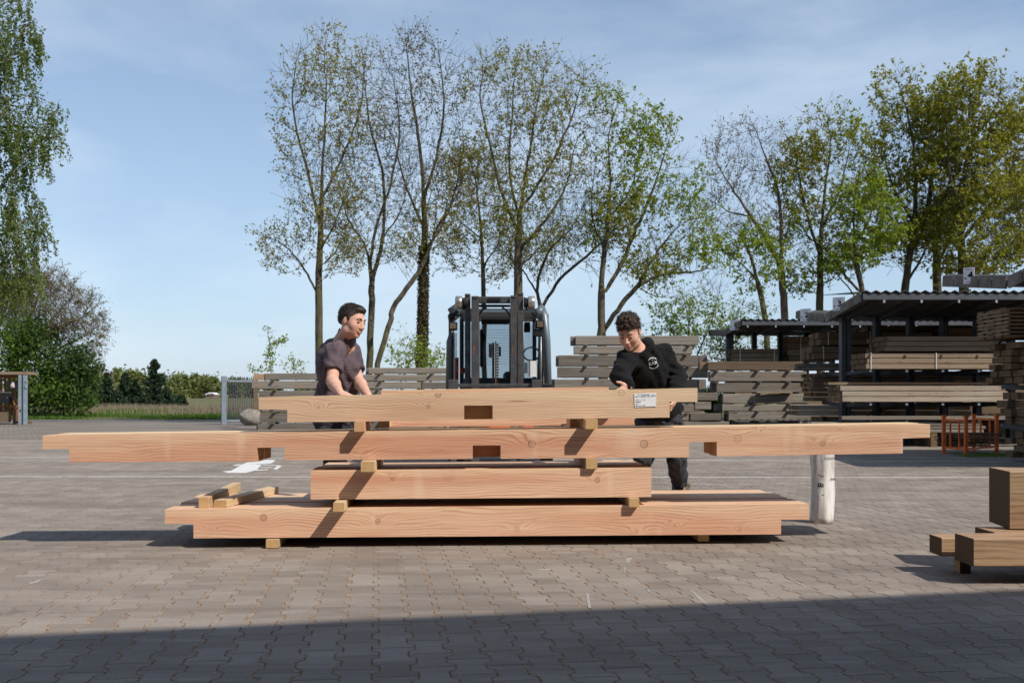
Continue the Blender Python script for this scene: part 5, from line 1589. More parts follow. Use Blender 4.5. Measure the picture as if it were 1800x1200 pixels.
for d in data:
    fartree(d[0], d[1]-7, d[2], d[3], d[4]*3, d[5], d[6], size=0.75, zb=0)
for k, (px, w) in enumerate(((170, 70), (235, 60), (300, 50))):
    fartree(px, 696, 707, w*0.8, 96 + 3*k, 'leaf_dark', ['low dark hedge bush below the leftmost distant trees', 'low dark hedge bush between the conifers', 'low dark hedge bush right of the tallest conifer'][k], nl=1500, size=0.22, name='bush', cat='bush')

def conifer(px, ytop, ybot, wpx, D, label):
    xc = X(px, D); z0 = Z(ybot, D); z1 = Z(ytop, D); w = wpx/F*D/2
    root = empty('conifer', (xc, D, min(0, z0)), label, 'conifer', 'dark conifers in the field')
    H_ = z1 - z0
    mb = MB(); mb.tube([(xc, D, -0.1), (xc, D, z1)], [0.09, 0.012], 6); mb.build('trunk', M['bark'], root)
    nb = int(26 * H_) + 60
    t = RNG.random(nb) ** 0.9
    a = RNG.uniform(0, 2*PI, nb)
    ln = w * 1.25 * (1 - t) ** 0.8 * RNG.uniform(0.55, 1.15, nb) + 0.06
    zb = z0 + H_ * (0.04 + 0.95*t)
    A_ = np.stack([np.full(nb, xc), np.full(nb, D), zb], -1)
    B_ = A_ + np.stack([np.cos(a)*ln, np.sin(a)*ln, ln*(-0.12 + 0.45*t)], -1)
    tt = np.linspace(0.15, 1, 9)
    c = (A_[:, None] + (B_-A_)[:, None]*tt[None, :, None]); c[:, :, 2] -= 0.10*(ln[:, None])*np.sin(tt*PI)[None]
    c = c.reshape(-1, 3)
    LV, LF = leaves(c, 0.13, 0.05, 3, 0.6)
    np_mesh('crown', LV, LF, M['needles'], root, base=tuple(wloc(root)))
conifer(272, 632, 712, 52, 92, 'tallest dark conifer in the field, spiky and ragged')
conifer(188, 655, 704, 24, 95, 'leftmost slim dark conifer in the field')
conifer(220, 656, 713, 34, 90, 'second dark conifer with a thin pointed tip')
conifer(238, 668, 713, 28, 91, 'shorter dark conifer touching the second one')
conifer(290, 688, 713, 34, 90, 'small squat conifer at the right foot of the tallest one')
conifer(208, 690, 713, 24, 88, 'little round conifer at the foot of the second one')
conifer(166, 703, 714, 20, 88, 'tiny dark conifer alone in the grass')
conifer(318, 696, 711, 18, 95, 'little conifer in front of the slate roofed house')

# weeds on the field
def zfield(xy):
    x, y = xy[:, 0], xy[:, 1]
    z = 0.10*np.sin(x*0.31+1.3)*np.sin(y*0.23) + 0.14*np.sin(x*0.11+y*0.09) + 0.05*np.sin(x*1.3)*np.sin(y*0.9)
    return z*np.clip((y-41.2)/4, 0, 1)*np.clip((191-y)/60, 0, 1) - 0.03
def band(n, y0, y1, pw=1.5):
    y = y0 + (y1-y0)*RNG.random(n)**pw
    return np.stack([X(RNG.uniform(-60, 620, n), y), y], -1)
def patch(xy, f, thr):
    v = np.sin(xy[:, 0]*f + 1) + np.sin(xy[:, 1]*f*1.7 + xy[:, 0]*f*0.6) + RNG.normal(0, 0.5, len(xy))
    return xy[v > thr]
tag(blades('grass', patch(band(60000, 41.3, 75), 0.9, -0.5), 0.17, 0.03, M['leaf_green'], 0.4, zf=zfield), 'short green grass on the near edge of the field', 'grass', None, 'stuff')
M['dryweed'] = leaf_mat('dry_weed_stems', (0.16, 0.125, 0.085), (0.27, 0.22, 0.16), 0.2)
xy = patch(band(26000, 44, 90), 0.45, 0.1)
tag(blades('dry_weeds', xy, 0.55, 0.014, M['dryweed'], 0.2, zf=zfield), 'dry brown weed stems in the field', 'weeds', None, 'stuff')
xy = band(9000, 46, 80); xy = xy[(xy[:, 0] < X(160, 1)*xy[:, 1])]
tag(blades('tall_dry_weeds', xy, 0.95, 0.014, M['dryweed'], 0.15, zf=zfield), 'taller dry weeds in front of the dark bush at the left', 'weeds', None, 'stuff')
# ------------------------------------------------------------------ forklift
FD_ = 13.0
fl = empty('forklift', (X(878, 13), 14.1, 0), 'dark grey forklift with a glazed cab and raised mast, standing behind the timber pile', 'forklift')
M['mast'] = plain('worn_mast_steel', (0.075, 0.075, 0.078), 0.5, 0.4, 0.4, 0.35, 9, 0.1, dirt=(0.13, 0.095, 0.075))
M['rust'] = plain('rust_patch', (0.14, 0.07, 0.045), 0.8, 0.2, 0, 0.3, 30)
M['cab'] = plain('dark_cab_paint', (0.05, 0.065, 0.078), 0.35, 0.5, 0, 0.12, 4)
M['cabblue'] = plain('blue_grey_cab_frame', (0.13, 0.165, 0.19), 0.4, 0.5, 0.2, 0.12, 4)
M['florange'] = plain('orange_body_paint', (0.72, 0.10, 0.02), 0.35, 0.5, 0, 0.1, 4)
M['rubber'] = plain('black_rubber', (0.018, 0.018, 0.02), 0.85, 0.2, 0, 0.2, 20, 0.2)
M['chrome'] = plain('lamp_housing_metal', (0.50, 0.46, 0.40), 0.3, 0.6, 0.8, 0.3, 12)
M['lens'] = plain('lamp_lens', (0.16, 0.12, 0.09), 0.15, 0.6, 0.2, 0.3, 40)
gm = bpy.data.materials.new('cab_glass'); gm.use_nodes = True
nt = gm.node_tree; nt.nodes.clear()
o_ = nt.nodes.new('ShaderNodeOutputMaterial'); tr_ = nt.nodes.new('ShaderNodeBsdfTransparent'); gl_ = nt.nodes.new('ShaderNodeBsdfGlossy'); fr_ = nt.nodes.new('ShaderNodeFresnel'); mx_ = nt.nodes.new('ShaderNodeMixShader')
tr_.inputs['Color'].default_value = (0.86, 0.89, 0.91, 1); gl_.inputs['Roughness'].default_value = 0.02; fr_.inputs['IOR'].default_value = 1.45
mth = nt.nodes.new('ShaderNodeMath'); mth.operation = 'MULTIPLY_ADD'; mth.inputs[1].default_value = 1.0; mth.inputs[2].default_value = 0.05
nt.links.new(fr_.outputs[0], mth.inputs[0]); nt.links.new(mth.outputs[0], mx_.inputs[0]); nt.links.new(tr_.outputs[0], mx_.inputs[1]); nt.links.new(gl_.outputs[0], mx_.inputs[2]); nt.links.new(mx_.outputs[0], o_.inputs['Surface'])
M['glass'] = gm
def fbox(name, px0, px1, py0, py1, D, depth, mat, parent=None, bev=0.006):
    mb = MB(); mb.box((X(px0, D), D, Z(py1, D)), (X(px1, D), D+depth, Z(py0, D)))
    o = mb.build(name, M[mat], parent or fl)
    if bev:
        b = o.modifiers.new('bevel', 'BEVEL'); b.width = bev; b.segments = 2
    return o
def fboxz(name, px0, px1, py0, z0, D, depth, mat, parent=None, bev=0.006):
    mb = MB(); mb.box((X(px0, D), D, z0), (X(px1, D), D+depth, Z(py0, D)))
    o = mb.build(name, M[mat], parent or fl)
    if bev:
        b = o.modifiers.new('bevel', 'BEVEL'); b.width = bev; b.segments = 2
    return o
# mast rails
for i, (a, b, top, D) in enumerate([(817, 826.5, 516, 12.98), (828.5, 841.5, 520, 12.90), (897, 908, 519, 12.90), (909.8, 920, 514, 12.98)]):
    r_ = fboxz('mast_rail', a, b, top, 0.12, D, 0.13, 'mast')
    fbox('rail_flange', a+1, b-1, top+2, top+3.5, D-0.012, 0.01, 'mast', r_, 0)
    if i in (1, 2):
        fbox('rust_patch', a+3, b-5.5 if i == 1 else b-6, 607, 622, D-0.002, 0.0015, 'rust', r_, 0)
fbox('mast_crossbar', 841.8, 896.8, 521, 532.5, 12.95, 0.10, 'mast')
cb = fbox('mast_crossbar', 841.8, 896.8, 535, 539.5, 13.10, 0.06, 'cab')
fbox('crossbar_plate', 858, 880, 523, 528.5, 12.93, 0.018, 'ink')
# hydraulic hoses
for sx in (-1, 1):
    x0 = 869 + sx*27.5
    mb = MB(); mb.tube([W(x0, 672, 13.05), W(x0, 556, 13.05), W(x0 - sx*3, 549, 13.05), W(x0 - sx*9, 543, 13.05), W(x0 - sx*14, 540.5, 13.05)], 0.011, 8); mb.build('hose', M['ink'], fl, sm=True)
# lift chain and cylinder
ch_ = empty('chain_unit', W(870, 676, 13.1), None); ch_.parent = fl; ch_.location = W(870, 676, 13.1) - wloc(fl)
fbox('cylinder', 865, 868.8, 602, 676, 13.12, 0.05, 'mast', ch_)
fbox('cylinder', 870, 872.5, 600, 676, 13.14, 0.05, 'chrome', ch_)
for k in range(15):
    y = 604 + k*4.9
    fbox('chain_link', 870, 876.5, y, y+3.1, 13.06, 0.05, 'brownend', ch_, 0.003)
fbox('valve_block', 876.8, 880.5, 609, 626, 13.08, 0.08, 'ink', ch_)
fbox('valve_block', 859, 864.6, 604, 628, 13.10, 0.08, 'ink', ch_)
# carriage
fbox('carriage_bar', 789, 968, 674, 680.5, 12.80, 0.06, 'mast')
fbox('carriage_bar', 800, 955, 720, 729, 12.80, 0.06, 'mast')
for a, b in ((788, 805.5), (935, 952.5)):
    fbox('fork_hook', a, b, 667, 684, 12.70, 0.10, 'mast')
for cx in (797, 944):
    fk = fboxz('fork', cx-5, cx+5, 684, 0.05, 12.72, 0.05, 'mast')
    mb = MB(); mb.box((X(cx-5, 12.72), 12.72-0.95, 0.05), (X(cx+5, 12.72), 12.72-0.002, 0.09)); mb.build('fork_tine', M['mast'], fk)
fbox('carriage_end', 952.8, 970, 675, 683, 12.78, 0.05, 'ink')
# lamps
def lamp_round(px, py, sx):
    c = W(px, py, 13.0)
    mb = MB(); R_ = 0.088
    mb.tube([c + Vector((-0.045, 0, 0)), c + Vector((-0.03, 0, 0)), c + Vector((0.03, 0, 0)), c + Vector((0.045, 0, 0))], [R_*0.86, R_, R_, R_*0.9], 24)
    o = mb.build('work_lamp', M['chrome'], fl, sm=True)
    mb = MB(); mb.tube([c + Vector((sx*0.045, 0, 0)), c + Vector((sx*0.10, 0, 0))], [0.06, 0.075], 20); mb.build('lamp_back', M['ink'], o, sm=True)
    mb = MB(); mb.bar(c + Vector((sx*0.06, 0.03, -0.09)), c + Vector((sx*0.07, 0.03, 0.02)), 0.03, 0.03); mb.build('lamp_bracket', M['ink'], o)
lamp_round(806.5, 532, 1)
lamp_round(934, 532, -1)
for a, b, y0, y1 in ((788.5, 803.5, 565.5, 580), (942, 957, 562.5, 577)):
    h_ = fbox('headlight', a, b, y0, y1, 12.86, 0.10, 'ink', None, 0.012)
    fbox('lens', a+2.2, b-2.2, y0+2.4, y1-2.4, 12.845, 0.012, 'lens', h_, 0.003)
    mb = MB(); mb.bar(W((a+b)/2, y0, 12.95), W((a+b)/2 + (14 if a < 900 else -14), y0-13, 13.05), 0.02, 0.02); mb.build('bracket', M['ink'], h_)
fbox('lamp_box', 939, 953, 578, 591, 12.88, 0.09, 'ink', None, 0.01)
# cab
for pts in ([W(790, 690, 13.35), W(791.5, 600, 13.35), W(794, 556, 13.4), W(800, 545, 13.5)], [W(963.5, 690, 13.35), W(961, 600, 13.35), W(957, 556, 13.4), W(951.5, 541, 13.5)]):
    mb = MB(); mb.tube(pts, [0.052, 0.052, 0.056, 0.05], 12); mb.build('cab_pillar', M['cab'] if pts[0].x < -0.2 and pts is not None and pts[0].x < X(850, 13.35) else M['cabblue'], fl, sm=True)
for px in (795.5, 799, 947, 951, 954.5):
    mb = MB(); mb.tube([W(px, 690, 13.25), W(px, 585, 13.25)], 0.009, 8); mb.build('hydraulic_pipe', M['ink'] if px not in (799, 951) else M['galv'], fl, sm=True)
mb = MB(); mb.tube([W(798, 556, 13.3), W(798, 548, 13.3), W(804, 543, 13.35), W(812, 546, 13.4)], [0.08, 0.09, 0.08, 0.04], 14); mb.build('roof_corner', M['cab'], fl, sm=True)
mb = MB(); mb.tube([W(945, 556, 13.3), W(947, 547, 13.3), W(953, 540, 13.35)], [0.05, 0.05, 0.045], 14); mb.build('roof_corner', M['cabblue'], fl, sm=True)
zt1 = Z(546, 13.4)
mb = MB(); mb.box((X(806, 13.4), 13.4, zt1-0.03), (X(946, 13.4), 15.0, zt1+0.03)); mb.build('roof', M['cab'], fl)
fbox('roof_front', 846, 895, 545, 549.5, 13.36, 0.035, 'cabblue')
fbox('roof_header', 846, 895, 551, 570, 14.72, 0.03, 'cab')
for a, b in ((794, 826), (920, 957)):
    mb = MB(); q = [W(a, 680, 13.42), W(b, 680, 13.42), W(b, 556, 13.42), W(a+2, 556, 13.42)]
    mb.add(q + [p + Vector((0, 0.005, 0)) for p in q], [(0,1,2,3),(7,6,5,4),(0,4,5,1),(1,5,6,2),(2,6,7,3),(3,7,4,0)]); mb.build('windscreen', M['glass'], fl)
mb = MB(); q = [W(826.5, 680, 13.42), W(919.5, 680, 13.42), W(919.5, 556, 13.42), W(826.5, 556, 13.42)]
mb.add(q + [p + Vector((0, 0.005, 0)) for p in q], [(0,1,2,3),(7,6,5,4),(0,4,5,1),(1,5,6,2),(2,6,7,3),(3,7,4,0)]); mb.build('windscreen', M['glass'], fl)
# rear window with heating wires
D_ = 14.72
mb = MB(); q = [W(812, 668, D_), W(938, 668, D_), W(938, 570.5, D_), W(812, 570.5, D_)]
mb.add(q + [p + Vector((0, 0.005, 0)) for p in q], [(0,1,2,3),(7,6,5,4),(0,4,5,1),(1,5,6,2),(2,6,7,3),(3,7,4,0)]); rw = mb.build('rear_window', M['glass'], fl)
for k in range(14):
    y = 580 + k*4.6
    mb = MB(); mb.bar(W(846, y, D_-0.008), W(895, y, D_-0.008), 0.0025, 0.0035); mb.build('heating_wire', M['cabblue'], rw)
for a in (808, 936):
    fboxz('rear_pillar', a, a+7, 551, 0.9, D_, 0.06, 'cab')
for sx, px in ((-1, 789), (1, 964)):
    mb = MB(); mb.box((X(px, 13.5)-0.004, 13.5, 0.95), (X(px, 13.5)+0.004, 14.7, Z(552, 13.5))); mb.build('side_window', M['glass'], fl)
# inside: seat, steering wheel, papers, shapes behind the glass
mb = MB(); mb.box((X(855, 14.2), 14.1, 0.95), (X(900, 14.2), 14.55, 1.08)); s_ = mb.build('seat', M['rubber'], fl); s_.modifiers.new('b', 'BEVEL').width = 0.03
mb = MB(); mb.box((X(884, 14.2), 14.45, 1.09), (X(912, 14.2), 14.6, 1.33)); s_ = mb.build('backrest', M['cab'], fl); s_.modifiers.new('b', 'BEVEL').width = 0.04
mb = MB(); pts = []
for k in range(25):
    t = 2*PI*k/24; pts.append(W(934, 622, 13.75) + Vector((0.11*math.cos(t), -0.05*math.sin(t), 0.09*math.sin(t))))
mb.tube(pts, 0.012, 8, cap=False); mb.build('steering_wheel', M['cabblue'], fl, sm=True)
fbox('document', 929, 943, 634, 662, 13.405, 0.003, 'white', None, 0)
fbox('document', 922, 927.5, 637, 656, 13.405, 0.003, 'galv', None, 0)
fbox('mirror', 921, 932, 566, 584, 13.5, 0.03, 'ink', None, 0.008)
fbox('operator_console', 843.5, 849, 578, 645, 13.6, 0.06, 'ink', None, 0.02)
mb = MB(); mb.tube([W(846, 585, 13.55), W(850, 592, 13.55), W(849, 600, 13.55)], 0.03, 10); mb.build('control_knob', M['ink'], fl, sm=True)
fbox('dashboard', 815, 945, 664, 700, 13.5, 0.25, 'cab', None, 0.02)
fbox('orange_panel', 800, 806, 628, 668, 13.48, 0.05, 'florange', None, 0.008)
fbox('orange_panel', 808, 818, 646, 656, 13.49, 0.05, 'florange', None, 0.008)
fbox('safety_strap', 801, 802.5, 585, 640, 13.46, 0.01, 'florange', None, 0)
fbox('orange_panel', 965.5, 968, 640, 673, 13.6, 0.5, 'florange', None, 0.006)
# chassis, counterweight and wheels (mostly hidden by the pile)
mb = MB(); mb.box((-0.62-0.18, 13.5, 0.25), (0.50-0.02, 14.7, 0.93)); b_ = mb.build('body', M['florange'], fl); b_.modifiers.new('b', 'BEVEL').width = 0.05
mb = MB(); mb.box((-0.62-0.18, 14.72, 0.30), (0.50-0.02, 15.35, 1.12)); b_ = mb.build('counterweight', M['cab'], fl); bm_ = b_.modifiers.new('b', 'BEVEL'); bm_.width = 0.12; bm_.segments = 4
for wx in (-0.74, 0.44):
    for wy, R_ in ((13.55, 0.30), (15.0, 0.24)):
        mb = MB(); mb.tube([(wx-0.11, wy, R_), (wx-0.09, wy, R_), (wx+0.09, wy, R_), (wx+0.11, wy, R_)], [R_*0.9, R_, R_, R_*0.9], 28); w_ = mb.build('wheel', M['rubber'], fl, sm=False)
        mb = MB(); mb.tube([(wx-0.115, wy, R_), (wx+0.115, wy, R_)], R_*0.55, 20); mb.build('rim', M['florange'], w_)

# ------------------------------------------------------------------ people: signed distance bodies
class SDF:
    def __init__(self, lo, hi, h):
        self.lo = np.array(lo, float); self.h = h
        self.n = (np.ceil((np.array(hi) - self.lo) / h)).astype(int) + 1
        self.F = np.full(self.n, 1.0, dtype=np.float32)
    def region(self, lo, hi, pad):
        a = np.maximum(0, np.floor((np.array(lo) - pad - self.lo) / self.h).astype(int))
        b = np.minimum(self.n, np.ceil((np.array(hi) + pad - self.lo) / self.h).astype(int) + 1)
        if (b <= a).any(): return None, None
        ax = [self.lo[i] + np.arange(a[i], b[i]) * self.h for i in range(3)]
        g = np.meshgrid(*ax, indexing='ij')
        return tuple(slice(a[i], b[i]) for i in range(3)), g
    def blend(self, sl, d, k, sub=False):
        F = self.F[sl]
        if sub:
            d = -d
            if k > 0:
                hh = np.clip(0.5 - 0.5*(F - d)/k, 0, 1)   # smooth max
                self.F[sl] = F*(1-hh) + d*hh + k*hh*(1-hh)
            else: self.F[sl] = np.maximum(F, d)
            return
        if k > 0:
            hh = np.clip(0.5 + 0.5*(F - d)/k, 0, 1)
            self.F[sl] = F*(1-hh) + d*hh - k*hh*(1-hh)
        else: self.F[sl] = np.minimum(F, d)
    def cap(self, a, b, ra, rb, k=0.02, sub=False):
        a = np.array(a, float); b = np.array(b, float); R = max(ra, rb)
        sl, g = self.region(np.minimum(a, b) - R, np.maximum(a, b) + R, 0.05 + k)
        if sl is None: return
        ab = b - a; L2 = (ab**2).sum() + 1e-9
        t = ((g[0]-a[0])*ab[0] + (g[1]-a[1])*ab[1] + (g[2]-a[2])*ab[2]) / L2
        t = np.clip(t, 0, 1)
        d = np.sqrt((g[0]-a[0]-ab[0]*t)**2 + (g[1]-a[1]-ab[1]*t)**2 + (g[2]-a[2]-ab[2]*t)**2) - (ra + (rb-ra)*t)
        self.blend(sl, d.astype(np.float32), k, sub)
    def ell(self, c, r, Rm=None, k=0.02, sub=False):
        """ellipsoid, Rm columns = local axes"""
        c = np.array(c, float); r = np.array(r, float); R = r.max()
        sl, g = self.region(c - R, c + R, 0.05 + k)
        if sl is None: return
        q = np.stack([g[0]-c[0], g[1]-c[1], g[2]-c[2]], -1)
        if Rm is not None: q = q @ np.array(Rm)
        k0 = np.sqrt(((q / r)**2).sum(-1)); k1 = np.sqrt(((q / r**2)**2).sum(-1)) + 1e-9
        d = k0 * (k0 - 1) / k1
        self.blend(sl, d.astype(np.float32), k, sub)
    def plane(self, p, n):
        """keep only the side where (x-p).n < 0"""
        n = np.array(n, float); n /= np.linalg.norm(n)
        ax = [self.lo[i] + np.arange(self.n[i])*self.h for i in range(3)]
        d = (ax[0]-p[0])[:, None, None]*n[0] + (ax[1]-p[1])[None, :, None]*n[1] + (ax[2]-p[2])[None, None, :]*n[2]
        self.F = np.maximum(self.F, d.astype(np.float32))
    def displace(self, f):
        ax = [self.lo[i] + np.arange(self.n[i])*self.h for i in range(3)]
        g = np.meshgrid(*ax, indexing='ij')
        m = np.abs(self.F) < 0.06
        self.F[m] += f(g[0][m], g[1][m], g[2][m]).astype(np.float32)
    def mesh(self):
        F = self.F; F = np.pad(F, 1, constant_values=1.0); lo = self.lo - self.h
        s = F < 0
        nx, ny, nz = F.shape
        cs = s[:-1, :-1, :-1].astype(np.int8)
        for dx in (0, 1):
            for dy in (0, 1):
                for dz in (0, 1):
                    if dx + dy + dz: cs = cs + s[dx:nx-1+dx, dy:ny-1+dy, dz:nz-1+dz]
        act = (cs > 0) & (cs < 8)
        I = np.argwhere(act)
        idx = np.full(act.shape, -1, dtype=np.int64); idx[act] = np.arange(len(I))
        acc = np.zeros((len(I), 3)); cnt = np.zeros(len(I))
        corners = [(a, b, c) for a in (0, 1) for b in (0, 1) for c in (0, 1)]
        for c0 in corners:
            for ax in range(3):
                if c0[ax] == 0:
                    c1 = list(c0); c1[ax] = 1
                    f0 = F[I[:, 0]+c0[0], I[:, 1]+c0[1], I[:, 2]+c0[2]]; f1 = F[I[:, 0]+c1[0], I[:, 1]+c1[1], I[:, 2]+c1[2]]
                    m = (f0 < 0) != (f1 < 0)
                    t = np.where(m, f0 / (f0 - f1 + 1e-12), 0)
                    p = np.tile(np.array(c0, float), (len(I), 1)); p[:, ax] += t
                    acc[m] += p[m]; cnt[m] += 1
        V = (I + acc / np.maximum(cnt, 1)[:, None]) * self.h + lo
        Fs = []
        for ax in range(3):
            o1, o2 = [(1, 2), (2, 0), (0, 1)][ax]
            sl0 = [slice(1, -1)]*3; sl1 = [slice(1, -1)]*3
            sl0[ax] = slice(0, -1); sl1[ax] = slice(1, None)
            a = s[tuple(sl0)]; b = s[tuple(sl1)]
            E = np.argwhere(a != b)
            flip = a[a != b]
            E = E + 1; E[:, ax] -= 1
            def cell(d1, d2):
                q = E.copy(); q[:, o1] -= d1; q[:, o2] -= d2
                return idx[q[:, 0], q[:, 1], q[:, 2]]
            q = np.stack([cell(1, 1), cell(0, 1), cell(0, 0), cell(1, 0)], -1)
            q[~flip] = q[~flip][:, ::-1]
            Fs.append(q)
        Fq = np.concatenate(Fs); Fq = Fq[(Fq >= 0).all(1)]
        return V, Fq

def skin_mat():
    m = NT('skin', 0.62, 0.25)
    n = m.noise(m.pos(), 22.0, 4, 0.6)
    m.col(m.mix(m.ramp(n, [(0.35, 0.0), (0.68, 1.0)]), (0.62, 0.385, 0.295), (0.56, 0.30, 0.22)))
    m.b.inputs['Subsurface Weight'].default_value = 0.08
    m.b.inputs['Subsurface Radius'].default_value = (0.012, 0.004, 0.002)
    m.bump(m.noise(m.pos(), 260.0, 3), 0.08, 0.001)
    return m.m
def cloth_mat(name, c, rough=0.9, fine=900.0, var=0.25):
    m = NT(name, rough, 0.15)
    n = m.noise(m.pos(), 9.0, 4, 0.6)
    m.col(m.mix(m.ramp(n, [(0.35, 0.0), (0.65, 1.0)]), tuple(v*(1-var) for v in c), tuple(v*(1+var) for v in c)))
    m.b.inputs['Sheen Weight'].default_value = 0.03
    f = m.noise(m.pos(), 35.0, 3, 0.6); g2 = m.noise(m.pos(), fine, 2)
    f2 = m.noise(m.scaled(m.pos(), (14, 14, 22)), 1.0, 3, 0.5, 1.2)
    m.bump(m.math('ADD', m.math('ADD', f, m.math('MULTIPLY', f2, 2.2)), m.math('MULTIPLY', g2, 0.3)), 0.5, 0.010)
    return m.m
M['skin'] = skin_mat()
M['lip'] = plain('lips', (0.52, 0.26, 0.21), 0.45, 0.4, 0, 0.05)
M['polo'] = cloth_mat('purple_grey_polo_cloth', (0.105, 0.078, 0.092))
M['hoodie'] = cloth_mat('black_hoodie_cloth', (0.008, 0.008, 0.009))
M['jeans'] = cloth_mat('worn_black_denim', (0.045, 0.048, 0.058), var=0.5)
M['trouser'] = cloth_mat('dark_work_trousers', (0.035, 0.035, 0.042), var=0.3)
M['boot'] = cloth_mat('tan_work_boot', (0.16, 0.12, 0.075), 0.8)
M['sole'] = plain('boot_sole', (0.03, 0.026, 0.022), 0.9, 0.2)
M['sock'] = cloth_mat('green_sock', (0.03, 0.055, 0.025))
def hair_mat(name, a, b):
    m = NT(name, 0.5, 0.4)
    P = m.pos()
    n = m.noise(m.scaled(P, (150, 150, 60)), 1.0, 4, 0.7)
    m.col(m.mix(m.ramp(n, [(0.35, 0.0), (0.7, 1.0)]), a, b)); m.bump(n, 0.8, 0.006)
    return m.m
M['hair1'] = hair_mat('dark_brown_hair', (0.018, 0.012, 0.009), (0.06, 0.04, 0.028))
M['hair2'] = hair_mat('curly_brown_hair', (0.02, 0.013, 0.009), (0.095, 0.06, 0.038))
M['eyewhite'] = plain('eye_white', (0.30, 0.25, 0.23), 0.5, 0.2, 0, 0.03)
M['iris'] = plain('iris', (0.03, 0.025, 0.02), 0.4, 0.3, 0, 0.05)

def V3(v): return np.array((v[0], v[1], v[2]), float)
def frame(fwd, up):
    f = Vector(fwd).normalized(); u = Vector(up); r = f.cross(u).normalized(); u = r.cross(f)
    return np.array([tuple(r), tuple(f), tuple(u)]).T      # columns right, forward, up

def head(S_, c, Rm, sc=1.0, jaw=1.0):
    """c: centre of the cranium. units metres, local x = the head's right, y = forward, z = up"""
    def L(x, y, z): return c + Rm @ (np.array([x, y, z]) * sc)
    E = lambda p, r, k=0.015, sub=False, R2=None: S_.ell(L(*p), np.array(r)*sc, Rm if R2 is None else R2, k, sub)
    E((0, -0.012, 0.022), (0.074, 0.094, 0.088), 0.02)           # cranium
    E((0, 0.030, -0.030), (0.062, 0.062, 0.072), 0.03)           # face
    E((0, 0.018, -0.082), (0.050*jaw, 0.058, 0.036), 0.03)       # jaw
    E((0, 0.068, -0.104), (0.021, 0.017, 0.016), 0.018)          # chin
    for s in (-1, 1):
        E((s*0.038, 0.052, -0.036), (0.022, 0.020, 0.022), 0.03) # cheekbone
        E((s*0.047*jaw, -0.002, -0.078), (0.016, 0.030, 0.028), 0.02)
    E((0, 0.080, 0.016), (0.046, 0.012, 0.009), 0.014)           # brow
    for s in (-1, 1):
        E((s*0.030, 0.095, -0.006), (0.016, 0.015, 0.011), 0.012, True)   # sockets
    S_.cap(L(0, 0.084, 0.004), L(0, 0.106, -0.038), 0.0090*sc, 0.0125*sc, 0.012)   # nose
    for s in (-1, 1): E((s*0.012, 0.098, -0.044), (0.009, 0.012, 0.008), 0.006)
    E((0, 0.088, -0.066), (0.025, 0.013, 0.0065), 0.005)         # upper lip
    E((0, 0.087, -0.078), (0.021, 0.013, 0.0065), 0.005)         # lower lip
    E((0, 0.103, -0.0722), (0.022, 0.010, 0.0022), 0.003, True)  # mouth line
    for s in (-1, 1):
        E((s*0.075, -0.008, -0.014), (0.009, 0.017, 0.028), 0.006)     # ears
        E((s*0.086, 0.000, -0.010), (0.006, 0.010, 0.018), 0.004, True)

def hand(S_, wrist, dirn, palmn, sc=1.0, curl=0.5, spread=0.16, thumb_out=0.9, side=1):
    """dirn along the fingers, palmn palm normal; side=+1: thumb to dirn x palmn"""
    f = Vector(dirn).normalized(); n = Vector(palmn); t = f.cross(n).normalized() * side; n = (t.cross(f) * side).normalized()
    w = Vector(wrist)
    c = w + f*0.045*sc
    Rm = np.array([tuple(t), tuple(f), tuple(n)]).T
    S_.ell(V3(c), np.array([0.040, 0.052, 0.017])*sc, Rm, 0.012)
    fl_ = [0.068, 0.078, 0.074, 0.058]
    for i in range(4):
        off = (1.5 - i) * 0.0195 * sc
        b0 = w + f*0.078*sc + t*off
        d = (f + t*(1.5-i)*spread*0.35).normalized()
        L = fl_[i]*sc
        p = b0; a = curl * (0.8 + 0.12*i)
        for j, (fr, r0, r1) in enumerate(((0.45, 0.0092, 0.0085), (0.32, 0.0085, 0.0078), (0.23, 0.0078, 0.0066))):
            dd = (d*math.cos(a*(j+0.4)) + n*math.sin(a*(j+0.4))).normalized()
            q = p + dd*L*fr
            S_.cap(V3(p), V3(q), r0*sc, r1*sc, 0.003)
            p = q
    tb = w + f*0.022*sc + t*0.030*sc
    td = (f*0.75 + t*thumb_out + n*0.35).normalized()
    p1 = tb + td*0.038*sc; p2 = p1 + (td*0.8 + f*0.4).normalized()*0.030*sc
    S_.cap(V3(w + f*0.01 + t*0.012), V3(tb + td*0.01), 0.018*sc, 0.0145*sc, 0.012)
    S_.cap(V3(tb), V3(p1), 0.0135*sc, 0.0105*sc, 0.004); S_.cap(V3(p1), V3(p2), 0.0105*sc, 0.0085*sc, 0.003)

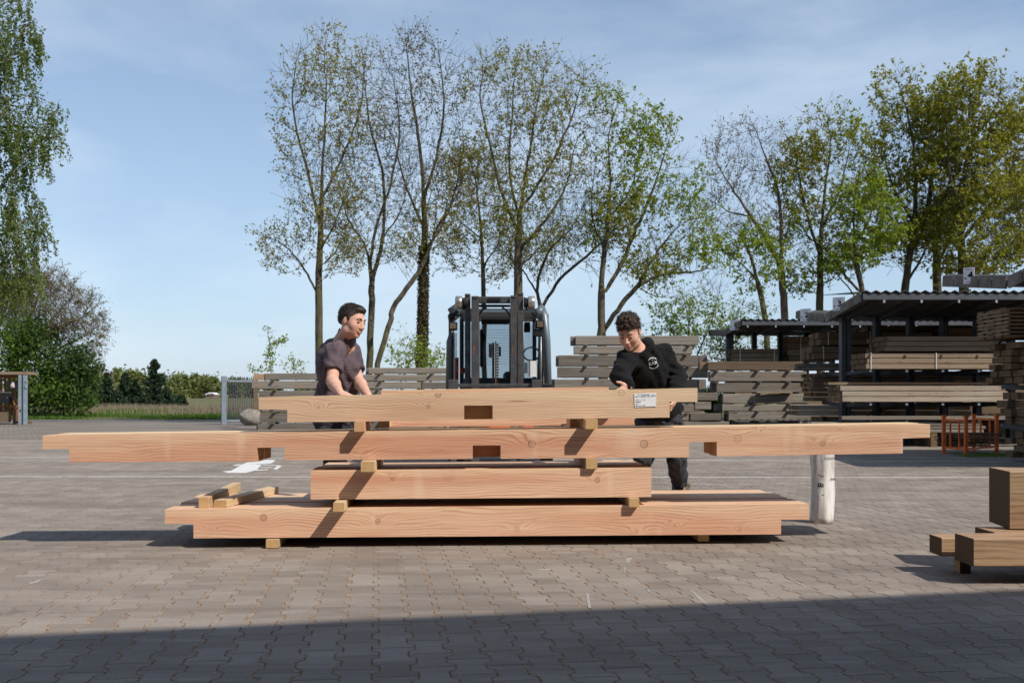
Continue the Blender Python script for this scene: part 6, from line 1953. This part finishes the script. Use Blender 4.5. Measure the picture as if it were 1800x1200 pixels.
def person(J, label, top_fn, hairfn, name='person'):
    """J: joint dict in world coordinates"""
    base = Vector(((J['pelvis'].x), (J['pelvis'].y), 0))
    root = empty('person', base, label, 'person')
    allp = [V3(v) for v in J.values() if isinstance(v, Vector)]
    lo = np.min(allp, 0) - 0.26; hi = np.max(allp, 0) + 0.24; lo[2] = -0.02
    S_ = SDF(lo, hi, 0.0062)
    H_ = J['_headR']; hc = V3(J['head'])
    head(S_, hc, H_, J['_hs'], J.get('_jaw', 1.0))
    neck_top = hc + H_ @ np.array([0, -0.022, -0.07])*J['_hs']
    S_.cap(neck_top, V3(J['neck']), 0.052, 0.060, 0.02)
    sR = J['_chestR']
    S_.ell(V3(J['chest']), (0.155, 0.10, 0.19), sR, 0.04)
    S_.ell((V3(J['chest'])+V3(J['pelvis']))/2, (0.135, 0.095, 0.17), sR, 0.05)
    S_.ell(V3(J['pelvis']), (0.155, 0.105, 0.12), sR, 0.04)
    S_.cap(V3(J['neck']) - np.array([0, 0, 0.02]), V3(J['chest']), 0.07, 0.10, 0.05)
    for s in ('R', 'L'):
        S_.cap(V3(J['neck']) - np.array([0, 0, 0.03]), V3(J['sh'+s]), 0.05, 0.055, 0.04)
        S_.cap(V3(J['sh'+s]), V3(J['el'+s]), 0.053, 0.041, 0.03)
        fr = J.get('_fore', 0.041)
        e, w = V3(J['el'+s]), V3(J['wr'+s])
        m = e + (w-e)*0.28
        S_.cap(e, m, 0.040, fr + 0.003, 0.02); S_.cap(m, w, fr + 0.003, 0.027, 0.02)
        S_.cap(V3(J['hip'+s]), V3(J['kn'+s]), 0.078, 0.054, 0.04)
        k_, a_ = V3(J['kn'+s]), V3(J['an'+s]); mm = k_ + (a_-k_)*0.3
        S_.cap(k_, mm, 0.052, 0.052, 0.03); S_.cap(mm, a_, 0.052, 0.036, 0.03)
        S_.cap(a_, V3(J['toe'+s]), 0.034, 0.026, 0.02)
        hd = J['_hand'+s]
        hand(S_, J['wr'+s], hd[0], hd[1], 1.0, hd[2], hd[3], hd[4], hd[5])
    V, Fq = S_.mesh()
    # lips
    cc = V[Fq].mean(1)
    loc = (cc - hc) @ H_ / J['_hs']
    lipm = (np.abs(loc[:, 2] + 0.0722) < 0.0125) & (np.abs(loc[:, 0]) < 0.024*(1 - ((loc[:, 2]+0.0722)/0.0135)**2*0.5)) & (loc[:, 1] > 0.082)
    body = np_mesh('body', V, Fq, [M['skin'], M['lip']], root, base=tuple(base), sm=True, mi=lipm.astype(int))
    # eyes, brows
    for s in (-1, 1):
        ec = hc + H_ @ (np.array([s*0.030, 0.0735, -0.007])*J['_hs'])
        bm = bmesh.new(); bmesh.ops.create_uvsphere(bm, u_segments=20, v_segments=14, radius=0.0122*J['_hs'])
        me = bpy.data.meshes.new('eye'); bm.to_mesh(me); bm.free(); smooth(me); me.materials.append(M['eyewhite'])
        eo = link_mesh('eye', me, root, Vector(ec))
        ic = H_ @ (np.array([0, 0.0075, -0.0035])*J['_hs'])
        bm = bmesh.new(); bmesh.ops.create_uvsphere(bm, u_segments=16, v_segments=10, radius=0.0062*J['_hs'])
        me = bpy.data.meshes.new('iris'); bm.to_mesh(me); bm.free(); smooth(me); me.materials.append(M['iris'])
        link_mesh('iris', me, eo, Vector(ec + ic))
        # upper lid
        mb = MB(); pts = [Vector(hc + H_ @ (np.array([s*(0.030 + 0.0155*math.cos(t)), 0.0800 + 0.0085*math.sin(t), -0.006 + 0.0055*math.sin(t)])*J['_hs'])) for t in np.linspace(0, PI, 9)]
        mb.tube(pts, 0.0026, 6); mb.build('eyelid', M['skin'], root, sm=True)
        mb = MB(); pts = [Vector(hc + H_ @ (np.array([s*(0.012 + 0.036*t), 0.0935 - 0.020*t*t, 0.015 + 0.007*math.sin(PI*t)])*J['_hs'])) for t in np.linspace(0, 1, 7)]
        mb.tube(pts, [0.003, 0.0042, 0.0045, 0.0042, 0.0036, 0.003, 0.0016], 6); mb.build('eyebrow', M[J['_hairm']], root, sm=True)
    hairfn(root, hc, H_, J)
    top_fn(root, J, lo, hi, base)
    return root

def hair_shell(root, hc, H_, J, fn, disp):
    s = J['_hs']
    Sx = SDF(hc - 0.17, hc + 0.17, 0.0042)
    fn(Sx, hc, H_, s)
    Sx.displace(disp)
    V, Fq = Sx.mesh()
    np_mesh('hair', V, Fq, M[J['_hairm']], root, base=tuple(root.location), sm=True)
    # loose strands break up the outline
    rs = np.random.default_rng(11)
    q = V[Fq]; nn = np.cross(q[:, 1]-q[:, 0], q[:, 2]-q[:, 0]); nn /= np.linalg.norm(nn, axis=1)[:, None] + 1e-12
    cc = q.mean(1); out = cc - hc; nn *= np.sign((nn*out).sum(1))[:, None]
    loc = (cc - hc) @ H_
    ok = np.nonzero((loc[:, 2] > 0.0) | (loc[:, 1] < 0))[0]
    pick = rs.choice(ok, min(len(ok), 2600), replace=False)
    curly = J['_hairm'] == 'hair2'
    comb = H_ @ (np.array([0.2, -0.7, 0.35]) if not curly else np.array([0, 0.3, 0.2]))
    d = nn[pick]*(0.55 if curly else 0.16) + comb*(0.3 if curly else 0.9) + rs.normal(0, 0.5 if curly else 0.10, (len(pick), 3))
    d /= np.linalg.norm(d, axis=1)[:, None]
    A_ = cc[pick] - nn[pick]*0.002
    B_ = A_ + d*rs.uniform(0.008, 0.018 if curly else 0.016, len(pick))[:, None]
    C_ = B_ + (d*0.6 - nn[pick]*0.6 + rs.normal(0, 0.5 if curly else 0.15, (len(pick), 3)))*0.008
    v1, f1 = sticks(A_, B_, 0.0011, 0.0009); v2, f2 = sticks(B_, C_, 0.0009, 0.0004)
    hs = np_mesh('hair_strands', np.concatenate([v1, v2]), np.concatenate([f1, f2 + len(v1)]), M[J['_hairm']], root, base=tuple(root.location), sm=True)
    hs['kind'] = 'stuff'

def trousers(root, J, lo, hi, base, mat, waist, cuff=0.03, fold=0.004, name='trousers', bootshow=False):
    T = SDF(lo, hi, 0.0075)
    T.ell(V3(J['pelvis']), (0.172, 0.128, 0.13), J['_chestR'], 0.03)
    T.ell(V3(J['pelvis']) + np.array([0, 0, 0.09]), (0.160, 0.118, 0.10), J['_chestR'], 0.03)
    for s in ('R', 'L'):
        h, k_, a_ = V3(J['hip'+s]), V3(J['kn'+s]), V3(J['an'+s])
        T.cap(h, k_, 0.100, 0.073, 0.04)
        m = k_ + (a_-k_)*0.35; T.cap(k_, m, 0.072, 0.068, 0.02); T.cap(m, a_ + (k_-a_)*cuff/0.4, 0.068, 0.056, 0.02)
    T.displace(lambda x, y, z: fold*np.sin(z*55 + 3*np.sin(x*31 + y*23)) + fold*0.7*np.sin(z*110 + x*40) * (np.sin(z*9+2) > 0))
    T.plane(waist, (0, 0, 1))
    V, Fq = T.mesh()
    return np_mesh(name, V, Fq, mat, root, base=tuple(base), sm=True)

def boots(root, J, base, mat):
    for s in ('R', 'L'):
        a_, t = V3(J['an'+s]), V3(J['toe'+s])
        B = SDF(np.minimum(a_, t) - 0.12, np.maximum(a_, t) + 0.14, 0.006)
        up = np.array([0, 0, 1.0])
        top = a_ + up*(0.125 if a_[2] > 0.12 else 0.10)
        heel = a_*1.0; heel = a_ + (a_-t)*0.10; heel[2] = 0.05
        B.cap(a_ - up*0.03, top, 0.056, 0.074, 0.03); B.cap(top - up*0.03, top + up*0.06, 0.054, 0.060, 0.002, True)
        B.cap(heel, np.array([t[0], t[1], 0.045]), 0.046, 0.043, 0.03)
        B.plane(top + up*0.01, (0, 0, 1)); B.plane((0, 0, 0.022), (0, 0, -1))
        B.displace(lambda x, y, z: 0.003*np.sin(z*120 + x*60))
        V, Fq = B.mesh(); bo = np_mesh('boot', V, Fq, M[mat], root, base=tuple(base), sm=True)
        mb = MB()
        d = Vector((t[0]-a_[0], t[1]-a_[1], 0)).normalized(); n_ = Vector((-d.y, d.x, 0))
        A0 = Vector((heel[0], heel[1], 0)) - d*0.045; B0 = Vector((t[0], t[1], 0)) + d*0.045
        pts = []
        for k in range(18):
            u = 2*PI*k/18
            c_ = (A0 + B0)/2 + d*math.cos(u)*(B0-A0).length/2 + n_*math.sin(u)*0.046*(1 + 0.12*math.cos(u))
            pts.append(c_)
        vs = [(p.x, p.y, 0.001) for p in pts] + [(p.x, p.y, 0.028) for p in pts]; m = 18
        mb.add(vs, [tuple(range(m-1, -1, -1)), tuple(range(m, 2*m))] + [(k, (k+1) % m, m+(k+1) % m, m+k) for k in range(m)])
        mb.build('sole', M['sole'], bo)

# ---- man in the polo shirt (left), leaning over the pile, in three quarter profile
J = {}
D1 = 7.42
J['head'] = W(620, 563, 7.30)
J['neck'] = W(605, 597, 7.38)
J['chest'] = W(600, 641, 7.46)
J['pelvis'] = W(588, 741, 7.62)
J['shR'] = W(589, 619, 7.26); J['elR'] = W(584, 670, 7.12); J['wrR'] = W(598, 691, 6.88)
J['shL'] = W(617, 619, 7.60); J['elL'] = W(629, 668, 7.48); J['wrL'] = W(648, 697, 7.05)
J['hipR'] = W(583, 752, 7.56); J['hipL'] = W(594, 752, 7.74)
J['knR'] = Vector((X(596, 7.75), 7.72, 0.50)); J['knL'] = Vector((X(584, 7.9), 7.95, 0.50))
J['anR'] = Vector((X(580, 7.85), 7.80, 0.10)); J['anL'] = Vector((X(566, 8.1), 8.15, 0.10))
J['toeR'] = J['anR'] + Vector((0.15, -0.08, -0.06)); J['toeL'] = J['anL'] + Vector((0.15, -0.08, -0.06))
J['_headR'] = frame((0.84, -0.50, -0.20), (0.16, 0.02, 1.0)); J['_hs'] = 1.02; J['_jaw'] = 1.07
J['_chestR'] = frame((0.72, -0.66, -0.2), (0.18, -0.1, 1))
J['_handR'] = ((0.75, -0.5, -0.22), (0.1, 0.1, -1), 0.45, 0.1, 0.3, 1)
J['_handL'] = ((0.80, -0.6, -0.15), (0, 0.1, -1), 0.3, 0.1, 0.5, -1)
J['_hairm'] = 'hair1'
def hair_short(Sx, hc, H_, s):
    L = lambda x, y, z: hc + H_ @ (np.array([x, y, z])*s)
    Sx.ell(L(0, -0.020, 0.034), np.array([0.080, 0.096, 0.084])*s, H_, 0.01)
    Sx.ell(L(0, 0.046, 0.086), np.array([0.050, 0.040, 0.022])*s, H_, 0.03)       # quiff
    Sx.ell(L(0, -0.072, -0.012), np.array([0.056, 0.030, 0.040])*s, H_, 0.02)
    for q in (-1, 1): Sx.ell(L(q*0.070, 0.018, 0.008), np.array([0.007, 0.009, 0.022])*s, H_, 0.008)
    # face and ears stay free
    Sx.ell(L(0, 0.085, 0.002), np.array([0.064, 0.066, 0.066])*s, H_, 0.006, True)
    Sx.ell(L(0, 0.04, -0.075), np.array([0.09, 0.075, 0.05])*s, H_, 0.006, True)
    for q in (-1, 1): Sx.ell(L(q*0.082, -0.006, -0.016), np.array([0.014, 0.020, 0.034])*s, H_, 0.004, True)
def disp_straight(x, y, z): return 0.0010*np.sin(z*420 + 3*np.sin(x*110)) + 0.0014*np.sin(x*520 + y*390 + 2*np.sin(z*60))
def hairfn1(root, hc, H_, J): hair_shell(root, hc, H_, J, hair_short, disp_straight)
def polo_fn(root, J, lo, hi, base):
    T = SDF(lo, hi, 0.0068)
    nk = V3(J['neck'])
    # sleeves first: tube, square end, hollow inside; the torso is joined on afterwards
    for s in ('R', 'L'):
        a_, b_ = V3(J['sh'+s]), V3(J['el'+s])
        T.cap(a_, a_ + (b_-a_)*0.74, 0.074, 0.069, 0.0)
        n_ = (b_-a_)/np.linalg.norm(b_-a_); p = a_ + (b_-a_)*0.66
        sl, g = T.region(p - 0.13, p + 0.13, 0.0)
        d = (g[0]-p[0])*n_[0] + (g[1]-p[1])*n_[1] + (g[2]-p[2])*n_[2]
        rr = np.sqrt((g[0]-p[0])**2 + (g[1]-p[1])**2 + (g[2]-p[2])**2)
        ax_ = np.sqrt(np.maximum(rr**2 - d**2, 0))
        T.F[sl] = np.where((d > 0.004) & (ax_ < 0.11), np.maximum(T.F[sl], (d - 0.004).astype(np.float32)), T.F[sl])
        T.F[sl] = np.where((d > -0.03) & (ax_ < 0.056), np.maximum(T.F[sl], (0.056 - ax_).astype(np.float32)), T.F[sl])
    for s in ('R', 'L'):
        T.cap(nk - np.array([0, 0, 0.035]), V3(J['sh'+s]), 0.058, 0.072, 0.03)
    T.ell(V3(J['chest']) + np.array([-0.014, 0.0, 0.0]), (0.184, 0.145, 0.205), J['_chestR'], 0.025)
    mid = (V3(J['chest'])+V3(J['pelvis']))/2
    T.ell(mid, (0.176, 0.150, 0.19), J['_chestR'], 0.05)
    T.ell(V3(J['pelvis']) + np.array([-0.012, 0, 0.05]), (0.190, 0.158, 0.13), J['_chestR'], 0.05)
    T.ell(V3(J['chest']) + np.array([-0.055, 0.03, 0.05]), (0.13, 0.11, 0.14), None, 0.05)
    T.displace(lambda x, y, z: 0.0036*np.sin(z*42 + 4*np.sin(x*17 + y*13)) + 0.0036*np.sin(x*70 + z*55 + 2*np.sin(y*30)))
    # neck opening
    T.cap(nk + np.array([0.015, -0.02, -0.005]), V3(J['head']) + np.array([-0.02, 0, -0.04]), 0.062, 0.075, 0.004, True)
    T.plane((0, 0, J['pelvis'].z - 0.03), (0, 0, -1))
    V, Fq = T.mesh()
    np_mesh('polo_shirt', V, Fq, M['polo'], root, base=tuple(base), sm=True)
    # collar
    Cc = SDF(nk - 0.14, nk + 0.16, 0.005)
    ax = np.array([0.30, -0.16, 1.0]); ax /= np.linalg.norm(ax)
    c0 = nk + np.array([0.012, -0.010, 0.002])
    Cc.cap(c0 - ax*0.01, c0 + ax*0.040, 0.080, 0.070, 0.0)
    Cc.cap(c0 - ax*0.04, c0 + ax*0.12, 0.064, 0.063, 0.003, True)
    Cc.displace(lambda x, y, z: 0.002*np.sin(x*90 + y*70))
    V, Fq = Cc.mesh(); np_mesh('collar', V, Fq, M['polo'], root, base=tuple(base), sm=True)
    trousers(root, J, lo, hi, base, M['trouser'], (0, 0, J['pelvis'].z + 0.05))
    boots(root, J, base, 'boot')
man1 = person(J, 'man with short dark hair in a purple grey polo shirt, left of the forklift', polo_fn, hairfn1)

# ---- man in the black hoodie (right), bending towards the pile
K = {}
K['head'] = W(1106, 583, 7.22)
K['neck'] = W(1124, 621, 7.33)
K['chest'] = W(1133, 656, 7.40)
K['pelvis'] = W(1159, 735, 7.62)
K['shR'] = W(1102, 634, 7.26); K['elR'] = W(1090, 660, 7.10); K['wrR'] = W(1106, 680, 6.92)
K['shL'] = W(1163, 622, 7.42); K['elL'] = W(1191, 662, 7.40); K['wrL'] = W(1188, 698, 7.12)
K['hipR'] = W(1140, 748, 7.60); K['hipL'] = W(1178, 748, 7.64)
K['knR'] = W(1131, 806, 7.62); K['knL'] = W(1190, 806, 7.62)
K['anR'] = Vector((X(1118, 7.9), 7.92, 0.10)); K['anL'] = Vector((X(1197, 7.86), 7.86, 0.155))
K['toeR'] = K['anR'] + Vector((-0.05, -0.16, -0.06)); K['toeL'] = K['anL'] + Vector((-0.03, -0.16, -0.11))
K['_headR'] = frame((-0.34, -0.80, -0.47), (-0.16, -0.26, 1.0)); K['_hs'] = 1.03; K['_jaw'] = 0.97
K['_chestR'] = frame((-0.18, -0.94, -0.30), (-0.28, -0.28, 1))
K['_handR'] = ((-0.62, -0.30, -0.42), (0.255, -0.81, 0.15), 0.3, 0.2, 1.1, 1)
K['_handL'] = ((-0.35, -0.55, -0.62), (-0.75, 0.25, 0.3), 0.55, 0.1, 0.3, 1)
K['_hairm'] = 'hair2'
def hair_curly(Sx, hc, H_, s):
    L = lambda x, y, z: hc + H_ @ (np.array([x, y, z])*s)
    Sx.ell(L(0, -0.016, 0.040), np.array([0.078, 0.094, 0.082])*s, H_, 0.01)
    rs = np.random.default_rng(3)
    for k in range(95):
        th = rs.uniform(0, 2*PI); r = math.sqrt(rs.random())
        x, y = 0.070*r*math.cos(th), -0.012 + 0.086*r*math.sin(th)
        z = 0.040 + 0.084*math.sqrt(max(0, 1 - r*r*0.85)) + rs.uniform(-0.004, 0.010) + (0.006 if y > 0.02 else 0)
        Sx.ell(L(x*1.02, y + 0.006, z), np.array([1, 1, 1])*rs.uniform(0.010, 0.017)*s, None, 0.004)
    for k in range(26):
        x = rs.uniform(-0.06, 0.06); Sx.ell(L(x, 0.078 - 0.25*abs(x)*abs(x)*20*0.3 + rs.uniform(-0.004, 0.010), 0.066 + rs.uniform(-0.010, 0.022)), np.array([1, 1, 1])*rs.uniform(0.010, 0.015)*s, None, 0.004)
    Sx.ell(L(0, -0.070, -0.010), np.array([0.058, 0.030, 0.052])*s, H_, 0.02)
    for q in (-1, 1): Sx.ell(L(q*0.070, 0.008, 0.002), np.array([0.007, 0.012, 0.030])*s, H_, 0.006)
    Sx.ell(L(0, 0.092, -0.008), np.array([0.066, 0.062, 0.060])*s, H_, 0.004, True)
    Sx.ell(L(0, 0.04, -0.080), np.array([0.09, 0.075, 0.05])*s, H_, 0.006, True)
    for q in (-1, 1): Sx.ell(L(q*0.082, -0.006, -0.016), np.array([0.014, 0.020, 0.034])*s, H_, 0.004, True)
def disp_curl(x, y, z): return 0.003*np.sin(x*260 + 3*np.sin(z*150)) * np.sin(y*250 + z*190) + 0.0015*np.sin(z*600)
def hairfn2(root, hc, H_, J): hair_shell(root, hc, H_, J, hair_curly, disp_curl)
def hoodie_fn(root, J, lo, hi, base):
    T = SDF(lo, hi, 0.0068)
    ch = V3(J['chest']); pv = V3(J['pelvis']); nk = V3(J['neck'])
    T.ell(ch, (0.182, 0.130, 0.200), J['_chestR'], 0.04)
    T.ell((ch+pv)/2, (0.172, 0.135, 0.20), J['_chestR'], 0.05)
    T.ell(pv + np.array([0, 0, 0.05]), (0.182, 0.138, 0.11), J['_chestR'], 0.05)
    for s in ('R', 'L'):
        T.cap(nk - np.array([0, 0, 0.03]), V3(J['sh'+s]), 0.062, 0.078, 0.05)
        a_, b_, w_ = V3(J['sh'+s]), V3(J['el'+s]), V3(J['wr'+s])
        T.cap(a_, b_, 0.077, 0.068, 0.035)
        T.cap(b_, b_ + (w_-b_)*0.84, 0.069, 0.052, 0.03)
        T.cap(b_ + (w_-b_)*0.86, b_ + (w_-b_)*0.95, 0.041, 0.038, 0.004)
    # hood rolled around the neck
    ax = Vector(J['head'] - J['neck']).normalized()
    Rh = frame((-0.3, -0.85, -0.1), ax)
    for k in range(28):
        t = 2*PI*k/28
        back = 0.5 - 0.5*math.sin(t)     # 1 at the back
        p = nk + Rh @ np.array([0.088*math.cos(t), 0.074*math.sin(t) - 0.010, 0.018 + 0.040*back - 0.030*(1-back)])
        r = 0.026 + 0.016*back
        T.ell(p, (r, r, r*1.15), None, 0.012)
    T.ell(nk + Rh @ np.array([0.02, -0.115, 0.0]), (0.085, 0.04, 0.06), Rh, 0.03)
    # pouch pocket
    T.ell(pv*0.62 + ch*0.38 + J['_chestR'] @ np.array([0, 0.118, 0.0]), (0.105, 0.028, 0.075), J['_chestR'], 0.012)
    def dsp(x, y, z):
        d = 0.004*np.sin(z*48 + 5*np.sin(x*15 + y*9)) + 0.0045*np.sin((x*0.8 + z*0.6)*52 + 2*np.sin(z*20))
        return d
    T.displace(dsp)
    sl_ = V3(J['elL'])
    T.displace(lambda x, y, z: 0.007*np.sin((z*0.95 + x*0.3)*120) * np.exp(-(((x-sl_[0])**2 + (y-sl_[1])**2 + (z-sl_[2])**2)/0.012)))
    T.cap(nk + Rh @ np.array([0, 0.018, 0.01]), V3(J['head']) + np.array([0, 0, -0.03]), 0.054, 0.078, 0.006, True)
    T.plane((0, 0, J['pelvis'].z - 0.02), (0, 0, -1))
    V, Fq = T.mesh()
    ho = np_mesh('hoodie', V, Fq, M['hoodie'], root, base=tuple(base), sm=True)
    # chest print projected onto the cloth
    bvh = BVHTree.FromPolygons([tuple(v) for v in V], [tuple(f) for f in Fq.tolist()])
    fw = Vector(J['_chestR'][:, 1])
    cen = W(1156, 634.5, 7.0)
    ux = Vector((1.0, 0.05, 0.24)).normalized(); uz = Vector((-0.24, -0.1, 1)).normalized()
    dr = Vector((0.02, 1, -0.02)).normalized()
    def proj(me):
        for v in me.vertices:
            p = cen + ux*v.co.x + uz*v.co.y - dr*0.6
            hit = bvh.ray_cast(p, dr)
            q = hit[0] if hit[0] is not None else cen
            v.co = q - dr*0.0035 - wloc(root)
    def ptext(s, size, dx, dy, bold=0.0):
        cu = bpy.data.curves.new('print', 'FONT'); cu.body = s; cu.size = size; cu.align_x = 'CENTER'; cu.offset = bold
        to = bpy.data.objects.new('print', cu); COL.objects.link(to)
        dg = bpy.context.evaluated_depsgraph_get(); dg.update()
        me = bpy.data.meshes.new_from_object(to.evaluated_get(dg)); bpy.data.objects.remove(to)
        for v in me.vertices: v.co.x += dx; v.co.y += dy
        proj(me); me.materials.clear(); me.materials.append(M['white'])
        o = bpy.data.objects.new('print', me); o.parent = root; COL.objects.link(o)
    ptext('BAX', 0.034, 0, -0.012, 0.0)
    ptext('HOUT', 0.006, 0, 0.0235, 0.0)
    for a0, a1 in ((35, 145), (215, 325)):
        bm = bmesh.new(); n_ = 16; rows = []
        for k in range(n_+1):
            t = math.radians(a0 + (a1-a0)*k/n_)
            rows.append([bm.verts.new((r_*math.cos(t)*1.0, r_*math.sin(t), 0)) for r_ in (0.0385, 0.0420)])
        for k in range(n_): bm.faces.new((rows[k][0], rows[k][1], rows[k+1][1], rows[k+1][0]))
        me = bpy.data.meshes.new('print'); bm.to_mesh(me); bm.free(); proj(me); me.materials.append(M['white'])
        o = bpy.data.objects.new('print', me); o.parent = root; COL.objects.link(o)
    for sx in ():
        pts = []
        for t in np.linspace(0, 1, 8):
            p = nk + Rh @ np.array([sx*0.022, 0.09, -0.05 - 0.10*t])
            p = Vector(p) - dr*0.4
            hit = bvh.ray_cast(p, dr); pts.append((hit[0] - dr*0.003) if hit[0] is not None else Vector(p))
        mb = MB(); mb.tube(pts, 0.0028, 6); mb.build('drawstring', M['hoodie'], root, sm=True)
    trousers(root, J, lo, hi, base, M['jeans'], (0, 0, J['pelvis'].z + 0.04), cuff=0.17, fold=0.0055, name='jeans')
    boots(root, J, base, 'boot')
    for s in ('R', 'L'):
        a_ = V3(J['an'+s]); Sk = SDF(a_ - 0.1, a_ + 0.22, 0.006)
        Sk.cap(a_ + np.array([0, 0, 0.05]), a_ + np.array([0, 0.0, 0.17]), 0.048, 0.050, 0.0)
        V, Fq = Sk.mesh(); np_mesh('sock', V, Fq, M['sock'], root, base=tuple(base), sm=True)
man2 = person(K, 'curly haired man in a black hoodie bending over the right end of the pile', hoodie_fn, hairfn2)

_t = sum(len(o.data.polygons) * 2 for o in bpy.data.objects if o.type == 'MESH')
print('APPROX TRIS', _t)
